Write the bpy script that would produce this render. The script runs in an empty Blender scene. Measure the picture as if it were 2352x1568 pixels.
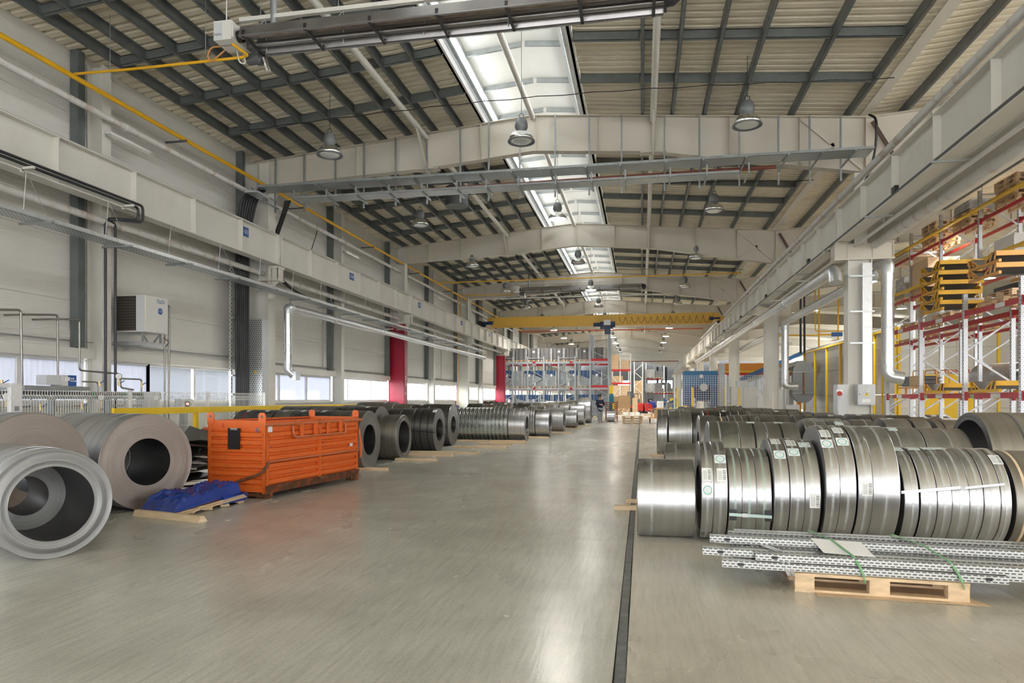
import bpy, math, random
from mathutils import Vector, Matrix
random.seed(7)
sc = bpy.context.scene
col = sc.collection
PI = math.pi
# ------------------------------------------------------------------ camera, world, exposure
cam_d = bpy.data.cameras.new('camera'); cam = bpy.data.objects.new('camera', cam_d); col.objects.link(cam)
cam_d.sensor_width = 36.0; cam_d.lens = 24.0; cam_d.shift_y = (916 - 784) / 2352.0
cam_d.clip_start = 0.05; cam_d.clip_end = 600
YAW = math.atan((1474 - 1176) / 1568.0)
cam.location = (0, 0, 1.5); cam.rotation_euler = (PI / 2, 0, YAW)
sc.camera = cam
w = bpy.data.worlds.new('overcast_sky'); sc.world = w; w.use_nodes = True
bg = w.node_tree.nodes['Background']
bg.inputs[0].default_value = (0.985, 0.99, 1.0, 1); bg.inputs[1].default_value = 4.2
sc.view_settings.view_transform = 'Standard'; sc.view_settings.look = 'None'
sc.view_settings.gamma = 1.0; sc.view_settings.use_curve_mapping = False
sc.view_settings.exposure = 1.6
sc.render.use_motion_blur = False

# ------------------------------------------------------------------ helpers
def at(px, py, X=None, Y=None, Z=None):
    """world point on a plane X / Y / Z = const under a measured photo position"""
    c, s = math.cos(YAW), math.sin(YAW)
    a = (px - 1176) / 1568.0; b = (916 - py) / 1568.0
    r = (a * c - s, a * s + c, b)
    k = X / r[0] if X is not None else Y / r[1] if Y is not None else (Z - 1.5) / r[2]
    return Vector((r[0] * k, r[1] * k, 1.5 + r[2] * k))

def tag(o, label=None, cat=None, group=None, kind=None):
    if label: o['label'] = label
    if cat: o['category'] = cat
    if group: o['group'] = group
    if kind: o['kind'] = kind
    return o

def empty(name, loc=(0, 0, 0), rz=0, label=None, cat=None, group=None, kind=None, parent=None):
    o = bpy.data.objects.new(name, None); col.objects.link(o)
    o.empty_display_size = 0.1
    o.location = loc; o.rotation_euler = (0, 0, rz)
    if parent: o.parent = parent
    return tag(o, label, cat, group, kind)

ORD = ['first', 'second', 'third', 'fourth', 'fifth', 'sixth', 'seventh', 'eighth', 'ninth', 'tenth', 'eleventh',
       'twelfth', 'thirteenth', 'fourteenth', 'fifteenth', 'sixteenth', 'seventeenth', 'eighteenth', 'nineteenth', 'twentieth']

class MB:
    def __init__(s):
        s.v = []; s.f = []; s.sm = []; s.mi = []; s.uv = {}
        s.cur = 0
    def _add(s, vs, fs, smooth=False):
        o = len(s.v); s.v += [tuple(p) for p in vs]
        for f in fs:
            s.f.append(tuple(i + o for i in f)); s.sm.append(smooth); s.mi.append(s.cur)
        return s
    def m(s, i): s.cur = i; return s
    def box(s, x0, x1, y0, y1, z0, z1):
        vs = [(x, y, z) for z in (z0, z1) for y in (y0, y1) for x in (x0, x1)]
        return s._add(vs, [(0, 2, 3, 1), (4, 5, 7, 6), (0, 1, 5, 4), (2, 6, 7, 3), (0, 4, 6, 2), (1, 3, 7, 5)])
    def bc(s, c, sx, sy, sz, R=None):
        vs = []
        for z in (-.5, .5):
            for y in (-.5, .5):
                for x in (-.5, .5):
                    p = Vector((x * sx, y * sy, z * sz))
                    if R is not None: p = R @ p
                    vs.append(p + Vector(c))
        return s._add(vs, [(0, 2, 3, 1), (4, 5, 7, 6), (0, 1, 5, 4), (2, 6, 7, 3), (0, 4, 6, 2), (1, 3, 7, 5)])
    def beam(s, p, q, w, h, up=(0, 0, 1)):
        """box bar from p to q, w wide (sideways), h high (along up)"""
        p = Vector(p); q = Vector(q); d = (q - p)
        L = d.length; d = d / L; u = Vector(up)
        sd = d.cross(u)
        if sd.length < 1e-5: sd = d.cross(Vector((1, 0, 0)))
        sd.normalize(); u = sd.cross(d)
        vs = []
        for t in (p, q):
            for a, b in ((-1, -1), (1, -1), (1, 1), (-1, 1)):
                vs.append(t + sd * (a * w / 2) + u * (b * h / 2))
        return s._add(vs, [(0, 3, 2, 1), (4, 5, 6, 7), (0, 1, 5, 4), (1, 2, 6, 5), (2, 3, 7, 6), (3, 0, 4, 7)])
    def cyl(s, p, q, r, n=12, cap=True, r2=None):
        p = Vector(p); q = Vector(q); d = (q - p).normalized()
        a = d.orthogonal().normalized(); b = d.cross(a)
        r2 = r if r2 is None else r2
        vs = []
        for t, rr in ((p, r), (q, r2)):
            for i in range(n):
                g = 2 * PI * i / n
                vs.append(t + a * (math.cos(g) * rr) + b * (math.sin(g) * rr))
        s._add(vs, [(i, (i + 1) % n, n + (i + 1) % n, n + i) for i in range(n)], True)
        if cap:
            o = len(s.v)
            s._add(vs[:n], [tuple(range(n - 1, -1, -1))]); s._add(vs[n:], [tuple(range(n))])
        return s
    def tube(s, pts, r, n=10, cap=True):
        pts = [Vector(p) for p in pts]; N = len(pts)
        tang = []
        for i in range(N):
            t = (pts[min(i + 1, N - 1)] - pts[max(i - 1, 0)]).normalized(); tang.append(t)
        a = tang[0].orthogonal().normalized(); vs = []
        for i in range(N):
            t = tang[i]; a = (a - t * a.dot(t))
            if a.length < 1e-6: a = t.orthogonal()
            a.normalize(); b = t.cross(a)
            for k in range(n):
                g = 2 * PI * k / n
                vs.append(pts[i] + a * (math.cos(g) * r) + b * (math.sin(g) * r))
        fs = [(i * n + k, i * n + (k + 1) % n, (i + 1) * n + (k + 1) % n, (i + 1) * n + k) for i in range(N - 1) for k in range(n)]
        s._add(vs, fs, True)
        if cap:
            s._add(vs[:n], [tuple(range(n - 1, -1, -1))]); s._add(vs[-n:], [tuple(range(n))])
        return s
    def prism(s, poly, axis, a0, a1):
        """poly = 2-D outline; axis 'X' -> (Y,Z), 'Y' -> (X,Z), 'Z' -> (X,Y)"""
        def mk(p, a):
            return (a, p[0], p[1]) if axis == 'X' else (p[0], a, p[1]) if axis == 'Y' else (p[0], p[1], a)
        n = len(poly); vs = [mk(p, a0) for p in poly] + [mk(p, a1) for p in poly]
        fs = [(i, (i + 1) % n, n + (i + 1) % n, n + i) for i in range(n)]
        fs += [tuple(range(n - 1, -1, -1)), tuple(range(n, 2 * n))]
        return s._add(vs, fs)
    def lathe(s, prof, c=(0, 0, 0), axis='Z', n=24, smooth=True, closed=False):
        """prof = [(r, h)] revolved about axis through c"""
        c = Vector(c); vs = []
        for r, h in prof:
            for k in range(n):
                g = 2 * PI * k / n; a, b = r * math.cos(g), r * math.sin(g)
                p = (a, b, h) if axis == 'Z' else (h, a, b) if axis == 'X' else (a, h, b)
                vs.append(c + Vector(p))
        m = len(prof); fs = []
        for i in range(m - 1 if not closed else m):
            j = (i + 1) % m
            for k in range(n):
                fs.append((i * n + k, i * n + (k + 1) % n, j * n + (k + 1) % n, j * n + k))
        return s._add(vs, fs, smooth)
    def quad(s, a, b, c, d): return s._add([a, b, c, d], [(0, 1, 2, 3)])
    def sheet(s, a, b, c, d, uv=True):
        """one quad that carries a 0..1 uv (a=0,0  b=1,0  c=1,1  d=0,1)"""
        fi = len(s.f); s._add([a, b, c, d], [(0, 1, 2, 3)]); s.uv[fi] = ((0, 0), (1, 0), (1, 1), (0, 1)); return s
    def xf(s, M):
        s.v = [tuple(M @ Vector(p)) for p in s.v]; return s
    def mesh(s, name, mats):
        me = bpy.data.meshes.new(name); me.from_pydata(s.v, [], s.f)
        if not isinstance(mats, (list, tuple)): mats = [mats]
        for mm in mats: me.materials.append(mm)
        me.polygons.foreach_set('use_smooth', s.sm)
        if len(mats) > 1: me.polygons.foreach_set('material_index', s.mi)
        if s.uv:
            ul = me.uv_layers.new(name='UVMap')
            for fi, cs in s.uv.items():
                p = me.polygons[fi]
                for k, li in enumerate(p.loop_indices): ul.data[li].uv = cs[k]
        me.update(); return me
    def build(s, name, mats, parent=None, org=None, world=True, **kw):
        """one mesh object. world=True: vertices are world coordinates, moved to the parent's / origin's frame"""
        if world:
            o = Vector(org) if org is not None else (parent.location.copy() if parent else None)
            if parent is not None and parent.parent is not None and org is None: o = parent.location + parent.parent.location
            if o is None:
                xs = [p[0] for p in s.v]; ys = [p[1] for p in s.v]; zs = [p[2] for p in s.v]
                o = Vector(((min(xs) + max(xs)) / 2, (min(ys) + max(ys)) / 2, min(zs)))
            s.v = [(p[0] - o[0], p[1] - o[1], p[2] - o[2]) for p in s.v]
        ob = bpy.data.objects.new(name, s.mesh(name, mats)); col.objects.link(ob)
        if parent is not None: ob.parent = parent
        elif world: ob.location = o
        return tag(ob, **kw)

def put(name, me, parent=None, loc=(0, 0, 0), rz=0, rot=None, **kw):
    ob = bpy.data.objects.new(name, me); col.objects.link(ob); ob.location = loc
    ob.rotation_euler = rot if rot else (0, 0, rz)
    if parent is not None: ob.parent = parent
    return tag(ob, **kw)

def copy_tree(o, parent=None):
    c = o.copy(); col.objects.link(c); c.parent = parent
    for ch in o.children: copy_tree(ch, c)
    return c

def bend(pts, r=0.15, n=5):
    """round the corners of a polyline"""
    pts = [Vector(p) for p in pts]; out = [pts[0]]
    for i in range(1, len(pts) - 1):
        p, a, b = pts[i], pts[i - 1], pts[i + 1]
        da = (a - p); db = (b - p); ra = min(r, da.length * .48, db.length * .48)
        s, e = p + da.normalized() * ra, p + db.normalized() * ra
        for k in range(n + 1):
            t = k / n; out.append(s * (1 - t) ** 2 + p * (2 * t * (1 - t)) + e * t * t)
    out.append(pts[-1]); return out

def text_mesh(body, size, mat, shear=0.0, depth=0.0, align='CENTER', sx=1.0):
    cu = bpy.data.curves.new('lettering', 'FONT'); cu.body = body; cu.size = size; cu.shear = shear
    cu.align_x = align; cu.align_y = 'CENTER'; cu.extrude = depth; cu.resolution_u = 3
    t = bpy.data.objects.new('lettering', cu); col.objects.link(t)
    dg = bpy.context.evaluated_depsgraph_get(); dg.update()
    me = bpy.data.meshes.new_from_object(t.evaluated_get(dg))
    bpy.data.objects.remove(t); bpy.data.curves.remove(cu)
    if sx != 1.0:
        for v in me.vertices: v.co.x *= sx
    me.materials.clear(); me.materials.append(mat); me.name = 'lettering'
    return me

# ------------------------------------------------------------------ materials
MT = {}
def mat(name, col_, rough=.5, metal=0.0, var=0.0, vscale=3.0, bump=0.0, bscale=40.0, stretch=None, emit=None, estr=0, dirt=None, dirt_amt=0.35, dscale=1.2, spec=None, coat=0):
    m = bpy.data.materials.new(name); m.use_nodes = True
    nt = m.node_tree; b = nt.nodes['Principled BSDF']
    b.inputs['Base Color'].default_value = (*col_, 1); b.inputs['Roughness'].default_value = rough; b.inputs['Metallic'].default_value = metal
    if spec is not None: b.inputs['Specular IOR Level'].default_value = spec
    if coat: b.inputs['Coat Weight'].default_value = coat
    if emit: b.inputs['Emission Color'].default_value = (*emit, 1); b.inputs['Emission Strength'].default_value = estr
    if var or bump or dirt:
        tc = nt.nodes.new('ShaderNodeTexCoord'); mp = nt.nodes.new('ShaderNodeMapping')
        if stretch: mp.inputs['Scale'].default_value = stretch
        nt.links.new(tc.outputs['Object'], mp.inputs['Vector'])
        cur = None
        if var:
            n = nt.nodes.new('ShaderNodeTexNoise'); n.inputs['Scale'].default_value = vscale; n.inputs['Detail'].default_value = 5
            nt.links.new(mp.outputs[0], n.inputs['Vector'])
            r = nt.nodes.new('ShaderNodeMapRange'); r.inputs[1].default_value = .25; r.inputs[2].default_value = .75
            r.inputs[3].default_value = 1 - var; r.inputs[4].default_value = 1 + var
            nt.links.new(n.outputs[0], r.inputs[0])
            mx = nt.nodes.new('ShaderNodeMix'); mx.data_type = 'RGBA'; mx.blend_type = 'MULTIPLY'; mx.inputs[0].default_value = 1
            mx.inputs[6].default_value = (*col_, 1); nt.links.new(r.outputs[0], mx.inputs[7]); cur = mx.outputs[2]
        if dirt:
            n = nt.nodes.new('ShaderNodeTexNoise'); n.inputs['Scale'].default_value = dscale; n.inputs['Detail'].default_value = 8; n.inputs['Roughness'].default_value = .65
            nt.links.new(mp.outputs[0], n.inputs['Vector'])
            r = nt.nodes.new('ShaderNodeMapRange'); r.inputs[1].default_value = .52; r.inputs[2].default_value = .72; r.inputs[3].default_value = 0; r.inputs[4].default_value = dirt_amt
            nt.links.new(n.outputs[0], r.inputs[0])
            mx = nt.nodes.new('ShaderNodeMix'); mx.data_type = 'RGBA'; nt.links.new(r.outputs[0], mx.inputs[0])
            if cur is not None: nt.links.new(cur, mx.inputs[6])
            else: mx.inputs[6].default_value = (*col_, 1)
            mx.inputs[7].default_value = (*dirt, 1); cur = mx.outputs[2]
        if cur is not None: nt.links.new(cur, b.inputs['Base Color'])
        if bump:
            n = nt.nodes.new('ShaderNodeTexNoise'); n.inputs['Scale'].default_value = bscale; n.inputs['Detail'].default_value = 4
            nt.links.new(mp.outputs[0], n.inputs['Vector'])
            bp = nt.nodes.new('ShaderNodeBump'); bp.inputs['Strength'].default_value = bump; bp.inputs['Distance'].default_value = .02
            nt.links.new(n.outputs[0], bp.inputs['Height']); nt.links.new(bp.outputs[0], b.inputs['Normal'])
    MT[name] = m; return m

cream = mat('cream_steel_paint', (.62, .575, .49), .45, var=.06, vscale=1.2, dirt=(.42, .38, .30), dirt_amt=.22)
creamL = mat('light_steel_paint', (.72, .70, .64), .45, var=.05, vscale=1.0, dirt=(.5, .46, .38), dirt_amt=.2)
offwhite = mat('off_white_paint', (.72, .71, .68), .4, var=.04, vscale=2)
rustwhite = mat('rusty_white_pipe_paint', (.68, .67, .64), .45, dirt=(.36, .17, .06), dirt_amt=.85, dscale=1.6, stretch=(.6, 1.6, .6))
galv = mat('galvanised_steel', (.36, .385, .39), .42, .55, var=.16, vscale=4)
galvL = mat('bright_galvanised_steel', (.62, .645, .66), .34, .75, var=.12, vscale=9)
galvD = mat('dark_galvanised_post', (.16, .18, .18), .5, .4, var=.15, vscale=3)
purl = mat('purlin_steel', (.20, .22, .225), .45, .45, var=.18, vscale=3)
deck = mat('cream_roof_deck', (.86, .80, .65), .5, var=.06, vscale=.7, dirt=(.5, .44, .33), dirt_amt=.3, dscale=.8)
white = mat('white_paint', (.80, .80, .79), .4)
whiteS = mat('lantern_white_panel', (.84, .83, .79), .5, var=.03, vscale=1)
yellow = mat('yellow_gas_paint', (.85, .47, .015), .35, var=.05, vscale=3)
yellowB = mat('safety_yellow', (.90, .60, .03), .35, var=.05, vscale=2)
craneY = mat('crane_yellow', (.78, .47, .07), .4, var=.07, vscale=.6, dirt=(.45, .28, .08), dirt_amt=.25)
red = mat('rack_red', (.50, .015, .03), .35, var=.08, vscale=2)
redcol = mat('red_column_paint', (.33, .006, .03), .32, var=.08, vscale=1.5)
brownred = mat('brown_red_pipe', (.25, .07, .05), .5, var=.1)
black = mat('black_rubber', (.018, .019, .022), .42)
blackM = mat('black_metal', (.05, .05, .055), .4, .4)
heatd = mat('heater_reflector_steel', (.33, .32, .32), .32, .8, var=.15, vscale=2)
dark = mat('dark_grey_plastic', (.10, .105, .11), .45)
lampg = mat('lamp_housing_grey', (.20, .21, .22), .45, .3)
lampr = mat('lamp_reflector', (.85, .86, .84), .12, .95, bump=.6, bscale=14)
bluep = mat('machine_blue', (.015, .10, .27), .35, var=.06)
navy = mat('motor_navy', (.012, .035, .10), .4)
signb = mat('sign_blue', (.02, .11, .36), .4)
wood = mat('pale_timber', (.72, .56, .37), .65, var=.14, vscale=5, stretch=(1, 6, 6), bump=.15, bscale=30)
wood2 = mat('pallet_timber', (.70, .52, .33), .7, var=.2, vscale=4, stretch=(2, 2, 6), bump=.15, bscale=30)
card = mat('cardboard', (.62, .44, .26), .75, var=.08, vscale=3)
card2 = mat('light_cardboard', (.68, .50, .32), .7, var=.08, vscale=3)
paper = mat('white_paper', (.86, .86, .85), .6)
gpanel = mat('grey_cabinet', (.62, .635, .65), .45, var=.03)
wrap = mat('stretch_wrap_film', (.42, .43, .44), .18, var=.25, vscale=6, bump=.6, bscale=12)
greyload = mat('wrapped_grey_goods', (.17, .17, .175), .35, var=.15, vscale=4, bump=.35, bscale=9)
rackg = mat('rack_upright_grey', (.56, .58, .62), .42, .35, var=.08)
orange = mat('bin_orange_paint', (.80, .155, .025), .42, var=.1, vscale=5, dirt=(.30, .07, .02), dirt_amt=.45, dscale=5)
rustd = mat('rusty_dark_steel', (.16, .07, .035), .7, .3, var=.4, vscale=9, dirt=(.62, .11, .02), dirt_amt=.8, dscale=6)
scrap = mat('dark_sheet_scrap', (.17, .18, .18), .42, .7, var=.2, vscale=3)
tarp = mat('blue_tarpaulin', (.008, .04, .28), .12, bump=.3, bscale=6, var=.15, vscale=3, coat=.3)
skin = mat('skin', (.56, .35, .26), .55)
jacket = mat('navy_jacket', (.02, .03, .07), .8, bump=.2, bscale=25)
trous = mat('grey_trousers', (.36, .37, .40), .85)
overall = mat('blue_overalls', (.02, .05, .30), .8)
hair = mat('dark_hair', (.03, .022, .016), .7)
redm = mat('forklift_red', (.55, .03, .03), .35)
oven = mat('oven_stainless_panel', (.42, .42, .41), .3, .7, var=.15, vscale=.5)
green = mat('green_plastic_strap', (.20, .42, .22), .4)
greenb = mat('green_marker', (.10, .45, .15), .5)
brass = mat('brass', (.62, .45, .22), .35, .9)
conc_strip = None
def glass_mat(name, tint, haze, tlc=(.9, .92, .95)):
    m = bpy.data.materials.new(name); m.use_nodes = True; nt = m.node_tree; nt.nodes.remove(nt.nodes['Principled BSDF'])
    out = nt.nodes['Material Output']
    tr = nt.nodes.new('ShaderNodeBsdfTransparent'); tr.inputs[0].default_value = (*tint, 1)
    tl = nt.nodes.new('ShaderNodeBsdfTranslucent'); tl.inputs[0].default_value = (*tlc, 1)
    gl = nt.nodes.new('ShaderNodeBsdfGlossy'); gl.inputs['Roughness'].default_value = .05
    lw = nt.nodes.new('ShaderNodeLayerWeight'); lw.inputs[0].default_value = .25
    fp = nt.nodes.new('ShaderNodeMath'); fp.operation = 'POWER'; fp.inputs[1].default_value = 3.0; nt.links.new(lw.outputs['Facing'], fp.inputs[0])
    fr = nt.nodes.new('ShaderNodeMath'); fr.operation = 'MULTIPLY_ADD'; fr.inputs[1].default_value = .5; fr.inputs[2].default_value = .03; nt.links.new(fp.outputs[0], fr.inputs[0])
    m1 = nt.nodes.new('ShaderNodeMixShader'); m1.inputs[0].default_value = haze
    nt.links.new(tr.outputs[0], m1.inputs[1]); nt.links.new(tl.outputs[0], m1.inputs[2])
    m2 = nt.nodes.new('ShaderNodeMixShader'); nt.links.new(fr.outputs[0], m2.inputs[0])
    nt.links.new(m1.outputs[0], m2.inputs[1]); nt.links.new(gl.outputs[0], m2.inputs[2]); nt.links.new(m2.outputs[0], out.inputs[0])
    if haze > .3:
        tc = nt.nodes.new('ShaderNodeTexCoord'); mp = nt.nodes.new('ShaderNodeMapping'); mp.inputs['Scale'].default_value = (1, 5, .5)
        n = nt.nodes.new('ShaderNodeTexNoise'); n.inputs['Scale'].default_value = 3; n.inputs['Detail'].default_value = 6
        nt.links.new(tc.outputs['Object'], mp.inputs[0]); nt.links.new(mp.outputs[0], n.inputs[0])
        r = nt.nodes.new('ShaderNodeMapRange'); r.inputs[3].default_value = haze - .2; r.inputs[4].default_value = haze + .12
        nt.links.new(n.outputs[0], r.inputs[0]); nt.links.new(r.outputs[0], m1.inputs[0])
    MT[name] = m; return m
glass = glass_mat('window_glass', (.97, .985, 1), 0.0)
frost = glass_mat('dirty_frosted_glazing', (.26, .265, .285), .6, (.42, .43, .46))
polyc = glass_mat('lantern_polycarbonate', (.98, .99, 1), .25)
film = glass_mat('plastic_sheeting', (.25, .26, .28), .5, (.45, .46, .5))

def emis(name, c, s):
    m = bpy.data.materials.new(name); m.use_nodes = True; b = m.node_tree.nodes['Principled BSDF']
    b.inputs['Base Color'].default_value = (0.9, .9, .9, 1); b.inputs['Emission Color'].default_value = (*c, 1); b.inputs['Emission Strength'].default_value = s
    MT[name] = m; return m
lampon = emis('lit_lamp_lens', (1, .96, .88), 60)
lampoff = mat('unlit_lamp_lens', (.75, .77, .76), .12, .6, bump=.8, bscale=10)

# wall sandwich panel: fine horizontal ribs (relief), slight soiling
def ribbed(name, c, period, bumpd, axis='Z', dirt=(.5, .47, .40)):
    m = mat(name, c, .5, var=.04, vscale=.5, dirt=dirt, dirt_amt=.22, dscale=.45, stretch=(1, 1, .45)); nt = m.node_tree; b = nt.nodes['Principled BSDF']
    tc = nt.nodes.new('ShaderNodeTexCoord'); wv = nt.nodes.new('ShaderNodeTexWave'); wv.bands_direction = axis
    wv.inputs['Scale'].default_value = 1 / period / 3.18; wv.wave_profile = 'SIN'
    nt.links.new(tc.outputs['Object'], wv.inputs['Vector'])
    bp = nt.nodes.new('ShaderNodeBump'); bp.inputs['Strength'].default_value = .6; bp.inputs['Distance'].default_value = bumpd
    nt.links.new(wv.outputs['Fac'], bp.inputs['Height']); nt.links.new(bp.outputs[0], b.inputs['Normal']); return m
wallp = ribbed('wall_sandwich_panel', (.68, .665, .62), .05, .006)
endp = ribbed('end_wall_panel', (.20, .21, .22), .25, .01)

# polished concrete
def concrete(name, c1, c2, c3, wear):
    m = bpy.data.materials.new(name); m.use_nodes = True; nt = m.node_tree; b = nt.nodes['Principled BSDF']
    tc = nt.nodes.new('ShaderNodeTexCoord')
    def noise(scale, detail, rough, stretch=(1, 1, 1), dist=0):
        mp = nt.nodes.new('ShaderNodeMapping'); mp.inputs['Scale'].default_value = stretch; mp.inputs['Rotation'].default_value = (0, 0, .5)
        nt.links.new(tc.outputs['Object'], mp.inputs[0])
        n = nt.nodes.new('ShaderNodeTexNoise'); n.inputs['Scale'].default_value = scale; n.inputs['Detail'].default_value = detail; n.inputs['Roughness'].default_value = rough
        n.inputs['Distortion'].default_value = dist
        nt.links.new(mp.outputs[0], n.inputs[0]); return n.outputs[0]
    def ramp(src, a, b_, lo, hi):
        r = nt.nodes.new('ShaderNodeMapRange'); r.inputs[1].default_value = a; r.inputs[2].default_value = b_; r.inputs[3].default_value = lo; r.inputs[4].default_value = hi
        nt.links.new(src, r.inputs[0]); return r.outputs[0]
    def mix(fac, a, bcol, mode='MIX'):
        x = nt.nodes.new('ShaderNodeMix'); x.data_type = 'RGBA'; x.blend_type = mode
        nt.links.new(fac, x.inputs[0])
        if isinstance(a, tuple): x.inputs[6].default_value = (*a, 1)
        else: nt.links.new(a, x.inputs[6])
        if isinstance(bcol, tuple): x.inputs[7].default_value = (*bcol, 1)
        else: nt.links.new(bcol, x.inputs[7])
        return x.outputs[2]
    big = noise(.35, 3, .5, (1, .7, 1), .1)
    cur = mix(ramp(big, .25, .75, 0, 1), c1, c2)
    cloud = noise(1.6, 4, .55, (1, .5, 1), .3)
    cur = mix(ramp(cloud, .3, .8, 0, .6), cur, c3)
    dk = noise(1.1, 5, .55, (.8, 1, 1), .3)
    cur = mix(ramp(dk, .42, .9, 0, .55), cur, tuple(v * .5 for v in c1))
    scr = noise(6, 6, .65, (4.5, .3, 1), .2)
    cur = mix(ramp(scr, .42, .85, 0, .5), cur, tuple(v * .5 for v in c1))
    spk = noise(45, 4, .7)
    cur = mix(ramp(spk, .5, .85, 0, .5), cur, tuple(v * .4 for v in c1))
    nt.links.new(cur, b.inputs['Base Color'])
    rg = noise(1.0, 4, .55, (1, .5, 1), .2)
    nt.links.new(ramp(rg, .3, .7, .19, .30 + wear), b.inputs['Roughness'])
    b.inputs['Specular IOR Level'].default_value = .55
    bp = nt.nodes.new('ShaderNodeBump'); bp.inputs['Strength'].default_value = .08; bp.inputs['Distance'].default_value = .01
    nt.links.new(scr, bp.inputs['Height']); nt.links.new(bp.outputs[0], b.inputs['Normal'])
    MT[name] = m; return m
concL = concrete('polished_grey_concrete', (.50, .492, .44), (.58, .57, .51), (.63, .615, .55), 0)
concR = concrete('worn_beige_concrete', (.62, .585, .49), (.70, .66, .56), (.56, .525, .44), .10)
concS = mat('dark_joint_mortar', (.17, .175, .18), .7, var=.3, vscale=9, bump=.3)

# coil steel: brushed round the circumference (axis = local X)
def coilmat(name, c, rough, band, metal=1.0):
    m = bpy.data.materials.new(name); m.use_nodes = True; nt = m.node_tree; b = nt.nodes['Principled BSDF']
    b.inputs['Metallic'].default_value = metal
    tc = nt.nodes.new('ShaderNodeTexCoord')
    mp = nt.nodes.new('ShaderNodeMapping'); mp.inputs['Scale'].default_value = (14, .6, .6); nt.links.new(tc.outputs['Object'], mp.inputs[0])
    n = nt.nodes.new('ShaderNodeTexNoise'); n.inputs['Scale'].default_value = 1.0; n.inputs['Detail'].default_value = 6; nt.links.new(mp.outputs[0], n.inputs[0])
    n2 = nt.nodes.new('ShaderNodeTexNoise'); n2.inputs['Scale'].default_value = 1.2; n2.inputs['Detail'].default_value = 3; nt.links.new(tc.outputs['Object'], n2.inputs[0])
    ad = nt.nodes.new('ShaderNodeMath'); ad.operation = 'ADD'; nt.links.new(n.outputs[0], ad.inputs[0]); nt.links.new(n.outputs[0], ad.inputs[1])
    r = nt.nodes.new('ShaderNodeMapRange'); r.inputs[1].default_value = .7; r.inputs[2].default_value = 1.3; r.inputs[3].default_value = 1 - band; r.inputs[4].default_value = 1 + band
    nt.links.new(ad.outputs[0], r.inputs[0])
    mx = nt.nodes.new('ShaderNodeMix'); mx.data_type = 'RGBA'; mx.blend_type = 'MULTIPLY'; mx.inputs[0].default_value = 1; mx.inputs[6].default_value = (*c, 1)
    nt.links.new(r.outputs[0], mx.inputs[7]); nt.links.new(mx.outputs[2], b.inputs['Base Color'])
    rr = nt.nodes.new('ShaderNodeMapRange'); rr.inputs[1].default_value = .3; rr.inputs[2].default_value = .7; rr.inputs[3].default_value = rough - .05; rr.inputs[4].default_value = rough + .08
    nt.links.new(n2.outputs[0], rr.inputs[0]); nt.links.new(rr.outputs[0], b.inputs['Roughness'])
    MT[name] = m; return m
steelA = coilmat('cold_rolled_steel', (.565, .575, .60), .27, .08)
steelB = coilmat('grey_strip_steel', (.465, .47, .475), .33, .10)
steelG = coilmat('zinc_strip_steel', (.46, .50, .50), .25, .10)
steelD = coilmat('dark_hot_rolled_steel', (.22, .225, .235), .3, .10)
steelW = coilmat('dull_brown_grey_steel', (.34, .325, .30), .42, .12)
# end faces: wound edges, concentric rings about local X axis
def edgemat(name, c, rough):
    m = bpy.data.materials.new(name); m.use_nodes = True; nt = m.node_tree; b = nt.nodes['Principled BSDF']
    b.inputs['Metallic'].default_value = .95; b.inputs['Roughness'].default_value = rough
    tc = nt.nodes.new('ShaderNodeTexCoord'); sp = nt.nodes.new('ShaderNodeSeparateXYZ'); nt.links.new(tc.outputs['Object'], sp.inputs[0])
    cb = nt.nodes.new('ShaderNodeCombineXYZ'); nt.links.new(sp.outputs[1], cb.inputs[1]); nt.links.new(sp.outputs[2], cb.inputs[2])
    ln = nt.nodes.new('ShaderNodeVectorMath'); ln.operation = 'LENGTH'; nt.links.new(cb.outputs[0], ln.inputs[0])
    ml = nt.nodes.new('ShaderNodeMath'); ml.operation = 'MULTIPLY'; ml.inputs[1].default_value = 60; nt.links.new(ln.outputs['Value'], ml.inputs[0])
    n = nt.nodes.new('ShaderNodeTexNoise'); n.noise_dimensions = '1D'; n.inputs['Scale'].default_value = 1.4; n.inputs['Detail'].default_value = 8; n.inputs['Roughness'].default_value = .8
    nt.links.new(ml.outputs[0], n.inputs['W'])
    r = nt.nodes.new('ShaderNodeMapRange'); r.inputs[1].default_value = .3; r.inputs[2].default_value = .7; r.inputs[3].default_value = .72; r.inputs[4].default_value = 1.18; nt.links.new(n.outputs[0], r.inputs[0])
    mx = nt.nodes.new('ShaderNodeMix'); mx.data_type = 'RGBA'; mx.blend_type = 'MULTIPLY'; mx.inputs[0].default_value = 1; mx.inputs[6].default_value = (*c, 1)
    nt.links.new(r.outputs[0], mx.inputs[7]); nt.links.new(mx.outputs[2], b.inputs['Base Color'])
    bp = nt.nodes.new('ShaderNodeBump'); bp.inputs['Strength'].default_value = .5; bp.inputs['Distance'].default_value = .006
    nt.links.new(n.outputs[0], bp.inputs['Height']); nt.links.new(bp.outputs[0], b.inputs['Normal'])
    MT[name] = m; return m
bore = mat('shaded_bore_steel', (.16, .16, .165), .45, .9, var=.15, vscale=3)  # steel colour darkened to stand for the shade inside the coils
edgeA = edgemat('wound_strip_edges', (.30, .30, .30), .42)
edgeD = edgemat('dark_wound_strip_edges', (.22, .22, .225), .42)
edgeW = edgemat('brownish_wound_strip_edges', (.36, .315, .29), .42)

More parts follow.
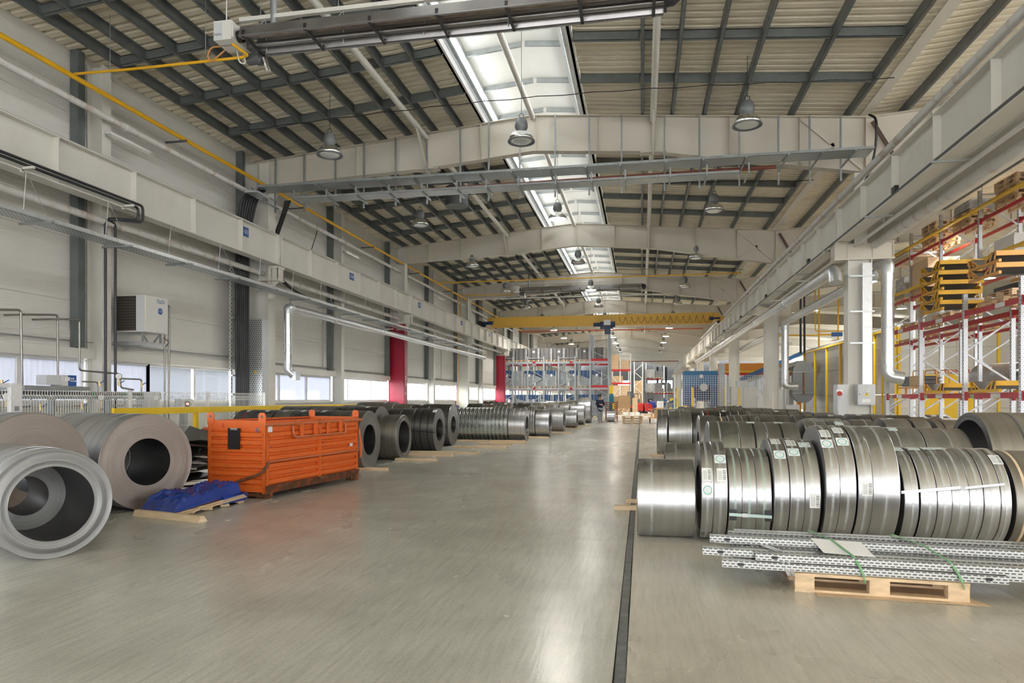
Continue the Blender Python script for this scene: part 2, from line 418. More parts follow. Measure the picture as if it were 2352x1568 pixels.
def uvmat(name, kind):
    """printed label: ring stamp or bar code drawn with maths on its own uv"""
    m = bpy.data.materials.new(name); m.use_nodes = True; nt = m.node_tree; b = nt.nodes['Principled BSDF']; b.inputs['Roughness'].default_value = .5
    uv = nt.nodes.new('ShaderNodeTexCoord'); sp = nt.nodes.new('ShaderNodeSeparateXYZ'); nt.links.new(uv.outputs['UV'], sp.inputs[0])
    def M(op, a, b_=None):
        n = nt.nodes.new('ShaderNodeMath'); n.operation = op
        for i, x in enumerate((a, b_)):
            if x is None: continue
            if isinstance(x, (int, float)): n.inputs[i].default_value = x
            else: nt.links.new(x, n.inputs[i])
        return n.outputs[0]
    u, v = sp.outputs[0], sp.outputs[1]
    if kind == 'ring':
        d = M('SQRT', M('ADD', M('POWER', M('SUBTRACT', u, .5), 2), M('POWER', M('SUBTRACT', v, .5), 2)))
        fac = M('LESS_THAN', M('ABSOLUTE', M('SUBTRACT', d, .36)), .035)
        inner = M('MULTIPLY', M('LESS_THAN', d, .24), M('GREATER_THAN', M('FRACT', M('MULTIPLY', v, 9)), .62)); ink = (.05, .45, .42)
        fac = M('MAXIMUM', fac, M('MULTIPLY', inner, .35))
    else:
        barz = M('MULTIPLY', M('MULTIPLY', M('GREATER_THAN', u, .62), M('LESS_THAN', u, .92)), M('MULTIPLY', M('GREATER_THAN', v, .1), M('LESS_THAN', v, .9)))
        s1 = M('GREATER_THAN', M('ADD', M('SINE', M('MULTIPLY', v, 90)), M('SINE', M('MULTIPLY', v, 143))), .1)
        txt = M('MULTIPLY', M('MULTIPLY', M('GREATER_THAN', u, .1), M('LESS_THAN', u, .55)), M('GREATER_THAN', M('FRACT', M('MULTIPLY', u, 12)), .55))
        txt = M('MULTIPLY', txt, M('MULTIPLY', M('GREATER_THAN', v, .12), M('LESS_THAN', v, .8)))
        fac = M('MAXIMUM', M('MULTIPLY', barz, s1), M('MULTIPLY', txt, .55)); ink = (.04, .05, .05)
    mx = nt.nodes.new('ShaderNodeMix'); mx.data_type = 'RGBA'; nt.links.new(fac, mx.inputs[0]); mx.inputs[6].default_value = (.83, .84, .83, 1); mx.inputs[7].default_value = (*ink, 1)
    nt.links.new(mx.outputs[2], b.inputs['Base Color']); MT[name] = m; return m
lab_ring = uvmat('ring_stamp_label', 'ring'); lab_bar = uvmat('bar_code_label', 'bar')
txtblack = mat('black_print', (.03, .03, .035), .5); txtblue = mat('blue_print', (.02, .20, .42), .5); txtred = mat('red_print', (.55, .03, .03), .5)
txtwhite = mat('white_print', (.85, .85, .85), .5); txtgrey = mat('grey_print', (.35, .35, .36), .5)
# ================================================================== BUILDING
FR = [7 + 12 * i for i in range(11)]           # frame lines: 7, 19 ... 127
Y0, YE = -17.0, 128.0
WX = -11.9                                     # inner face of the left wall

# ---- floor
fl = empty('floor', (0, 0, 0), kind='structure')
MB().box(-13, 26, -18, YE, -.5, -.03).build('sub_base', concS, fl, org=(0, 0, 0))
ys = [-17.2] + [-10.7 + 6 * i for i in range(24)]
ys = [y for y in ys if y < YE] + [YE]
for i in range(len(ys) - 1):
    g = .003
    MB().box(-12.6, -.155, ys[i] + g, ys[i + 1] - g, -.2, 0).build('floor_slab', concL, fl, org=(0, 0, 0))
    MB().box(-.083, 25.5, ys[i] + g, ys[i + 1] - g, -.2, 0).build('floor_slab', concR, fl, org=(0, 0, 0))
st = MB()
yy = -17.0; xl, xr = -.150, -.088
while yy < 90:
    y2 = yy + random.uniform(.5, 1.2); a, b = -.150 + random.uniform(0, .004), -.090 + random.uniform(-.006, .006)
    st._add([(xl, yy, -.004), (xr, yy, -.004), (b, y2, -.004), (a, y2, -.004)], [(0, 1, 2, 3)]); xl, xr, yy = a, b, y2
st.build('joint_strip', concS, fl, org=(0, 0, 0))

# ---- outside ground and things seen through the windows
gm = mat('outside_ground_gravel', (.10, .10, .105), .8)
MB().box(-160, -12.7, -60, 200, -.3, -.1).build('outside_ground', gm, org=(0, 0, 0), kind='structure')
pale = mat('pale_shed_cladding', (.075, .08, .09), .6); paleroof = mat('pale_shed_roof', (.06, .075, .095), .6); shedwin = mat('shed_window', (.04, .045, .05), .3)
sh = empty('storage_shed', (-42, 44, 0), label='pale storage shed with a shallow roof seen through the clear left window', cat='building')
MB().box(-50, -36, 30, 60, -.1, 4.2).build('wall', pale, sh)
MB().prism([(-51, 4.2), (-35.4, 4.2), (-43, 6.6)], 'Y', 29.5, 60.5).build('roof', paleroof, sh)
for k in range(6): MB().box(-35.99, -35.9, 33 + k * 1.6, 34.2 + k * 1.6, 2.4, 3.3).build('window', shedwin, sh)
MB().lathe([(0, 2.9), (1.0, 2.75), (1.7, 2.2), (2.0, 1.2), (2.0, -.1)], (-17.2, 42, 0), 'Z', 28).build('storage_tank', white, label='white domed tank standing outside beyond the red column', cat='tank')

# ---- left wall
wl = empty('wall_left', (WX, Y0, 0), kind='structure')
bands = [(2.58, 3.59), (3.59, 4.92), (4.92, 6.24), (6.24, 7.55), (7.55, 9.0)]
by = [-17 + 6 * i for i in range(25)]
for i in range(len(by) - 1):
    a, b = by[i], by[i + 1]
    for (z0, z1) in bands:
        MB().box(WX - .12, WX, a + .006, b - .006, z0 + .005, z1 - .005).build('wall_panel', wallp, wl)
    MB().box(WX - .12, WX, a + .006, b - .006, 0, 1.36).build('sill_panel', wallp, wl)
    MB().box(WX - .1, WX + .16, a, b, 2.37, 2.58).build('head_girt', creamL, wl)
    MB().box(WX - .14, WX + .06, a, b, 1.36, 1.42).build('sill_rail', offwhite, wl)
MB().box(WX - .3, WX - .14, Y0, YE, 0, 1.3).build('plinth', wallp, wl)
wn = 1
def window(a, b, mull, gmat, hd=2.37):
    global wn
    wo = empty('window_%d' % wn, (WX - .06, a, 1.42), kind='structure'); wn += 1
    f = MB(); 
    f.box(WX - .09, WX - .02, a, b, 1.42, 1.47).box(WX - .09, WX - .02, a, b, hd - .06, hd)
    f.build('window_frame', offwhite, wo)
    ed = [a] + mull + [b]
    for k, y in enumerate(ed):
        MB().box(WX - .095, WX - .015, y - .035, y + .035, 1.44, hd - .02).build('mullion', offwhite, wo)
    for k in range(len(ed) - 1):
        MB().box(WX - .062, WX - .052, ed[k] + .03, ed[k + 1] - .03, 1.46, hd - .05).build('pane', gmat, wo)
window(7.15, 12.85, [8.5, 9.85, 11.26], frost)
window(13.15, 14.83, [], frost)
window(14.83, 18.85, [16.58, 18.3], glass)
window(19.15, 24.85, [21.0, 22.9], film)
window(25.15, 30.85, [26.4, 28.9, 29.9], glass)
for i in range(8, len(by) - 1):
    a, b = by[i] + .15, by[i + 1] - .15
    if a < 31 or a > 82: continue
    window(a, b, [a + (b - a) * t for t in (.25, .5, .75)], glass)
for a in (-16.85, -10.85, -4.85, 1.15): window(a, a + 5.7, [a + 1.9, a + 3.8], glass)

# ---- end wall, far
we = empty('wall_end', (0, YE, 0), kind='structure')
for k in range(12):
    x0 = -12 + 3.2 * k
    MB().box(x0 + .01, x0 + 3.19, YE, YE + .15, 0, 3.4).build('wall_panel', endp, we)
    MB().box(x0 + .01, x0 + 3.19, YE, YE + .15, 5.0, 10.0).build('wall_panel', endp, we)
def fwin(x0, x1):
    global wn
    wo = empty('window_%d' % wn, (x0, YE, 3.4), kind='structure'); wn += 1
    MB().box(x0, x1, YE, YE + .1, 3.4, 3.5).box(x0, x1, YE, YE + .1, 4.9, 5.0).box(x0, x0 + .1, YE, YE + .1, 3.5, 4.9).box(x1 - .1, x1, YE, YE + .1, 3.5, 4.9).build('window_frame', dark, wo)
    MB().box(x0 + .1, x1 - .1, YE + .04, YE + .06, 3.5, 4.9).build('pane', glass, wo)
for x0, x1 in ((-4.4, -2.2), (1.0, 3.2), (3.4, 5.6)): fwin(x0, x1)
for x0, x1 in ((-12, -4.4), (-2.2, 1.0), (5.6, 26)): MB().box(x0, x1, YE, YE + .15, 3.4, 5.0).build('wall_panel', endp, we)

# ---- wall behind the camera with two open gateways
wb = empty('wall_back', (0, Y0, 0), kind='structure')
for x0, x1, z0, z1 in ((-12, -9, 0, 9.2), (-9, -4, 5, 9.2), (-4, 0, 0, 9.2), (0, 5, 5, 9.2), (5, 10, 0, 9.2), (10, 15, 5, 9.2), (15, 24, 0, 9.2)):
    MB().box(x0 + .005, x1 - .005, Y0 - .15, Y0, z0, z1).build('wall_panel', wallp, wb)
# ---- right outer wall of the second bay
wr = empty('wall_right', (24, Y0, 0), kind='structure')
for i in range(0, 24):
    a, b = -17 + 6 * i, -11 + 6 * i
    for (z0, z1) in ((0, 1.4), (2.6, 5.2), (5.2, 6.9), (8.0, 9.4)):
        MB().box(24, 24.12, a + .006, b - .006, z0, z1 - .01).build('wall_panel', wallp, wr)
    for z0, z1 in ((1.4, 2.6), (6.9, 8.0)):
        if 12 < a < 62:
            MB().box(24, 24.12, a + .006, b - .006, z0, z1 - .01).build('wall_panel', wallp, wr); continue
        MB().box(24.03, 24.04, a + .1, b - .1, z0, z1).build('pane', glass, wr)
        MB().box(24, 24.08, a - .05, a + .05, z0, z1).build('mullion', offwhite, wr)

# ---- ceiling: trapezoid deck, purlins, bridging, lantern
ce = empty('ceiling', (0, Y0, 8.7), kind='structure')
def zl(x): return 8.93 + (x + 11.5) * .0918          # underside of deck, left slope
def zr(x): return 8.99 - (x - 5.75) * .083 if x < 5.75 else 8.99 + (x - 5.75) * .083
def deck_sheet(x0, z0, x1, z1, ya, yb):
    m = MB(); prof = []; pt = 12.0 / 47
    for k in range(47):
        y = ya + pt * k
        prof += [(y, 0), (y + pt * .51, 0), (y + pt * .59, .085), (y + pt * .92, .085)]
    prof.append((yb, 0))
    vs = [(x0, p, z0 + h) for p, h in prof] + [(x1, p, z1 + h) for p, h in prof]; n = len(prof)
    m._add(vs, [(i, i + 1, n + i + 1, n + i) for i in range(n - 1)])
    m.build('roof_sheet', deck, ce)
PL = [-11.2, -10.55, -9.8, -9.05, -8.3, -7.55, -6.75, -5.97, -5.2]
PR = [-.02, .78, 1.62, 2.47, 3.84, 5.23, 6.6, 8.0, 9.4, 10.8, 12.2]
def purlin_mesh(L):
    # C section, web vertical, along +Y
    m = MB(); h, fw, t = .24, .075, .012
    m.box(0, t, 0, L, -h, 0).box(0, fw, 0, L, -t, 0).box(0, fw, 0, L, -h, -h + t).box(fw - t, fw, 0, L, -h, -h + .025).box(fw - t, fw, 0, L, -.025, 0)
    return m.mesh('purlin', purl)
PM = purlin_mesh(12.3)
_brid = {}
def bridging(w):
    k = round(w, 2)
    if k not in _brid:
        m = MB(); m.box(0, w, -.006, .006, -.2, 0).box(0, w, -.006, .07, -.012, 0).box(0, w, -.006, .07, -.2, -.188)
        m.m(1); m.box(0, .035, -.02, .02, -.21, .01).box(w - .035, w, -.02, .02, -.21, .01)
        _brid[k] = m.mesh('bridging', [purl, galvD])
    return _brid[k]
far = MB()
bays = [(-17, -5), (-5, 7)] + [(FR[i], FR[i + 1]) for i in range(10)]
for bi, (a, b) in enumerate(bays):
    deck_sheet(-12.0, zl(-12.0), -4.5, zl(-4.5), a, b)
    deck_sheet(-1.5, zr(-1.5), 5.72, zr(5.72), a, b)
    deck_sheet(5.78, zr(5.78), 14.7, zr(14.7), a, b)
    deck_sheet(14.7, zr(14.7), 24.2, zr(14.7) - .8, a, b)
    near = 1 < bi <= 5
    for xs, fn in ((PL, zl), (PR, zr)):
        for x in xs:
            if x > 6 and bi > 8: continue
            put('purlin', PM, ce, (x, a - .15 - Y0, fn(x) - .002 - 8.7)) if bi > 1 else None
    if bi <= 1: continue
    for r in range(1, 6):
        y = a + 2 * r
        for xs, fn in ((PL + [-4.45], zl), ([-1.5] + PR[:6], zr)):
            for k in range(len(xs) - 1):
                x0, x1 = xs[k] + .014, xs[k + 1]
                if x1 - x0 > 2: continue
                s = (fn(x1) - fn(x0)) / (x1 - x0)
                if near:
                    put('bridging', bridging(x1 - x0), ce, (x0, y - Y0, fn(x0) - .015 - 8.7), rot=(0, -math.atan(s), 0))
                else:
                    far.beam((x0, y, fn(x0) - .12), (x1, y, fn(x1) - .12), .012, .2)
far.build('far_bridging', purl, ce, kind='stuff')
for xa, xb, za in ((5.5, 6.0, 9.12), (-1.75, -1.3, zr(-1.5) + .1), (-4.75, -4.3, zl(-4.5) + .1)): MB().box(xa, xb, Y0, YE, za, za + .04).build('light_block_strip', galv, ce)  # unseen strips added above the deck ends to block light leaks
# valley gutter plate between the two bays
MB().box(5.62, 5.88, Y0, YE, 8.93, 8.96).build('valley_plate', creamL, ce)
# ridge lantern, one set of pieces per bay
LX0, LX1, LZ0, LZ1 = -4.45, -1.55, 9.58, 10.38
for bi, (a, b) in enumerate(bays):
    for sx, xe in ((1, LX0), (-1, LX1)):
        MB().box(xe - .03, xe + .03, a, b, 9.36, 9.62).box(xe - .03 if sx > 0 else xe - .08, xe + .08 if sx > 0 else xe + .03, a, b, 9.36, 9.375).build('lantern_kerb', white, ce)
        MB().box(xe + .06 * sx - .02, xe + .06 * sx + .02, a, b, 9.62, 9.67).build('lantern_sill', galvL, ce)
        MB().box(xe - .04, xe + .04, a, b, LZ1 - .16, LZ1).build('lantern_head', galv, ce)
        for r in range(6):
            y = a + 2 * r
            MB().box(xe - .035, xe + .035, y - .05, y + .05, 9.6, LZ1).build('lantern_post', offwhite, ce)
            pm = MB()
            pm.box(xe - .012, xe + .012, y + .06, y + 1.94, 9.64, LZ1 - .16)
            pm.build('pane', polyc, ce)
            rb = MB()
            for q in range(14): rb.box(xe + .012 * sx, xe + .03 * sx, y + .12 + q * .135, y + .16 + q * .135, 9.64, LZ1 - .17) if sx > 0 else rb.box(xe - .03, xe - .012, y + .12 + q * .135, y + .16 + q * .135, 9.64, LZ1 - .17)
            rb.build('glazing_ribs', polyc, ce)
    for r in range(6):
        y = a + 2 * r
        for (x0, z0, x1, z1) in ((LX0 - .15, LZ1 + .02, -3.0, LZ1 + .16), (-3.0, LZ1 + .16, LX1 + .15, LZ1 + .02)):
            MB().prism([(x0, z0 + .1), (x0, z0), (x1, z1), (x1, z1 + .1)], 'Y', y + .006, y + 1.994).build('lantern_panel', whiteS, ce)
            MB().beam((x0 + .1, y, z0 - .075), (x1, y, z1 - .075), .06, .12).build('lantern_purlin', galv, ce)
    MB().box(-1.98, -1.9, a, b, LZ1 - .12, LZ1 - .01).build('lantern_rail', galvL, ce)
    MB().box(-1.72, -1.66, a, b, 9.5, 9.53).build('lantern_cable_tray', galvL, ce)
    for y in (a + 3.2, a + 8.0):
        MB().cyl((LX0, y, 9.7), (LX1, y, 9.7), .006, 6).build('tie_rod', galv, ce)

# ---- rafters
TOP = [(-11.5, 8.68), (-3, 9.46), (5.75, 8.74)]
BOT = [(-11.5, 7.93), (-9.8, 8.0), (-6.1, 8.15), (-3, 8.44), (.3, 8.21), (2.6, 7.81), (5.75, 7.3)]
TOPR = [(5.75, 8.74), (14.7, 9.48), (23.8, 8.7)]
BOTR = [(5.75, 7.3), (9.0, 7.85), (14.7, 8.45), (19, 8.2), (23.8, 7.5)]
def lin(pl, x):
    for (x0, z0), (x1, z1) in zip(pl, pl[1:]):
        if x0 - 1e-6 <= x <= x1 + 1e-6: return z0 + (z1 - z0) * (x - x0) / (x1 - x0)
    return pl[-1][1]
def rafter(y, top, bot, stiffs, label, full=True):
    o = empty('roof_rafter', (top[0][0], y, bot[0][1]), label=label, cat='beam', group='roof rafters')
    MB().prism(top + bot[::-1], 'Y', y - .008, y + .008).build('web', cream, o)
    for nm, pl, dz in (('top_flange', top, -.01), ('bottom_flange', bot, .01)):
        m = MB()
        for (x0, z0), (x1, z1) in zip(pl, pl[1:]): m.beam((x0, y, z0 + dz), (x1, y, z1 + dz), .26, .02)
        m.build(nm, cream, o)
    if full:
        for x in stiffs:
            MB().box(x - .006, x + .006, y - .12, y + .12, lin(bot, x), lin(top, x)).build('stiffener', cream, o)
    return o
SX = [-11.45, -9.9, -8.3, -4.5, -2.9, -1.2, 2.3, 4.05, 5.65]
for i in range(1, 11):
    y = FR[i]; w_ = 'nearest' if i == 1 else ORD[i - 1] + ' nearest'
    o = rafter(y, TOP, BOT, SX, '%s arched cream roof girder spanning the main hall' % w_, i < 7)
    if i < 6:
        for x in (-6.1, .3):                                   # bolted splices with knee braces
            zb, zt = lin(BOT, x), lin(TOP, x)
            MB().box(x - .02, x + .02, y - .14, y + .14, zb - .1, zt).build('splice_plate', cream, o)
            bm_ = MB()
            for k in range(8):
                for sy in (-.1, .1): bm_.cyl((x + .02, y + sy, zb + .05 + k * (zt - zb - .1) / 7), (x + .045, y + sy, zb + .05 + k * (zt - zb - .1) / 7), .014, 6)
            bm_.build('splice_bolts', galv, o, kind='stuff')
            MB().beam((x, y - .06, zb - .05), (x, y - 1.0, zt - .18), .05, .05).build('knee_brace', cream, o)
            MB().box(x - .35, x + .35, y - .14, y + .14, zb - .02, zb + .01).build('splice_foot', cream, o)
        if i < 4:
            for (xa, xb) in ((4.05, 5.65), (5.65, 4.05)):
                pass
            MB().beam((4.1, y - .05, lin(TOP, 4.1) - .05), (5.6, y - .05, lin(BOT, 5.6) + .1), .02, .1).build('web_diagonal', cream, o)
            MB().beam((4.1, y - .05, lin(BOT, 4.1) + .1), (4.9, y - .05, 8.1), .02, .1).build('web_diagonal', cream, o)
    rafter(y, TOPR, BOTR, [7.2, 8.9, 10.5, 12.5, 14.7, 17, 19, 21, 23], '%s roof girder of the right-hand side bay' % w_, i < 5)
    if i < 5:
        MB().beam((5.8, y - .12, 8.6), (6.6, y - .12, 7.15), .04, .09).build('diagonal_brace', mat('dark_brown_steel%d' % i, (.10, .06, .045), .5), label='%s dark brown diagonal brace under the valley gutter' % w_, cat='brace')
# struts between rafters
for i in range(0, 6):
    a, b = FR[i], FR[i + 1]
    for x, nm in ((-6.1, 'left'), (-3.0, 'ridge'), (.3, 'right')):
        z = lin(TOP, x) - (.14 if x != -3 else .1)
        MB().cyl((x, a + .15, z), (x, b - .15, z), .08, 14).build('roof_strut', creamL, label='cream tube strut of the %s line in the %s roof bay from the camera' % (nm, ORD[i]), cat='strut', group='roof struts')

# ---- left columns
HC = [0]
def i_col(o, x0, x1, y, z0, z1, m, fw=.2, t=.02, nm='shaft'):
    MB().box(x0, x1, y - .01, y + .01, z0, z1).build(nm + '_web', m, o)
    MB().box(x0 - t, x0, y - fw, y + fw, z0, z1).build(nm + '_flange', m, o)
    MB().box(x1, x1 + t, y - fw, y + fw, z0, z1).build(nm + '_flange', m, o)
for i in range(1, 11):
    y = FR[i]; r = i in (2, 4)
    lb = 'red painted steel column below the crane runway by the %s' % ('windows' if i == 2 else 'far rack') if r else '%s cream main column along the left wall' % ORD[i - 1]
    o = empty('steel_column', (-11.45, y, 0), label=lb, cat='column', group='left wall columns')
    i_col(o, -11.8, -11.05, y, 0, 5.06, redcol if r else creamL)
    i_col(o, -11.8, -11.05, y, 5.06, 8.66, creamL, nm='upper_shaft')
    MB().box(-11.78, -11.07, y - .19, y - .17, 0, 5.05).build('side_plate', redcol if r else creamL, o) if r else None
    k = MB()
    k.box(-11.06, -10.72, y - .2, y + .2, 5.44, 5.5).box(-11.5, -10.72, y - .2, y + .2, 5.06, 5.1)
    for yy in (-.16, .16): k.box(-11.06, -10.74, y + yy - .01, y + yy + .01, 5.1, 5.44)
    k.box(-10.76, -10.74, y - .17, y + .17, 5.1, 5.44).box(-10.95, -10.93, y - .17, y + .17, 5.1, 5.44)
    k._add([(-11.05, y - .01, 5.06), (-10.78, y - .01, 5.06), (-11.05, y - .01, 4.82), (-11.05, y + .01, 5.06), (-10.78, y + .01, 5.06), (-11.05, y + .01, 4.82)], [(0, 1, 2), (5, 4, 3), (0, 3, 4, 1), (1, 4, 5, 2)])
    k.build('bracket', creamL, o)
for i in range(0, 10):
    y = FR[i] + 6
    o = empty('wall_post', (-11.6, y, 0), label='%s slim cream intermediate post on the left wall' % ORD[i], cat='column', group='left wall posts')
    i_col(o, -11.85, -11.5, y, 0, 8.75, creamL, fw=.13, t=.015)
for i in range(1, 12):
    y = 7 + 6 * i
    MB().box(-11.88, -11.7, y - .56, y - .36, 2.6, 8.88).box(-11.7, -11.66, y - .58, y - .5, 2.6, 8.88).build('wall_stud', galvD if i != 2 else galvD, label='dark galvanised stud beside the %s upright of the left wall' % ORD[i - 1], cat='stud', group='left wall studs')

# ---- right column line
for i in range(1, 10):
    y = FR[i]
    o = empty('steel_column', (5.48, y, 0), label='%s cream steel column of the right-hand column line' % ORD[i - 1], cat='column', group='right columns')
    MB().box(5.2, 5.22, y - .2, y + .2, 0, 5.1).box(5.75, 5.77, y - .2, y + .2, 0, 5.1).build('shaft_flange', creamL, o)
    MB().box(5.22, 5.75, y - .1, y - .08, 0, 5.1).box(5.22, 5.75, y + .08, y + .1, 0, 5.1).build('shaft_web', creamL, o)
    k = MB()
    k.box(4.86, 6.3, y - .22, y + .22, 5.06, 5.1).box(4.86, 5.2, y - .22, y + .22, 5.48, 5.52).box(5.77, 6.3, y - .22, y + .22, 5.48, 5.52)
    for x in (4.88, 5.18, 5.78, 6.26): k.box(x, x + .02, y - .2, y + .2, 5.1, 5.48)
    for yy in (-.18, .16): k.box(4.9, 6.27, y + yy, y + yy + .02, 5.1, 5.48)
    k.build('bracket', cream, o)
    MB().box(5.36, 5.66, y - .16, y - .14, 5.1, 7.3).box(5.36, 5.66, y + .14, y + .16, 5.1, 7.3).box(5.5, 5.52, y - .14, y + .14, 5.1, 7.3).build('upper_shaft', creamL, o)

# ---- crane runway girders with a stiffener every 2 m
def girder(x, y0, y1, face, label, z0=5.53, z1=6.44, hf=.15, nst=True):
    o = empty('crane_runway_girder', (x, (y0 + y1) / 2, z0), label=label, cat='girder', group='crane runway girders')
    MB().box(x - .008, x + .008, y0 + .01, y1 - .01, z0 + .02, z1 - .03).build('web', creamL, o)
    MB().box(x - hf, x + hf, y0 + .01, y1 - .01, z1 - .03, z1).build('top_flange', creamL, o)
    MB().box(x - hf, x + hf, y0 + .01, y1 - .01, z0, z0 + .025).build('bottom_flange', creamL, o)
    MB().beam((x + face * .13, y0 + .01, z1 - .14), (x + face * .13, y1 - .01, z1 - .14), .02, .04).build('conductor_rail', cream, o) if False else None
    if nst:
        n = int(round((y1 - y0) / 2))
        for k in range(n + 1):
            y = y0 + 2 * k; y = min(max(y, y0 + .065), y1 - .065)
            e = (0, n)
            MB().box(x + face * .008 if face > 0 else x - hf + .01, x + hf - .01 if face > 0 else x - .008, y - (.05 if k in e else .012), y + (.05 if k in e else .012), z0 + .025, z1 - .03).build('stiffener', creamL, o)
    return o
for i in range(0, 9):
    a, b = FR[i], FR[i + 1]
    girder(-10.88, a, b, 1, 'white crane runway girder on the left, %s span from the camera' % ORD[i], nst=i < 7)
    girder(5.10, a, b, -1, 'white crane runway girder on the right of the hall, %s span from the camera' % ORD[i], nst=i < 7)
    girder(6.12, a, b, -1, 'side bay crane runway girder behind the right columns, %s span' % ORD[i], nst=False)
    for x in (-10.88, 5.10): MB().box(x - .03, x + .03, a, b, 6.44, 6.5).build('crane_rail', blackM, label='crane rail on top of the %s girder, %s span from the camera' % ('left' if x < 0 else 'right', ORD[i]), cat='rail', group='crane rails')
# ================================================================== SERVICES
def perfmat(name, c, px, py, rot=0):
    m = mat(name, c, .36, .75); nt = m.node_tree; b = nt.nodes['Principled BSDF']
    tc = nt.nodes.new('ShaderNodeTexCoord'); br = nt.nodes.new('ShaderNodeTexBrick')
    mp = nt.nodes.new('ShaderNodeMapping'); mp.inputs['Rotation'].default_value = rot if rot else (0, 0, 0); nt.links.new(tc.outputs['Object'], mp.inputs[0]); nt.links.new(mp.outputs[0], br.inputs[0])
    br.inputs['Scale'].default_value = 1; br.inputs['Brick Width'].default_value = px; br.inputs['Row Height'].default_value = py
    br.inputs['Mortar Size'].default_value = py * .33; br.inputs['Mortar Smooth'].default_value = .1
    br.inputs['Color1'].default_value = br.inputs['Color2'].default_value = (.06, .065, .07, 1); br.inputs['Mortar'].default_value = (*c, 1)
    nt.links.new(br.outputs[0], b.inputs['Base Color']); return m
perfT = perfmat('perforated_tray_steel', (.56, .60, .61), .07, .045)
perfV = perfmat('perforated_cover_steel', (.60, .62, .60), .075, .06, rot=(PI / 2, 0, 0))
def duct_mat(name, ax):
    m = mat(name, (.66, .68, .69), .26, .9, var=.10, vscale=6); nt = m.node_tree; b = nt.nodes['Principled BSDF']
    tc = nt.nodes.new('ShaderNodeTexCoord'); wv = nt.nodes.new('ShaderNodeTexWave'); wv.bands_direction = ax; wv.wave_profile = 'SAW'
    wv.inputs['Scale'].default_value = 1 / .11 / 3.18; nt.links.new(tc.outputs['Object'], wv.inputs[0])
    bp = nt.nodes.new('ShaderNodeBump'); bp.inputs['Strength'].default_value = .5; bp.inputs['Distance'].default_value = .008
    nt.links.new(wv.outputs['Fac'], bp.inputs['Height']); nt.links.new(bp.outputs[0], b.inputs['Normal']); return m
ductY, ductZ = duct_mat('spiral_duct_lengthwise', 'Y'), duct_mat('spiral_duct_upright', 'Z')

# ---- pipes along the left wall
def pipe(pts, r, m, name, label, cat='pipe', group=None, n=12, rb=.12, clips=None):
    o = MB().tube(bend(pts, rb) if rb else pts, r, n).build(name, m, label=label, cat=cat, group=group)
    return o
g = pipe([(-11.12, -2, 7.92), (-11.12, 64, 7.92)], .052, yellow, 'gas_pipe', 'long yellow gas main running high along the left wall', n=14)
for k in range(9): MB().box(-11.2, -11.02, 9 + 6 * k, 9.06 + 6 * k, 7.84, 7.88).box(-11.6, -11.2, 9 + 6 * k, 9.06 + 6 * k, 7.84, 7.87).build('pipe_bracket', dark, g, org=g.location)
wp = pipe([(-11.3, -2, 7.55), (-11.3, 62, 7.55)], .07, rustwhite, 'water_pipe', 'white painted pipe running under the yellow gas main on the left wall', n=14)
for k in range(5): MB().cyl((-11.3, 13.3 + 12 * k, 7.55), (-11.3, 13.55 + 12 * k, 7.55), .085, 14).build('pipe_coupling', rustwhite, wp, org=wp.location)
lp = pipe([(-11.3, -2, 5.3), (-11.3, 62, 5.3)], .075, rustwhite, 'heating_pipe', 'white painted pipe running below the left crane runway girder', n=14)
b1 = pipe([(-11.12, 11.75, 7.98), (-9.6, 11.55, 7.85), (-7.15, 11.3, 7.72), (-7.0, 11.25, 7.72), (-7.16, 11.0, 7.82)], .026, yellow, 'gas_pipe', 'thin yellow gas branch leading to the near overhead heater', rb=.05)
for x, y in ((-10.2, 11.63), (-7.95, 11.38)): MB().cyl((x, y, 7.76), (x, y, 9.0), .006, 6).build('hanger_rod', galv, b1, org=b1.location)
pipe([(-11.12, 41.2, 7.95), (-7.9, 41.4, 7.95)], .025, yellow, 'gas_pipe', 'thin yellow gas branch leading to the far overhead heater')
pipe([(-11.1, 36.5, 7.95), (5.0, 36.5, 7.95)], .03, yellow, 'gas_pipe', 'yellow gas pipe crossing the hall above the third roof girder')
pipe([(-10.9, 64, 7.92), (5.0, 64, 7.92)], .035, yellow, 'gas_pipe', 'yellow gas pipe crossing the hall far behind the crane')
pipe([(-11.0, 43.3, 5.0), (-11.0, 43.3, 8.0), (4.8, 43.3, 8.0)], .045, offwhite, 'water_pipe', 'white pipe crossing the hall just in front of the yellow crane', rb=.25)
pipe([(-11.12, 40.6, 7.92), (-11.12, 40.6, 0)], .025, yellow, 'gas_pipe', 'yellow gas riser on the column beyond the red one')
pipe([(-11.12, 41.4, 7.92), (-11.12, 41.4, 6.4), (-11.12, 40.6, 6.4)], .02, yellow, 'gas_pipe', 'short yellow gas loop beside the riser above the left runway')
pipe([(-11.0, 61, 7.6), (5.2, 61, 7.6)], .05, mat('fire_main_orange', (.55, .10, .03), .45), 'fire_main', 'orange red fire pipe crossing the hall behind the crane')
pipe([(-11.0, 100, 6.9), (5.2, 100, 6.9)], .06, brownred, 'fire_main', 'dark red fire pipe crossing near the far end wall')
for nm in ('gas_pipe.003', 'gas_pipe.004', 'fire_main'):
    q = bpy.data.objects[nm]; yq = q.location.y; zq = q.location.z + .03
    for xq in (-8.7, -5.6, .9, 3.1):
        MB().cyl((xq, yq, zq), (xq, yq, (zl(xq) if xq < -3 else zr(xq)) + .02), .007, 6).build('hanger_rod', galv, q, org=q.location)
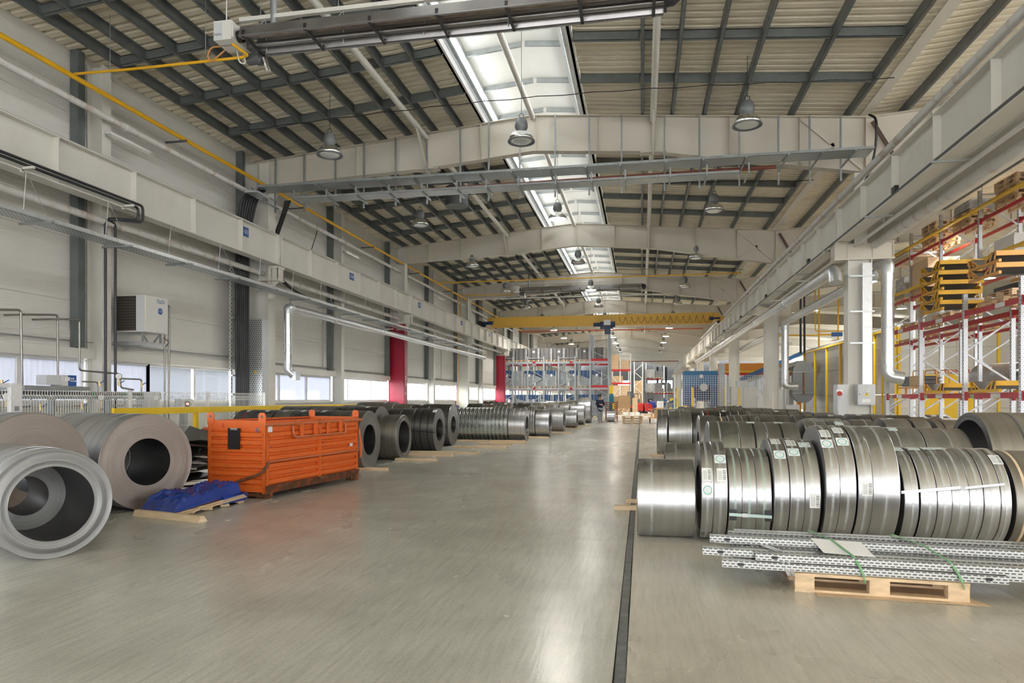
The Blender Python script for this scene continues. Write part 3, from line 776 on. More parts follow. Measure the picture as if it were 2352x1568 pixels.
# black pair of pipes turning down at the first wall post
for k, dz in enumerate((0, .07)):
    pipe([(-10.66, 2, 5.62 + dz), (-10.66, 12.95 + dz * 2, 5.62 + dz), (-10.66, 12.95 + dz * 2, 5.36 - dz * .3), (-11.2, 12.75 - dz, 5.36 - dz * .3), (-11.25, 12.7 + k * .28, 5.3), (-11.25, 12.7 + k * .28, .9)], .028, blackM, 'coolant_pipe', 'black pipe of the pair bending down beside the first left post, %s one' % ('inner' if k else 'outer'), rb=.09, group='black coolant pipes')
for y in (10.2, 12.6): MB().box(-10.75, -10.5, y, y + .05, 5.55, 5.59).box(-10.77, -10.73, y, y + .05, 5.5, 5.6).build('pipe_shelf', creamL, label='small cream shelf bracket carrying the black pipes, %s one' % ('nearer' if y < 11 else 'farther'), cat='bracket')

# ---- long low cable tray on the left, hung on threaded rods
tr = empty('cable_tray', (-10.55, 5, 4.64), label='long perforated cable tray hung below the left crane runway', cat='cable tray')
for k in range(14):
    y0 = 3 + 3 * k
    MB().box(-10.76, -10.34, y0 + .004, y0 + 2.996, 4.64, 4.645).build('tray_base', perfT, tr)
    MB().box(-10.345, -10.34, y0 + .004, y0 + 2.996, 4.64, 4.72).build('tray_side', galvL, tr); MB().box(-10.76, -10.755, y0 + .004, y0 + 2.996, 4.64, 4.72).build('tray_side', galvL, tr)
for k in range(20):
    y = 6.5 + 1.9 * k
    MB().box(-10.9, -10.2, y, y + .045, 4.60, 4.638).build('cross_channel', galv, tr)
    for x in (-10.84, -10.27): MB().cyl((x, y + .02, 4.6), (x + (.08 if x < -10.5 else -.47), y + .02, 5.53), .006, 6).build('hanger_rod', galvL, tr)
MB().tube([(-10.5, 3, 4.72), (-10.5, 20, 4.73), (-10.45, 44, 4.72)], .05, 8).build('cable_bundle', creamL, tr)

# ---- double cable tray crossing under the nearest rafter
ct = empty('cable_tray', (0, 17.9, 7.5), label='wide perforated double cable tray crossing the hall under the nearest girder', cat='cable tray')
hx = [-10.82, -9.88, -8.89, -8.0, -7.02, -6.07, -5.08, -4.25, -3.36, -2.36, -1.42, -.54, .6, 1.51, 2.53, 3.51, 4.28, 5.03]
for k in range(16):
    x0 = -10.7 + k * 1.01
    z = 7.47
    MB().box(x0, x0 + 1.005, 17.6, 18.2, z, z + .005).build('tray_base', perfT, ct)
    MB().box(x0, x0 + 1.005, 17.6, 17.606, z, z + .07).build('tray_side', galv, ct); MB().box(x0, x0 + 1.005, 18.194, 18.2, z, z + .07).build('tray_side', galv, ct)
    if x0 < 2.4 and k > 0:
        MB().box(x0, x0 + 1.005, 18.0, 18.5, 7.22, 7.225).build('lower_tray_base', perfT, ct)
        MB().box(x0, x0 + 1.005, 18.0, 18.006, 7.22, 7.28).build('lower_tray_side', galv, ct)
for x in hx:
    MB().box(x - .02, x + .02, 18.8, 18.86, 7.1, lin(TOP, x) - .02).build('hanger_channel', galv, ct)
    MB().box(x - .02, x + .02, 17.55, 18.86, 7.425, 7.465).build('bracket_arm', galv, ct)
    if x < 2.6: MB().box(x + .1, x + .14, 17.95, 18.8, 7.175, 7.215).box(x + .1, x + .14, 17.98, 18.02, 7.215, 7.46).build('lower_arm', galv, ct)
rp = pipe([(-9.0, 18.62, 7.42), (3.4, 18.62, 7.5)], .05, brownred, 'fire_main', 'brown red fire pipe running behind the perforated tray')
MB().box(-10.95, -10.6, 17.45, 18.1, 7.3, 7.36).build('tray_end_spill', galvL, ct)
# thick black cables dropping from the tray down the first main column
for k in range(7):
    y = 17.85 + .1 * k
    MB().tube(bend([(-10.55 - .02 * k, y * .25 + 17.85 * .75, 7.5), (-11.25 + .015 * k, y - .05, 7.42), (-11.42, y - .1, 6.2), (-11.42, y - .1, .4)], .85, 10), .034, 8).build('power_cable', black, label='thick black power cable of the bundle down the first column, %s from the near side' % ORD[k], cat='cable', group='black power cables')
for k in range(4):
    MB().tube(bend([(-10.2 + .05 * k, 18.3, 7.25), (-10.9, 19.35 + .05 * k, 7.15), (-11.35, 19.5 + .06 * k, 6.3), (-11.4, 19.5 + .06 * k, 5.0)], .7, 8), .03, 8).build('power_cable', black, label='black power cable dropping behind the first column, %s one' % ORD[k], cat='cable', group='black cables behind the column')
MB().tube(bend([(-11.35, 19.6, 5.9), (-11.4, 20.6, 5.75), (-11.4, 22.0, 6.3), (-11.35, 22.6, 7.5)], .9, 10), .014, 6).build('loose_cable', black, label='loose black cable drooping on the wall beyond the first column', cat='cable')
for k in range(3): MB().tube(bend([(-11.1 + .05 * k, 19.35, 5.3), (-10.9, 19.9 + .1 * k, 4.95), (-10.6, 20.9 + .12 * k, 4.74)], .4, 8), .025, 8).build('power_cable', black, label='black cable curving onto the low tray past the first column, %s one' % ORD[k], cat='cable', group='cables onto low tray')
cv = empty('cable_cover', (-11.1, 18.6, 0), label='tall perforated grey cable cover beside the first main column', cat='cable cover')
MB().box(-11.42, -10.98, 18.36, 18.365, .2, 3.86).build('front_sheet', perfV, cv)
MB().box(-10.985, -10.98, 18.365, 18.72, .2, 3.86).box(-11.42, -11.415, 18.365, 18.72, .2, 3.86).build('side_sheet', galvL, cv)
wt = MB()._add([(-11.25, 18.352, 2.25), (-11.13, 18.352, 2.25), (-11.19, 18.352, 2.36), (-11.25, 18.36, 2.25), (-11.13, 18.36, 2.25), (-11.19, 18.36, 2.36)], [(0, 1, 2), (5, 4, 3), (0, 3, 4, 1), (1, 4, 5, 2), (2, 5, 3, 0)])
tri = wt.build('warning_triangle', yellowB, label='small yellow warning triangle on the perforated cable cover', cat='sign')
MB().box(-11.195, -11.185, 18.349, 18.352, 2.285, 2.33).box(-11.195, -11.185, 18.349, 18.352, 2.268, 2.278).build('exclamation_mark', txtblack, tri, org=tri.location)
ld = empty('cable_ladder', (-11.5, 17.85, .3), label='upright slotted cable ladder on the wall left of the first main column', cat='cable ladder')
for y in (17.62, 18.3): MB().box(-11.56, -11.5, y, y + .05, .3, 5.4).build('ladder_rail', perfV, ld)
for k in range(9): MB().box(-11.48, -11.44, 17.6, 18.36, .5 + .55 * k, .55 + .55 * k).build('rung', galv, ld)

# ---- spiral duct on the left: drop, elbow, long run
dl = empty('ventilation_duct', (-10.6, 18.9, 2.2), label='galvanised spiral duct dropping and running along the left windows', cat='duct')
MB().cyl((-10.45, 18.9, 2.55), (-10.45, 18.9, 4.1), .125, 20).build('riser', ductZ, dl)
MB().tube(bend([(-10.45, 18.9, 4.06), (-10.45, 18.9, 4.25), (-10.45, 19.15, 4.25)], .16, 6), .128, 20).build('elbow', galvL, dl)
MB().cyl((-10.45, 19.1, 4.25), (-10.45, 45, 4.27), .122, 20).build('run', ductY, dl)
MB().tube(bend([(-10.45, 18.9, 2.58), (-10.45, 18.9, 2.36), (-10.3, 18.98, 2.22)], .15, 6), .128, 20).build('elbow', galvL, dl)
MB().bc((-10.24, 19.0, 2.2), .14, .26, .26).build('outlet', galvL, dl)
for z in (3.1, 2.85): MB().cyl((-10.45, 18.9, z), (-10.45, 18.9, z + .03), .133, 20).build('joint_ring', galvL, dl)
for k in range(5):
    y = 22 + 4.5 * k
    MB().cyl((-10.45, y, 4.25), (-10.45, y + .05, 4.25), .135, 20).build('joint_ring', galvL, dl)
    MB().box(-10.95, -10.2, y + .6, y + .64, 4.41, 4.44).build('duct_bracket', creamL, dl)

# ---- blue bay signs on the left runway
for y, t in ((17.28, '3-03'), (24.43, '3-04'), (32.5, '3-05'), (40.6, '3-06'), (48.4, '3-07')):
    o = empty('bay_sign', (-10.865, y, 6.05), label='blue bay number sign reading %s on the left girder' % t, cat='sign')
    MB().box(-10.866, -10.855, y - .19, y + .19, 6.03, 6.29).build('plate', signb, o)
    put('lettering', text_mesh(t, .17, txtwhite), o, (.014, 0, .11), rot=(PI / 2, 0, PI / 2))

# ---- wall lights (twin fluorescent battens)
for k, y in enumerate((12.9, 24.9, 36.9, 48.9)):
    o = empty('batten_light', (-11.3, y, 7.25), label='%s fluorescent batten light high on the left wall' % ORD[k], cat='light', group='batten lights')
    MB().box(-11.42, -11.3, y, y + 1.25, 7.25, 7.3).build('housing', offwhite, o)
    MB().prism([(-11.42, 7.25), (-11.3, 7.25), (-11.32, 7.2), (-11.4, 7.2)], 'Y', y + .03, y + 1.22).build('diffuser', lampoff, o)
    MB().box(-11.6, -11.42, y + .1, y + .16, 7.26, 7.3).build('arm', galvD, o)

# ---- high bay lamps
LD = bpy.data.lights.new('high_bay_glow', 'SPOT'); LD.energy = 260; LD.spot_size = 2.6; LD.spot_blend = .6; LD.shadow_soft_size = .2; LD.color = (1, .95, .86)
def lamp_meshes():
    prof = [(.0, .30), (.10, .30), (.13, .26), (.15, .18), (.16, .10), (.14, .05), (.10, .0)]
    a = MB().lathe(prof, (0, 0, 0), 'Z', 20).mesh('gear_housing', lampg)
    b = MB().lathe([(.10, .0), (.17, -.02), (.24, -.08), (.29, -.16), (.32, -.25), (.31, -.25), (.28, -.16), (.23, -.085), (.16, -.03), (.1, -.012)], (0, 0, 0), 'Z', 24).mesh('reflector', lampr)
    c = MB().lathe([(.0, -.262), (.2, -.262), (.305, -.25), (.2, -.24), (0, -.24)], (0, 0, 0), 'Z', 24)
    r = MB().lathe([(.30, -.265), (.33, -.265), (.33, -.24), (.30, -.24)], (0, 0, 0), 'Z', 24, closed=True).mesh('rim', lampg)
    d = MB().tube(bend([(-.05, 0, .3), (-.05, 0, .42), (.05, 0, .42), (.05, 0, .3)], .05), .008, 6).mesh('hanging_loop', blackM)
    sp = MB().lathe([(0, -.1), (.05, -.1), (.11, -.2), (0, -.2)], (0, 0, 0), 'Z', 12).mesh('inner_cone', lampr)
    return a, b, c.mesh('lens', lampoff), c.mesh('lens', lampon), d, r, sp
LMS = lamp_meshes()
LY = [16.2, 23.4, 31.1, 39.0, 46.2, 53.9, 61.3, 69.3, 77, 85, 93]
on = {(1, 1), (1, 3), (0, 6), (0, 7), (0, 8), (1, 7), (1, 8), (2, 6), (2, 7), (2, 8), (0, 5), (2, 5), (1, 6)}
LN = ['left', 'middle', 'right']
for c_, x in enumerate((-7.8, -2.85, 2.35)):
    for r_, y in enumerate(LY):
        lit = (c_, r_) in on
        o = empty('high_bay_lamp', (x, y, 7.95), label='%s dome lamp, %s from the camera in the %s lamp row' % ('glowing' if lit else 'unlit', ORD[r_], LN[c_]), cat='lamp', group='high bay lamps')
        put('gear_housing', LMS[0], o); put('reflector', LMS[1], o); put('lens', LMS[3] if lit else LMS[2], o); put('hanging_loop', LMS[4], o); put('rim', LMS[5], o)
        zt = (zl(x) if x < -4.4 else 10.54 if x < -1.5 else zr(x)) - 7.95 + .02
        put('suspension_wire', MB().cyl((0, 0, .4), (0, 0, zt), .006, 6).mesh('suspension_wire', blackM), o)
        if lit:
            l = bpy.data.objects.new('lamp_light', LD); col.objects.link(l); l.parent = o; l.location = (0, 0, -.3)
for c_, x in enumerate((11.9, 17.5)):
    for r_, y in enumerate((15, 27, 39, 51)):
        o = empty('high_bay_lamp', (x, y, 7.95), label='glowing side bay dome lamp, %s from the camera in the %s row' % (ORD[r_], ('inner', 'outer')[c_]), cat='lamp', group='side bay lamps')
        put('gear_housing', LMS[0], o); put('reflector', LMS[1], o); put('lens', LMS[3], o); put('hanging_loop', LMS[4], o); put('rim', LMS[5], o)
        zt = (zr(x) if x < 14.7 else zr(14.7) - .0842 * (x - 14.7)) - 7.95 + .02
        put('suspension_wire', MB().cyl((0, 0, .4), (0, 0, zt), .006, 6).mesh('suspension_wire', blackM), o)
        l = bpy.data.objects.new('lamp_light', LD); col.objects.link(l); l.parent = o; l.location = (0, 0, -.3)
# feed cables of the lamp rows
for r_, y in enumerate(LY[:4]):
    pts = []
    for k in range(25):
        t = k / 24; x = -10.5 + 16 * t; pts.append((x, y + .25, 8.62 + .25 * math.sin(t * PI) - .03 * (k % 2)))
    MB().tube(pts, .011, 5).build('lamp_feed_cable', black, label='thin black lamp feed cable strung across the roof, %s from the camera' % ORD[r_], cat='cable', group='lamp feed cables')
MB().tube(bend([(5.55, 18.3, 8.55), (5.6, 17.9, 8.3), (5.65, 18.2, 7.4), (5.25, 18.3, 6.45)], .5, 6), .03, 8).build('power_cable', black, label='black cable hanging from the roof above the right girder', cat='cable')

# ---- radiant tube heaters
def heater(loc, s, label, brand):
    o = empty('radiant_heater', loc, label=label, cat='heater')
    L = 7.25 * s
    # housing trough, opening down, runs along +X from x=.35
    t = .008; prof = [(-.33, 0), (-.36, .02), (-.30, .20), (-.14, .29), (.14, .29), (.30, .20), (.36, .02), (.33, 0)]
    inn = [(y * .965, z - .012 if z > .1 else z + .006) for y, z in prof]
    m = MB(); n = len(prof)
    for x0, x1 in ((.35, .35 + L),):
        vs = [(x0, y, z) for y, z in prof] + [(x1, y, z) for y, z in prof]; m._add(vs, [(i, i + 1, n + i + 1, n + i) for i in range(n - 1)])
        vs = [(x0, y, z) for y, z in inn] + [(x1, y, z) for y, z in inn]; m._add(vs, [(n + i, n + i + 1, i + 1, i) for i in range(n - 1)])
    m.box(.35, .35 + L, -.37, -.33, -.012, .012).box(.35, .35 + L, .33, .37, -.012, .012)
    put('reflector_trough', m.mesh('reflector_trough', heatd), o)
    put('radiant_tube', MB().cyl((.25, -.15, .1), (.35 + L, -.15, .1), .05, 14).mesh('radiant_tube', mat('scorched_tube%s' % brand, (.30, .25, .22), .35, .8, var=.35, vscale=6)), o)
    put('radiant_tube', MB().cyl((.25, .15, .1), (.35 + L, .15, .1), .05, 14).mesh('radiant_tube', heatd), o)
    put('end_cap', MB().box(.35 + L, .4 + L, -.3, .3, .0, .26).lathe([(0, .22), (.1, .2), (.17, .1), (.18, 0)], (.4 + L, 0, .12), 'X', 16).mesh('end_cap', blackM), o)
    for k in range(7):
        x = .4 + k * L / 6.2
        put('cross_strap', MB().box(x, x + .05, -.35, .35, -.01, .02).box(x, x + .05, -.36, -.33, -.02, .1).box(x, x + .05, .33, .36, -.02, .1).mesh('cross_strap', blackM), o)
    bx = put('burner_box', MB().box(-.17, .17, -.3, .14, .0, .34).box(.17, .2, -.28, .12, .04, .3).mesh('burner_box', offwhite), o)
    put('badge_plate', MB().box(-.165, .0, -.304, -.3, .02, .31).mesh('badge_plate', gpanel), bx)
    put('lettering', text_mesh('helios', .085, txtblack, sx=.72), bx, (-.083, -.306, .1), rot=(PI / 2, 0, 0))
    put('lettering', text_mesh('MANDIK', .085, txtblack, sx=.95), bx, (0, -.1, -.003), rot=(PI, 0, 0))
    put('burner_flange', MB().cyl((.2, -.12, .12), (.28, -.12, .12), .1, 16).mesh('burner_flange', black), o)
    put('exhaust_fan', MB().cyl((.12, .32, -.06), (.3, .32, -.06), .1, 16).cyl((.3, .32, -.06), (.38, .32, -.06), .12, 16).mesh('exhaust_fan', dark), o)
    put('fan_outlet', MB().cyl((.42, .34, -.05), (.48, .38, -.28), .05, 12).mesh('fan_outlet', lampr), o)
    put('gas_hose', MB().tube(bend([(-.15, 0, .05), (-.5, .1, .12), (-.62, .16, -.02), (-.55, .2, -.1), (-.15, .05, .03)], .15, 6), .016, 8).mesh('gas_hose', mat('orange_hose%s' % brand, (.65, .32, .12), .5)), o)
    put('wiring_loop', MB().tube(bend([(.02, .1, 0), (.05, .15, -.2), (.14, .2, -.2), (.12, .12, 0)], .06, 5), .012, 6).mesh('wiring_loop', offwhite), o)
    put('flue', MB().cyl((.75, .1, .25), (.75, .1, 1.2), .06, 14).mesh('flue', galv), o)
    put('support_channel', MB().box(.1, L * .75, .05, .13, .5, .57).mesh('support_channel', creamL), o)
    ch = MB()
    for k in range(4):
        x = .5 + k * 1.5
        for sy in (-.3, .3): ch.cyl((x, sy, .05), (x + .1, .09, .5), .008, 5)
        ch.cyl((x, .09, .57), (x, .09, 1.25), .006, 5)
    put('hanging_chains', ch.mesh('hanging_chains', galvL), o, kind='stuff')
    put('drop_cable', MB().cyl((-.05, -.1, .34), (-.05, -.1, 1.2), .012, 6).mesh('drop_cable', offwhite), o)
    return o
h1 = heater((-7.25, 11.15, 7.82), 1.0, 'long radiant tube heater with burner box hanging near the camera', 'a')
h2 = heater((-7.6, 41.6, 8.1), 1.0, 'long dark radiant tube heater hanging in the distance before the crane', 'b')
# round fan unit under the roof
fo = empty('roof_fan', (-6.33, 23.0, 8.2), label='dark round fan drum fixed under the left roof slope', cat='fan')
MB().cyl((-6.33, 23.0, 8.2), (-6.33, 23.0, 8.85), .4, 24).build('drum', dark, fo)
for dy in (-.45, .45): MB().box(-7.4, -5.3, 23 + dy - .03, 23 + dy + .03, 8.86, 8.92).build('support_rail', galvD, fo)

# ---- pipes, conduit and trays along the right runway
pr_ = pipe([(5.18, 4, 6.84), (5.18, 62, 6.84)], .085, rustwhite, 'steam_pipe', 'rust ringed white pipe running above the right crane girder', n=14)
pipe([(5.36, 6, 5.42), (5.36, 60, 5.42)], .04, offwhite, 'water_pipe', 'thin white pipe slung below the right crane girder')
pipe([(5.78, 7, 5.40), (5.78, 18.6, 5.40)], .11, rustwhite, 'steam_pipe', 'thick rusty white pipe between the two right girders', n=16)
ck = pipe([(4.83, 5, 5.5), (4.83, 60, 5.5)], .022, dark, 'cable_conduit', 'dark conduit with end boxes along the right girder bottom edge')
for k in range(14):
    y = 9 + 3.5 * k
    MB().box(4.75, 5.35, y, y + .04, 5.44, 5.475).build('cross_channel', galv, ck, org=ck.location)
for k in range(5): MB().box(4.79, 4.86, 14.3 + 7 * k, 14.5 + 7 * k, 5.5, 5.62).build('feed_box', black, ck, org=ck.location)

# ---- overhead travelling crane
cr = empty('overhead_crane', (-2.9, 46.7, 6.5), label='yellow overhead travelling crane bridging the hall', cat='crane')
MB().prism([(-10.3, 6.5), (-10.55, 6.8), (-10.55, 7.18), (4.75, 7.2), (4.75, 6.85), (4.5, 6.48)], 'Y', 46.5, 46.9).build('bridge_girder', craneY, cr)
MB().box(-10.5, 4.7, 46.42, 46.5, 6.44, 6.48).build('bottom_flange', craneY, cr)
for x, s in ((-10.88, 1), (5.10, -1)):
    MB().box(x - .1, x + .1, 45.3, 48.1, 6.53, 6.82).build('end_carriage', blackM if x < 0 else craneY, cr)
    mm = MB().cyl((x + s * .12, 46.2, 6.75), (x + s * .75, 46.2, 6.75), .12, 14).cyl((x + s * .2, 46.2, 6.72), (x + s * .2, 46.2, 6.45), .1, 12)
    mm.build('travel_motor', navy, cr)
    MB().prism([(x + s * .1, 6.44), (x + s * 1.1, 6.1), (x + s * 1.1, 6.25), (x + s * .5, 6.6)], 'Y', 46.05, 46.15).build('buffer_plate', wood, cr) if x < 0 else MB().box(x - .5, x - .12, 46.1, 46.4, 6.6, 7.1).build('control_box', craneY, cr)
th_ = MB().box(-2.75, -1.9, 46.2, 46.5, 6.2, 6.7).build('trolley', navy, cr)
MB().cyl((-3.2, 46.25, 6.5), (-2.6, 46.25, 6.5), .13, 14).build('hoist_motor', navy, cr)
MB().cyl((-2.05, 46.25, 6.5), (-1.75, 46.25, 6.5), .2, 14).build('rope_drum', navy, cr)
MB().box(-2.5, -2.05, 46.05, 46.2, 6.45, 6.8).build('junction_box', offwhite, cr)
MB().box(-2.45, -2.05, 46.15, 46.4, 5.85, 6.2).build('hook_block', navy, cr)
for dx in (-.1, .1): MB().cyl((-2.25 + dx, 46.28, 2.9), (-2.25 + dx, 46.28, 5.9), .008, 6).build('hoist_rope', black, cr)
fs_ = MB()
for k in range(14):
    x0 = -1.5 + k * .42; pts = []
    for q in range(9):
        t = q / 8; pts.append((x0 + .42 * t, 46.4, 7.0 - .42 * (1 - (2 * t - 1) ** 2) * (1.15 if k > 9 else 1)))
    MB().tube(pts, .012, 5).build('festoon_loop', black, cr)
for k in range(9): MB().box(-9.5 + k * 1.6, -9.44 + k * 1.6, 46.6, 46.75, 7.18, 7.3).build('rail_clip', galv, cr)
# ================================================================== STEEL COILS
def coil_mesh(wd, R, rin, bm, em, n=64, tele=.004, rings=9):
    m = MB(); h = wd / 2
    m.m(0); m.lathe([(R, -h + .006), (R, h - .006)], (0, 0, 0), 'X', n)
    m.lathe([(R - .004, -h), (R, -h + .006)], (0, 0, 0), 'X', n); m.lathe([(R, h - .006), (R - .004, h)], (0, 0, 0), 'X', n)
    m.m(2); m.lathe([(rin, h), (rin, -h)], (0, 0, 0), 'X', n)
    m.m(1)
    for s in (-1, 1):
        pr_ = []
        for k in range(rings + 1):
            r = R - .004 + (rin - R + .004) * k / rings
            off = 0 if k in (0, rings) else random.uniform(-tele, tele)
            pr_.append((r, s * (h + off)))
        m.lathe(pr_ if s < 0 else pr_[::-1], (0, 0, 0), 'X', n, smooth=True)
    return m.mesh('steel_coil', [bm, em, bore])
def ring_band(x, R, wd, mt, n=48):
    return MB().lathe([(R, x - wd / 2), (R + .003, x - wd / 2), (R + .003, x + wd / 2), (R, x + wd / 2)], (0, 0, 0), 'X', n, smooth=False).mesh('strap', mt)
def patch(x, R, ang, w_, h_, mt):
    """curved paper label on the roll: ang = 0 top, + towards the camera side (-Y)"""
    m = MB(); N = 5; r = R + .004
    for k in range(N):
        a0 = ang - h_ / R / 2 + h_ / R * k / N; a1 = a0 + h_ / R / N
        P = lambda xx, a: (xx, -r * math.sin(a), r * math.cos(a))
        fi = len(m.f)
        m._add([P(x - w_ / 2, a1), P(x + w_ / 2, a1), P(x + w_ / 2, a0), P(x - w_ / 2, a0)], [(0, 1, 2, 3)])
        v0, v1 = 1 - k / N, 1 - (k + 1) / N
        m.uv[fi] = ((0, v1), (1, v1), (1, v0), (0, v0))
    return m.mesh('paper_label', mt)
def coil(x0, x1, yc, R, bm=None, rin=.26, em=None, straps=(), sm=None, labels=(), label=None, group=None, rz=0, n=64, cx=None, tele=.004, lscale=1.0):
    bm = bm or steelB; em = em or edgeA; wd = x1 - x0
    c = (x0 + x1) / 2 if cx is None else cx
    o = put('steel_coil', coil_mesh(wd, R, min(rin, R - .1), bm, em, n, tele), loc=(c, yc, R), rz=rz, label=label, cat='coil', group=group)
    for t in straps: put('strap', ring_band((t - .5) * wd, R, .024, sm or galvL, n), o)
    for (t, a, kind) in labels:
        a *= lscale; s = .11 if kind == 'ring' else .10
        put('paper_label', patch((t - .5) * wd, R, a, s if kind == 'ring' else .095, s if kind == 'ring' else .14, lab_ring if kind == 'ring' else lab_bar), o)
    return o

G = 'coils right of the aisle'
def row(segs, yc, rowname, group, n=48):
    for k, sg in enumerate(segs):
        x0, x1, R, bm = sg[:4]; kw = sg[4] if len(sg) > 4 else {}
        w_ = x1 - x0; adj = 'wide' if w_ > .45 else 'narrow' if w_ < .2 else 'medium-width'
        ml = {steelA: 'bright', steelB: 'grey', steelG: 'zinc-coloured', steelD: 'dark', steelW: 'dull brownish'}[bm]
        coil(x0, x1, yc, R, bm, label='%s %s steel coil, %s from the aisle in the %s' % (adj, ml, ORD[k], rowname), group=group, n=n, lscale=1.22 if yc < 8 else 1.0, **kw)

# --- right, front row
A = 7.7
ra = [(-.045, .548, .42, steelA, dict(straps=(.25,), rin=.25)),
      (.60, .716, .52, steelA, dict(straps=(.5,), labels=((.45, .95, 'bar'), (.5, 1.2, 'ring')))),
      (.720, .853, .52, steelA, dict(straps=(.5,), labels=((.6, .95, 'bar'), (.55, .66, 'ring')))),
      (.87, .997, .485, steelA, dict(straps=(.5,), sm=mat('pale_green_steel_band', (.50, .62, .58), .35, .6))),
      (1.0, 1.139, .485, steelA, dict(straps=(.5,), sm=MT['pale_green_steel_band'])),
      (1.142, 1.285, .485, steelA, dict(straps=(.5,), sm=MT['pale_green_steel_band'])),
      (1.30, 1.441, .54, steelA, dict(straps=(.5,), labels=((.5, .25, 'bar'), (.55, .62, 'ring')))),
      (1.450, 1.584, .54, steelA, dict(straps=(.5,), labels=((.5, .3, 'bar'), (.5, .56, 'ring')))),
      (1.588, 1.735, .535, steelA, dict(straps=(.45,), labels=((.4, .33, 'ring'), (.6, 1.35, 'bar')))),
      (1.765, 1.888, .61, steelA, dict(straps=(.5,), labels=((.5, .4, 'bar'), (.4, .62, 'ring')))),
      (1.891, 2.036, .61, steelA, dict(straps=(.5,), labels=((.5, .3, 'bar'), (.5, .58, 'ring')))),
      (2.055, 2.183, .61, steelA, dict(straps=(.5,), labels=((.6, 1.25, 'bar'),))),
      (2.186, 2.426, .61, steelA, dict(straps=(.5,))),
      (2.50, 2.628, .50, steelA, dict(straps=(.6,), labels=((.4, .2, 'ring'),))),
      (2.645, 2.787, .50, steelA, dict(straps=(.55,), labels=((.5, .15, 'ring'),))),
      (2.793, 2.918, .50, steelA, dict(straps=(.5,), labels=((.5, .12, 'ring'),))),
      (2.921, 3.069, .50, steelA, dict(straps=(.5,), labels=((.3, .1, 'ring'),))),
      (3.072, 3.19, .50, steelA, dict(straps=(.6,))),
      (3.197, 3.337, .50, steelA, dict(straps=(.5,))),
      (3.342, 3.43, .50, steelA, dict(straps=(.5,), labels=((.5, .5, 'bar'),)))]
row(ra, A, 'front row on the right', G, 72)
coil(3.475, 4.15, A, .49, steelW, label='brownish steel coil cut off by the right edge in the front coil row', group=G, straps=(.12,), sm=wood, labels=((.3, 1.3, 'bar'),))
# --- second row
B = 10.25
rb = [(.33, .76, .43, steelA, dict(straps=(.35,), rin=.25)),
      (.93, 1.32, .59, steelG, dict(straps=(.35,), rin=.3)),
      (1.33, 1.69, .588, steelB, dict(straps=(.55,), sm=black, labels=((.5, .18, 'ring'),))),
      (1.70, 2.12, .585, steelB, dict(straps=(.45,), sm=black, labels=((.45, .14, 'ring'),))),
      (2.20, 2.50, .60, steelA, dict(straps=(.5,), rin=.28)),
      (2.51, 2.80, .60, steelB, dict(straps=(.5,), labels=((.5, .35, 'ring'),))),
      (2.82, 3.10, .56, steelB, dict(straps=(.5,))),
      (3.12, 3.66, .555, steelB, dict(straps=(.45,), labels=((.42, .3, 'ring'),))),
      (3.68, 4.22, .55, steelB, dict(straps=(.55,)))]
row(rb, B, 'second row on the right', G, 64)
coil(4.32, 5.6, B - .1, .66, steelW, rin=.60, em=edgeD, label='thin-walled hollow dull steel roll at the right end of second row', group=G, straps=(.3, .7), sm=dark)
# --- rows behind
row([(1.02, 1.30, .60, steelB, dict(rin=.3)), (1.31, 1.50, .59, steelW, dict(straps=(.5,), sm=wood)), (1.52, 1.75, .60, steelW, dict(straps=(.5,))), (1.76, 1.98, .60, steelW, dict(straps=(.5,), sm=black)),
     (2.05, 2.32, .59, steelW), (2.85, 3.45, .575, steelG, dict(straps=(.5,), rin=.3)), (3.6, 3.95, .57, steelW, dict(straps=(.6,))), (4.1, 4.5, .58, steelB, dict(labels=((.4, .1, 'bar'),))),
     (4.55, 4.8, .58, steelB), (4.9, 5.3, .57, steelW, dict(straps=(.3,), sm=black)), (5.35, 5.8, .56, steelW, dict(labels=((.5, .2, 'bar'),))), (5.9, 6.4, .55, steelW, dict(straps=(.5,), sm=black))], 13.0, 'third row on the right', G)
row([(1.95, 2.3, .575, steelB), (2.32, 2.7, .585, steelB, dict(straps=(.5,), sm=dark)), (2.72, 3.1, .575, steelW), (3.2, 3.6, .58, steelW, dict(straps=(.5,), sm=black)), (3.7, 4.2, .58, steelD, dict(labels=((.5, .2, 'bar'),))), (4.3, 4.7, .59, steelD, dict(labels=((.5, .2, 'bar'),), rin=.22)),
     (4.72, 5.0, .59, steelW), (5.1, 5.5, .58, steelD, dict(straps=(.2,), sm=black)), (5.55, 6.1, .56, steelW, dict(labels=((.5, .2, 'bar'),)))], 15.7, 'fourth row on the right', G)
row([(.40, .63, .615, steelA, dict(straps=(.5,), rin=.3)), (.68, 1.26, .60, steelA, dict(straps=(.5,), rin=.25)), (1.28, 1.5, .58, steelD), (1.55, 1.95, .60, steelD, dict(straps=(.3,), sm=red)), (1.97, 2.2, .60, steelD, dict(straps=(.5,), sm=black, labels=((.5, .2, 'bar'),))),
     (2.22, 2.4, .60, steelD, dict(straps=(.5,), sm=black)), (2.42, 2.62, .60, steelW, dict(straps=(.5,), sm=black)), (2.7, 3.2, .60, steelW), (3.22, 3.6, .60, steelW, dict(labels=((.4, .2, 'bar'),))), (3.65, 4.2, .59, steelB, dict(straps=(.5,), sm=black)), (4.25, 4.75, .58, steelB)], 18.5, 'fifth row on the right', G)
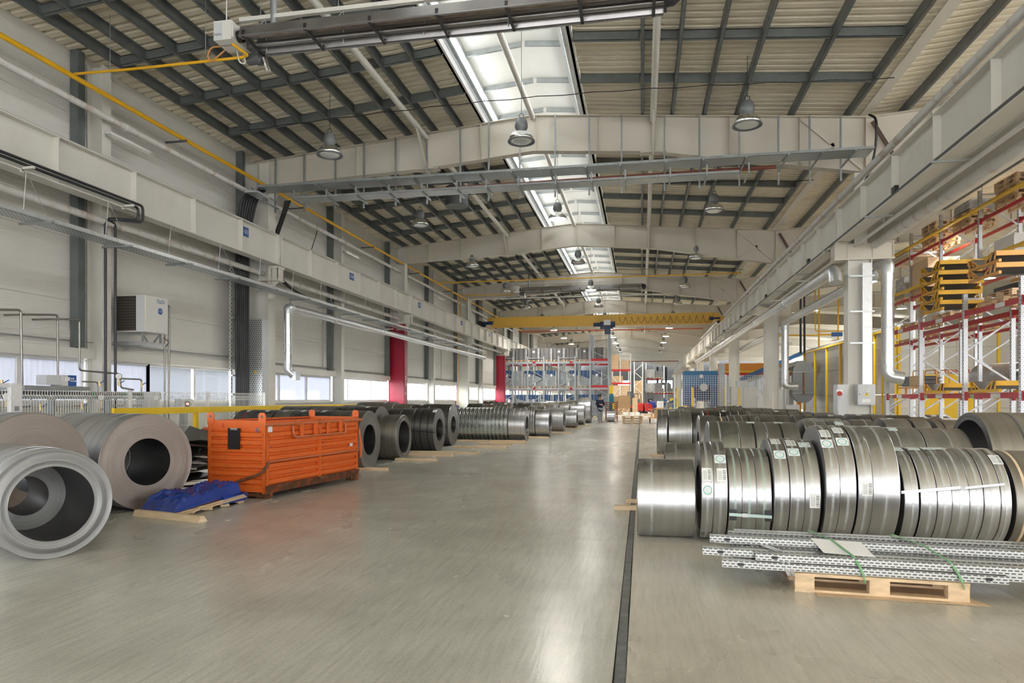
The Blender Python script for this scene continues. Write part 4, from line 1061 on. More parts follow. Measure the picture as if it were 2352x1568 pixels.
row([(.5, 1.2, .60, steelB), (1.22, 1.85, .61, steelB), (1.87, 2.4, .62, steelB, dict(straps=(.5,), sm=red)), (2.45, 3.1, .62, steelB, dict(straps=(.2, .8), sm=black)), (3.15, 3.8, .61, steelB, dict(straps=(.5,), sm=black)), (3.85, 4.5, .60, steelW, dict(straps=(.5,), sm=black))], 21.3, 'sixth row on the right', G, 40)
row([(1.2, 1.75, .62, steelB, dict(labels=((.5, .2, 'bar'),))), (2.45, 2.62, .63, steelG, dict(straps=(.5,), sm=black)), (2.64, 2.82, .63, steelG, dict(straps=(.5,), sm=black)), (2.84, 3.02, .63, steelG), (3.04, 3.3, .64, steelG, dict(labels=((.5, .2, 'bar'),))), (3.4, 4.1, .6, steelW)], 24.1, 'rearmost row on the right', G, 40)

# --- left foreground
GL = 'coils left of the aisle'
def axial(o_, wd, rz): return (o_[0] - math.cos(rz) * wd / 2, o_[1] - math.sin(rz) * wd / 2)
def coil_at(face, wd, R, rz, **kw):
    x, y = axial(face, wd, rz); return coil(0, wd, y, R, cx=x, rz=rz, **kw)
coil_at((-5.44, 5.50), .85, .515, math.radians(-30), bm=steelA, rin=.35, n=96, tele=.012, label='nearest steel coil at the left edge, its wide bore facing the camera', group=GL, straps=(.7, .4), sm=steelB)
coil_at((-6.18, 5.925),   .72, .51, math.radians(-30), bm=steelB, rin=.2, n=72, label='coil lying end to end behind the nearest left coil, mostly hidden', group=GL)
coil_at((-7.05, 6.86), 1.3, .67, math.radians(-15), bm=steelB, em=edgeW, rin=.27, n=96, label='big grey coil half hidden behind the nearest coil at left', group=GL, straps=(.8,), sm=steelD)
coil_at((-6.575, 8.17), .95, .649, math.radians(-20.6), bm=steelB, em=edgeW, rin=.319, n=96, label='coil with a pinkish brown end face between blue tarp and nearest coil', group=GL, straps=(.68, .4), sm=steelB, tele=.006)
coil_at((-7.50, 8.53), .9, .648, math.radians(-20.6), bm=steelB, rin=.3, label='coil joined behind the pinkish faced one, its top band showing', group=GL, straps=(.2,), sm=steelD)
# --- left rows
def lrow(segs, yc, rowname, n=48):
    for k, sg in enumerate(segs):
        x1, x0, R, bm = sg[:4]; kw = sg[4] if len(sg) > 4 else {}
        w_ = x1 - x0; adj = 'wide' if w_ > .45 else 'narrow' if w_ < .2 else 'medium-width'
        ml = {steelA: 'bright', steelB: 'grey', steelG: 'zinc-coloured', steelD: 'dark', steelW: 'dull'}[bm]
        coil(x0, x1, yc, R, bm, label='%s %s steel coil, %s from the aisle in the %s' % (adj, ml, ORD[k], rowname), group=GL, n=n, **kw)
lb1 = ((.5, .25, 'bar'),)
lrow([(-5.75, -6.45, .624, steelW, dict(rin=.33, em=edgeA, straps=(.6,))), (-6.47, -6.95, .63, steelD, dict(labels=lb1, straps=(.3,), sm=black)), (-6.97, -7.4, .63, steelD, dict(labels=lb1, straps=(.5,), sm=black)), (-7.42, -7.8, .63, steelW, dict(labels=lb1)), (-7.82, -8.25, .63, steelD, dict(labels=lb1, straps=(.4,), sm=black)), (-8.27, -8.7, .63, steelD, dict(labels=lb1, straps=(.5,), sm=red))], 13.85, 'row directly behind the bin', 64)
lrow([(-5.82, -6.35, .555, steelW, dict(rin=.4, tele=.02)), (-6.4, -7.0, .66, steelD, dict(labels=lb1)), (-7.02, -7.5, .66, steelD, dict(straps=(.5,), sm=black)), (-7.52, -8.2, .66, steelW), (-8.22, -9.0, .66, steelD)], 16.2, 'second row behind the bin', 56)
lrow([(-5.70, -6.32, .617, steelD, dict(rin=.325, em=edgeD, straps=(.1, .38, .72), sm=black, labels=((.92, .5, 'bar'),))), (-6.34, -6.72, .617, steelD), (-6.74, -7.12, .617, steelD, dict(straps=(.95,), sm=black)), (-7.14, -7.5, .60, steelD, dict(straps=(.2, .8), sm=black)), (-7.52, -8.0, .64, steelD), (-8.02, -8.6, .66, steelW)], 18.85, 'row beside the loose planks', 64)
lrow([(-6.0, -6.7, .665, steelD, dict(rin=.28)), (-6.72, -7.3, .665, steelD, dict(labels=lb1)), (-7.32, -7.9, .67, steelW), (-7.92, -8.6, .70, steelW, dict(labels=lb1)), (-8.62, -9.2, .70, steelW)], 21.4, 'second row beyond the planks', 48)
zl_ = dict(straps=(.5,), labels=((.4, .3, 'bar'),))
lrow([(-4.03, -4.62, .583, steelA, dict(rin=.30, straps=(.3, .65)))] + [(-4.64 - .145 * k, -4.78 - .145 * k, .62 if k < 4 else .60, steelG, dict(straps=(.5,)) if k < 4 else zl_) for k in range(13)] + [(-6.6, -7.2, .64, steelD), (-7.25, -8.0, .66, steelW)], 24.1, 'long slit row', 56)
lrow([(-3.52, -4.05, .546, steelA, dict(rin=.306, em=edgeD))] + [(-4.07 - .09 * k, -4.15 - .09 * k, .60 + .01 * (k % 3), steelA, dict(tele=.015)) for k in range(4)] + [(-4.5, -5.0, .6, steelD), (-5.05, -5.5, .66, steelW, dict(labels=lb1)), (-5.55, -6.1, .66, steelW, dict(labels=lb1)), (-6.2, -6.8, .66, steelD)], 26.6, 'row behind the slit row', 48)
lrow([(-3.42, -4.25, .55, steelB, dict(rin=.28, em=edgeD, labels=((.85, 1.0, 'bar'),))), (-4.3, -4.8, .6, steelW), (-4.9, -5.5, .66, steelD, dict(labels=lb1)), (-5.55, -6.0, .66, steelD, dict(labels=lb1)), (-6.1, -6.6, .68, steelD, dict(labels=lb1)), (-6.65, -7.1, .7, steelD, dict(labels=lb1))], 30.6, 'first row before the far rack', 40)
lrow([(-3.2, -3.8, .47, steelA, dict(rin=.26, em=edgeD)), (-3.82, -4.3, .47, steelG), (-4.35, -4.9, .64, steelW), (-5.0, -5.6, .66, steelB), (-5.7, -6.3, .66, steelD)], 34.5, 'second row before the far rack', 40)
lrow([(-3.15, -3.9, .60, steelA, dict(rin=.26, em=edgeD)), (-4.0, -4.5, .62, steelB), (-4.6, -5.1, .66, steelB), (-5.2, -5.7, .66, steelB)], 38.5, 'third row before the far rack', 40)
lrow([(-3.15, -3.9, .8, steelA, dict(rin=.3, straps=(.3, .6))), (-4.1, -4.6, .7, steelB), (-4.7, -5.3, .68, steelB), (-5.4, -6.0, .68, steelB)], 43.5, 'last row before the far rack', 40)

# --- dunnage timbers
def plank(x0, x1, y, w_, h_, label, rz=0, z=0, m=None, wedge=False):
    L = x1 - x0; mb = MB(); j = lambda: random.uniform(-.004, .004)
    prof = [(-w_ / 2, 0), (w_ / 2, 0), (w_ / 2 - .005, h_), (-w_ / 2 + .005, h_)] if not wedge else [(-w_ / 2, 0), (w_ / 2, 0), (w_ * .1, h_), (-w_ * .3, h_)]
    mb.prism(prof, 'X', -L / 2, L / 2)
    return put('timber_plank', mb.mesh('timber_plank', m or wood), loc=((x0 + x1) / 2, y, z), rz=rz, label=label, cat='plank', group='dunnage timbers')
plank(-.37, .7, 9.38, .10, .06, 'nearer plank end poking out left of the front right coil')
plank(-.23, .7, 10.02, .09, .055, 'farther plank end poking out left of the front right coil')
plank(.2, .9, 18.5 - .22, .1, .06, 'plank end beside the tall bright coil on the right')
plank(-6.42, -5.24, 7.62, .14, .075, 'loose pale wedge shaped plank in front of the blue tarp', rz=math.radians(-14), wedge=True)
plank(-6.3, -5.50, 5.98, .10, .045, 'broken wood piece under the nearest left coil', rz=math.radians(-35))
plank(-5.9, -5.25, 13.62, .13, .055, 'short plank end at the coil behind the orange bin')
plank(-5.9, -4.86, 15.85, .14, .06, 'plank lying right of the orange bin, nearest of three', rz=.02)
plank(-6.6, -4.85, 17.25, .14, .06, 'plank lying right of the orange bin, second of three', rz=-.02)
plank(-6.9, -4.35, 18.15, .14, .06, 'long plank in front of the black banded coil row', rz=-.015)
plank(-5.7, -4.0, 20.3, .14, .06, 'plank sticking out behind the black banded coil', rz=0)
plank(-5.3, -4.2, 21.9, .2, .06, 'thick old plank before the zinc-coloured slit row', m=wood2)
plank(-5.0, -3.8, 22.6, .14, .05, 'thin old plank before the zinc-coloured slit row', m=wood2)
plank(-8, -4.0, 23.55, .14, .06, 'long plank along the zinc-coloured slit row', m=wood2)
plank(-4.6, -3.5, 26.05, .12, .06, 'plank under the row behind the zinc-coloured one', m=wood2)
plank(-4.0, -3.05, 30.15, .12, .06, 'plank under the first far coil row before the rack', m=wood2)
plank(-4.2, -2.95, 34.1, .12, .06, 'plank under the second far coil row before the rack')
plank(-4.2, -2.8, 38.0, .12, .06, 'plank under the third far coil row before the rack')
# loose steel band standing off the hollow roll, and tie straps
MB().tube(bend([(3.05, 7.15, .86), (3.35, 7.13, .92), (3.5, 7.25, .90), (3.52, 7.5, .96)], .1, 5), .008, 6).build('loose_band', galvL, label='bent loose steel band sticking up from the front right coils', cat='band') if False else None
tb = MB(); tb.beam((2.46, 7.17, .60), (2.98, 7.165, .66), .004, .028); tb.beam((2.98, 7.165, .66), (3.0, 7.15, .645), .02, .03); tb.beam((3.0, 7.16, .655), (3.35, 7.17, .70), .004, .022)
tb.build('tie_band', galvL, label='flat steel tie band lying across the front right slit coils', cat='band')
tg = MB(); tg.beam((.872, 7.215, .33), (1.283, 7.215, .315), .006, .03, up=(0, 0, 1)); o = tg.build('tie_band', MT['pale_green_steel_band'], label='short pale band with clip tying three slit coils in the front row', cat='band')
MB().box(1.0, 1.05, 7.205, 7.214, .305, .345).build('band_clip', galvL, o, org=o.location)
for x in (.875, 1.215): MB().box(x, x + .07, 7.216, 7.225, .27, .38).build('edge_guard', black, o, org=o.location)
tq = MB(); tq.beam((-6.34, 18.23, .62), (-5.69, 18.23, .575), .006, .025); tq.beam((-5.69, 18.23, .575), (-5.685, 18.55, .55), .006, .025); tq.beam((-5.685, 19.1, .5), (-5.685, 19.42, .45), .006, .025)
tq.build('tie_band', black, label='black band tied through the bore of the banded left coil', cat='band')
# ================================================================== FOREGROUND THINGS
# ---- orange drop-bottom bin
W_, L_, HZ = 1.06, 2.65, 1.175
bn = empty('scrap_bin', (-5.51, 9.32, 0), math.radians(-7), label='battered orange steel scrap bin with ribbed sides beside the blue tarp', cat='bin')
def ribs(z0, z1, n, d):
    """outline of a ribbed sheet: list of (out, z)"""
    p = [(0, z0)]; h = (z1 - z0) / n
    for k in range(n):
        a = z0 + k * h; p += [(0, a + h * .12), (d, a + h * .24), (d, a + h * .74), (0, a + h * .86)]
    p.append((0, z1)); return p
def ribbed_sheet(pr_, mk, a0, a1, name, mt, t=.012):
    m = MB(); n = len(pr_)
    vs = [mk(o_, z, a0) for o_, z in pr_] + [mk(o_, z, a1) for o_, z in pr_]
    m._add(vs, [(i, i + 1, n + i + 1, n + i) for i in range(n - 1)])
    vs = [mk(o_ - t, z, a0) for o_, z in pr_] + [mk(o_ - t, z, a1) for o_, z in pr_]
    m._add(vs, [(n + i, n + i + 1, i + 1, i) for i in range(n - 1)])
    return put(name, m.mesh(name, mt), bn)
PR = ribs(.20, 1.02, 7, .042)
ribbed_sheet(PR, lambda o_, z, a: (a, -o_ + .03, z), -W_ + .05, -.05, 'front_panel', orange)
ribbed_sheet(PR, lambda o_, z, a: (a, L_ + o_ - .03, z), -W_ + .05, -.05, 'rear_panel', orange)
ribbed_sheet(PR, lambda o_, z, a: (o_ - .03, a, z), .05, L_ * .52 - .03, 'side_panel', orange)
ribbed_sheet(PR, lambda o_, z, a: (o_ - .03, a, z), L_ * .52 + .03, L_ - .05, 'side_panel', orange)
ribbed_sheet(PR, lambda o_, z, a: (-W_ - o_ + .03, a, z), .05, L_ - .05, 'side_panel', orange)
put('top_band', MB().box(-W_ + .05, -.05, .005, .03, 1.02, HZ).box(-W_ + .05, -.05, L_ - .03, L_ - .005, 1.02, HZ).mesh('top_band', orange), bn)
put('top_band', MB().box(-.03, -.005, .05, L_ - .05, 1.02, HZ).box(-W_ + .005, -W_ + .03, .05, L_ - .05, 1.02, HZ).mesh('top_band', orange), bn)
put('base_rail', MB().box(-W_, 0, 0, .05, .1, .2).box(-W_, 0, L_ - .05, L_, .1, .2).mesh('base_rail', orange), bn)
put('base_rail', MB().prism([(-.04, .2), (.03, .2), (.0, .08), (-.04, .08)], 'Y', 0, L_).prism([(-W_ + .04, .2), (-W_ - .03, .2), (-W_, .08), (-W_ + .04, .08)], 'Y', 0, L_).mesh('base_rail', rustd), bn)
put('floor_plate', MB().box(-W_ + .05, -.05, .05, L_ - .05, .12, .14).mesh('floor_plate', rustd), bn)
put('vertical_rib', MB().box(-.02, .03, L_ * .52 - .03, L_ * .52 + .03, .2, 1.02).mesh('vertical_rib', orange), bn)
for x, y, s, t in ((0, 0, 1, 1), (-W_, 0, -1, 1), (0, L_, 1, -1), (-W_, L_, -1, -1)):
    c_ = MB()
    c_.box(min(x, x - s * .07), max(x, x - s * .07), min(y, y + t * .012), max(y, y + t * .012), .08, HZ)
    c_.box(min(x, x - s * .012), max(x, x - s * .012), min(y, y + t * .07), max(y, y + t * .07), .08, HZ)
    ps = put('corner_post', c_.mesh('corner_post', orange), bn)
    # lifting ear with an eye, leaning outward
    e_ = MB(); yb = y - t * .0
    poly = [(-.055, 0), (.055, 0), (.06, .13), (.035, .17), (-.035, .17), (-.06, .13)]
    hole = [(.022 * math.cos(g * PI / 4), .115 + .022 * math.sin(g * PI / 4)) for g in range(8)]
    lean = -t * .05 if y == 0 else t * -.05
    for kk, (a_, b_) in enumerate(((0, .008),)):
        e_.prism([(x - s * .06 + p[0] * 1.1, HZ - .06 + p[1] * 1.05) for p in poly], 'Y', y + (-.012 if t > 0 else -.0), y + (.0 if t > 0 else .012))
    put('lifting_ear', e_.mesh('lifting_ear', orange), bn)
    put('ear_eye', MB().cyl((x - s * .06, y - .014 if t > 0 else y + .014, HZ + .06), (x - s * .06, y - .011 if t > 0 else y + .011, HZ + .06), .02, 10).mesh('ear_eye', dark), bn)
    put('foot', MB().box(min(x, x - s * .16), max(x, x - s * .16), min(y, y + t * .16), max(y, y + t * .16), 0, .02).box(min(x, x - s * .02), max(x, x - s * .02), min(y, y + t * .16), max(y, y + t * .16), .02, .1).box(min(x - s * .14, x - s * .16), max(x - s * .14, x - s * .16), min(y, y + t * .16), max(y, y + t * .16), .02, .1).mesh('foot', rustd), bn)
put('skid_rail', MB().box(-W_, 0, .02, .1, .03, .08).mesh('skid_rail', rustd), bn)
tubeO = mat('orange_worn_tube', (.62, .17, .06), .5, .2, dirt=(.20, .12, .09), dirt_amt=.7, dscale=9)
put('top_bar', MB().cyl((.035, -.08, HZ - .06), (.035, L_ + .06, HZ - .06), .026, 12).mesh('top_bar', tubeO), bn)
put('mid_bar', MB().cyl((.035, 0, .56), (.035, L_, .56), .018, 10).mesh('mid_bar', tubeO), bn)
hb = put('grab_handle', MB().tube(bend([(.03, .62, HZ - .1), (.05, .62, HZ - .28), (.05, 2.15, HZ - .28), (.03, 2.15, HZ - .1)], .12), .02, 10).mesh('grab_handle', tubeO), bn)
for k in range(4): put('handle_strap', MB().box(.03, .06, .8 + k * .38, .87 + k * .38, HZ - .28, HZ - .06).mesh('handle_strap', orange), hb)
for k in range(3): put('bar_clip', MB().box(.0, .07, .75 + k * .62, .81 + k * .62, HZ - .1, HZ - .02).mesh('bar_clip', tubeO), bn)
put('lever_arm', MB().tube([(.05, .02, .56), (-.02, -.03, .42), (-.12, -.035, .36), (-.40, -.04, .28), (-.62, -.04, .2)], .024, 8).mesh('lever_arm', rustd), bn)
put('lever_arm', MB().tube([(.05, L_ - .05, .95), (.06, L_ + .01, .62), (.05, L_ + .01, .42)], .022, 8).mesh('lever_arm', tubeO), bn)
put('front_bar', MB().cyl((-W_ - .05, -.03, HZ - .13), (-W_ + .04, -.03, HZ - .13), .025, 10).mesh('front_bar', tubeO), bn)
for y in (.18, 1.3, 2.3): put('hinge_roller', MB().cyl((.04, y, .17), (.04, y + .22, .17), .035, 10).mesh('hinge_roller', rustd), bn)
for z, a, b, mt in ((.93, -.78, 0, txtred), (.90, -.16, 0, txtblue)):
    put('lettering', text_mesh('4', .13, mt), bn, (a, -.0 + .003, .0 + 1.09 if mt is txtred else 1.03), rot=(PI / 2, 0, 0))
put('lettering', text_mesh('4', .13, txtblue), bn, (.003, .12, .74), rot=(PI / 2, 0, PI / 2))
for y, z in ((.1, 1.0), (2.4, .62)): put('sticker', MB().box(-.002, .004, y - .05, y + .05, z, z + .09).mesh('sticker', paper), bn)
put('red_lining', MB().box(-W_ + .03, -W_ + .04, .04, L_ - .04, .9, 1.15).mesh('red_lining', mat('red_inner_lining', (.35, .04, .03), .6)), bn)
# clipboard hung on the bin
cb = empty('clipboard', (-5.51, 9.32, 0), math.radians(-7), label='black clipboard hung on the front of the orange bin', cat='clipboard')
put('board', MB().box(-.66, -.44, -.032, -.026, .74, 1.06).mesh('board', black), cb)
put('clip', MB().box(-.61, -.49, -.042, -.032, 1.03, 1.06).cyl((-.6, -.038, 1.05), (-.5, -.038, 1.05), .012, 8).mesh('clip', galvL), cb)
# scrap metal lying in the bin
for k in range(5):
    put('scrap_sheet', MB().bc((0, 0, 0), random.uniform(.5, .8), random.uniform(.5, .9), .006).mesh('scrap_sheet', scrap), loc=(-5.9 + random.uniform(-.15, .1), 10.0 + .4 * k, .62 + .09 * k), rot=(random.uniform(-.2, .2), random.uniform(-.25, .25), random.uniform(-.3, .3)), label='sheet scrap lying inside the orange bin, %s from its front' % ORD[k], cat='scrap', group='scrap inside the bin')
# dark sheet offcuts between pink coil and bin
for k in range(14):
    z = .06 + .055 * k
    wx, wy = random.uniform(.45, .75), random.uniform(.6, .95)
    put('sheet_offcut', MB()._add([(-wx / 2, -wy / 2, 0), (wx / 2, -wy / 2, .02), (wx / 2, wy / 2, random.uniform(-.03, .05)), (-wx / 2, wy / 2, .03), (-wx / 2, -wy / 2, .006), (wx / 2, -wy / 2, .026), (wx / 2, wy / 2, .04), (-wx / 2, wy / 2, .036)], [(0, 3, 2, 1), (4, 5, 6, 7), (0, 1, 5, 4), (1, 2, 6, 5), (2, 3, 7, 6), (3, 0, 4, 7)]).mesh('sheet_offcut', scrap),
        loc=(-7.30 + random.uniform(-.12, .12), 9.95 + random.uniform(-.12, .2), z), rot=(random.uniform(-.14, .1), random.uniform(-.12, .12), random.uniform(-.5, .5)), label='dark steel sheet offcut, %s from the bottom of the pile left of the bin' % ORD[k], cat='scrap', group='sheet offcuts by the bin')
for k, (rx, ry, dz) in enumerate(((.9, .3, .75), (.5, -.6, .8), (1.1, .2, .7))):
    put('sheet_offcut', MB().bc((0, 0, 0), .5, .6, .006).mesh('sheet_offcut', scrap), loc=(-7.35 + .22 * k, 10.15, dz), rot=(rx, ry, .4 * k), label='dark steel sheet leaning up on the offcut pile, %s one' % ORD[k], cat='scrap', group='leaning offcuts')
for k in range(3):
    put('paper_sheet', MB().bc((0, 0, 0), .21, .3, .004).mesh('paper_sheet', paper), loc=(-7.0 + .06 * k, 9.62 + .08 * k, .42 + .08 * k), rot=(.1, .05, .6 + .4 * k), label='white paper sheet caught in the dark offcut pile, %s one' % ORD[k], cat='paper', group='papers in the scrap')

# ---- blue tarpaulin over folded cardboard
P1, P2, P3, P4 = (-6.43, 7.80), (-5.80, 7.66), (-5.66, 8.98), (-6.14, 9.12)
def tp(u, v, k=1.0):
    u = .5 + (u - .5) * k; v = .5 + (v - .5) * k
    x = (1 - v) * ((1 - u) * P1[0] + u * P2[0]) + v * ((1 - u) * P4[0] + u * P3[0]); y = (1 - v) * ((1 - u) * P1[1] + u * P2[1]) + v * ((1 - u) * P4[1] + u * P3[1]); return x, y
tpz = lambda u, v: .15 + .11 * v
tb_ = empty('tarp_bundle', (-6.0, 8.4, 0), label='blue plastic tarpaulin heaped over folded cardboard on the floor', cat='tarpaulin')
from mathutils import noise as mnoise
N = 60; m = MB(); vs = []
for j in range(N + 1):
    for i in range(N + 1):
        u, v = i / N, j / N
        x, y = tp(u, v, 1.05)
        e = min(u * 1.0, (1 - u) * 1.6, v * 1.2, (1 - v) * 1.6)
        sh_ = min(1.0, e / .16); sh_ = sh_ * sh_ * (3 - 2 * sh_)
        rid = 1 - abs(mnoise.noise(Vector((u * 5 + 3, v * 7, 1.7))) * 2)
        f1 = mnoise.noise(Vector((u * 4, v * 4, .3))) * .045 + (rid ** 3) * .035 + mnoise.noise(Vector((u * 13, v * 9, 5))) * .02 + (1 - abs(mnoise.noise(Vector((u * 15, v * 19, 2))) * 2)) ** 3 * .018
        z = .02 + (.17 + .10 * v) * sh_ + f1 * (sh_ * .9 + .1) + .05 * math.exp(-((u - .3) ** 2 + (v - .25) ** 2) / .015)
        if u > .9: z = max(z, .06 + .10 * v)
        vs.append((x + .03 * mnoise.noise(Vector((u * 6, v * 6, 9))), y + .03 * mnoise.noise(Vector((u * 6, v * 6, 19))), max(z, .008)))
m._add(vs, [(j * (N + 1) + i, j * (N + 1) + i + 1, (j + 1) * (N + 1) + i + 1, (j + 1) * (N + 1) + i) for j in range(N) for i in range(N)], True)
m.build('tarpaulin_sheet', tarp, tb_)
for q in range(3):
    cbm = MB(); vs = []
    for (u, v) in ((0, 0), (1, 0), (1.0, 1), (0, 1)):
        x, y = tp(u, v, 1.03 - .03 * q); vs.append((x + .03, y, .012 + q * .016 + (.07 if v else .0)))
    vs += [(x, y, z + .012) for x, y, z in vs]
    cbm._add(vs, [(0, 3, 2, 1), (4, 5, 6, 7), (0, 1, 5, 4), (1, 2, 6, 5), (2, 3, 7, 6), (3, 0, 4, 7)])
    cbm.build('cardboard_layer', card2, tb_)
for q in range(4): MB().bc((-5.78 + .02 * q, 8.0 + .3 * q, .045), .12, .16, .03, Matrix.Rotation(.5 * q, 3, 'Z') @ Matrix.Rotation(.3, 3, 'X')).build('torn_flap', card2, tb_)
MB().bc((-5.74, 8.8, .09), .16, .5, .10, Matrix.Rotation(-.1, 3, 'Z')).build('tarpaulin_hem', tarp, tb_)

# ---- pallets
def pallet_parts(o, m, w_=1.2, d_=.8):
    for k in range(5):
        bw = .145 if k % 2 == 0 else .1; y = -d_ / 2 + bw / 2 + k * (d_ - bw) / 4
        put('deck_board', MB().box(-w_ / 2, w_ / 2, y - bw / 2, y + bw / 2, .122, .144).mesh('deck_board', m), o)
    for x in (-w_ / 2 + .0725, 0, w_ / 2 - .0725): put('stringer_board', MB().box(x - .07, x + .07, -d_ / 2, d_ / 2, .1, .122).mesh('stringer_board', m), o)
    for x in (-w_ / 2 + .0725, 0, w_ / 2 - .0725):
        for y in (-d_ / 2 + .05, 0, d_ / 2 - .05): put('block', MB().box(x - .07, x + .07, y - .05, y + .05, .022, .1).mesh('block', m), o)
    for y in (-d_ / 2 + .05, 0, d_ / 2 - .05): put('base_board', MB().box(-w_ / 2, w_ / 2, y - .05, y + .05, 0, .022).mesh('base_board', m), o)
    return o
_pal = pallet_parts(empty('pallet', (0, 0, 0), cat='pallet'), wood2)
_palu = [False]
def pallet(loc, rz=0, label=None, group='pallets', scale=None):
    global _palu
    if not _palu[0]: o = _pal; _palu[0] = True
    else: o = copy_tree(_pal)
    o.location = loc; o.rotation_euler = (0, 0, rz); tag(o, label, 'pallet', group)
    return o
ang = math.radians(-4.5); ca, sa = math.cos(ang), math.sin(ang)
PC = Vector((1.187, 5.642, 0)) + Vector((ca, sa, 0)) * .585 + Vector((-sa, ca, 0)) * .40
def loc2(x, y, z): return Vector((PC.x + x * ca - y * sa, PC.y + x * sa + y * ca, z))
pallet(PC, ang, 'pale wooden pallet carrying the slotted steel profiles in the foreground')
cd_ = MB()._add([tuple(loc2(x, y, .003 + .002 * k)) for k in (0, 1) for x, y in ((-.45, -.5), (.72, -.46), (.5, .1), (-.5, .1))], [(0, 3, 2, 1), (4, 5, 6, 7), (0, 1, 5, 4), (1, 2, 6, 5), (2, 3, 7, 6), (3, 0, 4, 7)])
cd_.build('cardboard_sheet', card2, label='flat cardboard sheet under the foreground pallet', cat='cardboard')
slotm = perfmat('slotted_profile_steel', (.50, .505, .49), .042, .0215, rot=(PI / 2, 0, 0))
slott = perfmat('slotted_profile_top', (.56, .565, .55), .3, .024)
profm = mat('profile_steel', (.52, .525, .50), .35, .8, var=.12, vscale=5)
rnd = random.Random(3)
lay = []
for k in range(8): lay.append((-.37 + .098 * k, .147, k))
for k in range(7): lay.append((-.33 + .1 * k, .208, k))
for k in range(4): lay.append((.0 + .1 * k, .268, k))
for q, (y, z, k) in enumerate(lay):
    x0 = -1.05 + rnd.uniform(-.28, .18) + (.18 if z < .2 else 0) + (.1 if (q % 3) else -.1); L = rnd.uniform(2.35, 2.9) if q % 4 else 2.0
    o = empty('steel_profile', loc2(x0, y, z), ang + rnd.uniform(-.012, .012), label='slotted steel upright, %s from the front in the %s layer of the strapped bundle' % (ORD[k], ('bottom', 'middle', 'top')[0 if z < .2 else 1 if z < .25 else 2]), cat='profile', group='slotted profiles')
    inv = q % 3 == 1
    put('slotted_face', MB().box(0, L, 0, .003, .004, .056).mesh('slotted_face', slotm), o)
    put('slotted_face', MB().box(0, L, .085, .088, .004, .056).mesh('slotted_face', slotm), o)
    put('web', MB().box(0, L, .003, .085, .053, .056).mesh('web', slott if inv else profm), o) if not inv else put('web', MB().box(0, L, .003, .085, .004, .007).mesh('web', profm), o)
    put('lip', MB().box(0, L, .003, .022, .0, .004).box(0, L, .066, .085, .0, .004).mesh('lip', profm), o)
    for hx_ in (.12, L - .15): put('slot', MB().box(hx_, hx_ + .045, -.0015, 0, .018, .042).mesh('slot', black), o)
pp = MB()._add([tuple(loc2(x, y, z)) for x, y, z in ((-.42, .05, .334), (-.05, -.02, .334), (.0, -.27, .272), (-.36, -.2, .272), (-.42, .05, .337), (-.05, -.02, .337), (.0, -.27, .275), (-.36, -.2, .275))], [(0, 3, 2, 1), (4, 5, 6, 7), (0, 1, 5, 4), (1, 2, 6, 5), (2, 3, 7, 6), (3, 0, 4, 7)])
pp.build('paper_sheet', paper, label='large white paper sheet lying on the strapped steel profiles', cat='paper')
for k, x in enumerate((-.16, .5)):
    s_ = MB(); pts = [(x - .28 + .05 * k, .42, .26), (x - .22, .40, .338), (x - .1, .0, .336), (x + .0, -.3, .276), (x + .03, -.375, .21), (x + .05, -.41, .15), (x + .06, -.415, .1)]
    for a_, b_ in zip(pts, pts[1:]): s_.beam(loc2(*a_), loc2(*b_), .022, .003)
    s_.build('plastic_strap', green, label='green plastic strap tying the steel profiles, %s' % ('left one over the paper' if k == 0 else 'right one'), cat='strap')
s_ = MB(); pts = [(-.86, .15, .275), (-.78, -.05, .272), (-.70, -.2, .27), (-.66, -.33, .215), (-.62, -.40, .12)]
for dx in (-.02, .02):
    for a_, b_ in zip(pts, pts[1:]): s_.beam(loc2(a_[0] + dx, a_[1], a_[2]), loc2(b_[0] + dx, b_[1], b_[2]), .03, .003)
s_.build('film_wrap_band', wrap, label='clear stretch film band round the left end of the profiles', cat='strap')
# ================================================================== LEFT WALL EQUIPMENT
def z4(x, y): return x * .3189, 450 + y * .3189
def wpt(x, y, X=-11.45):
    p = z4(x, y); return at(p[0], p[1], X=X)
ssteel = mat('stainless_pipe', (.30, .285, .26), .35, .85, var=.12, vscale=6)
# ---- wall mounted cooling unit
cu = empty('cooling_unit', (-11.38, 13.94, 2.65), label='white wall mounted refrigeration unit with a dark grille side', cat='cooling unit')
MB().box(-11.75, -11.0, 13.56, 14.33, 3.02, 3.85).build('casing', offwhite, cu)
grl = MB().box(-11.74, -11.22, 13.545, 13.56, 3.05, 3.83).build('grille', mat('brown_black_fins', (.05, .04, .035), .5), cu)
for k in range(12): MB().box(-11.74, -11.22, 13.535, 13.545, 3.07 + .062 * k, 3.078 + .062 * k).build('fin', mat('fin_grey', (.16, .13, .11), .5) if k == 0 else MT['fin_grey'], grl, org=cu.location)
MB().box(-11.21, -11.0, 13.548, 13.56, 3.03, 3.84).build('side_panel', gpanel, cu)
MB().box(-11.0, -10.985, 13.58, 14.31, 3.03, 3.84).build('front_panel', offwhite, cu)
put('lettering', text_mesh('CaDi', .13, txtblue), cu, (.40, .12, 1.10), rot=(PI / 2, 0, PI / 2))
MB().lathe([(0, 0), (.075, 0), (.075, .006), (0, .006)], (-10.985, 14.05, 3.53), 'X', 20).build('badge', signb, cu)
put('lettering', text_mesh('CO', .075, txtwhite), cu, (.403, .11, .88), rot=(PI / 2, 0, PI / 2))
MB().box(-11.8, -11.05, 13.5, 14.3, 2.74, 2.80).build('drip_tray', galvL, cu)
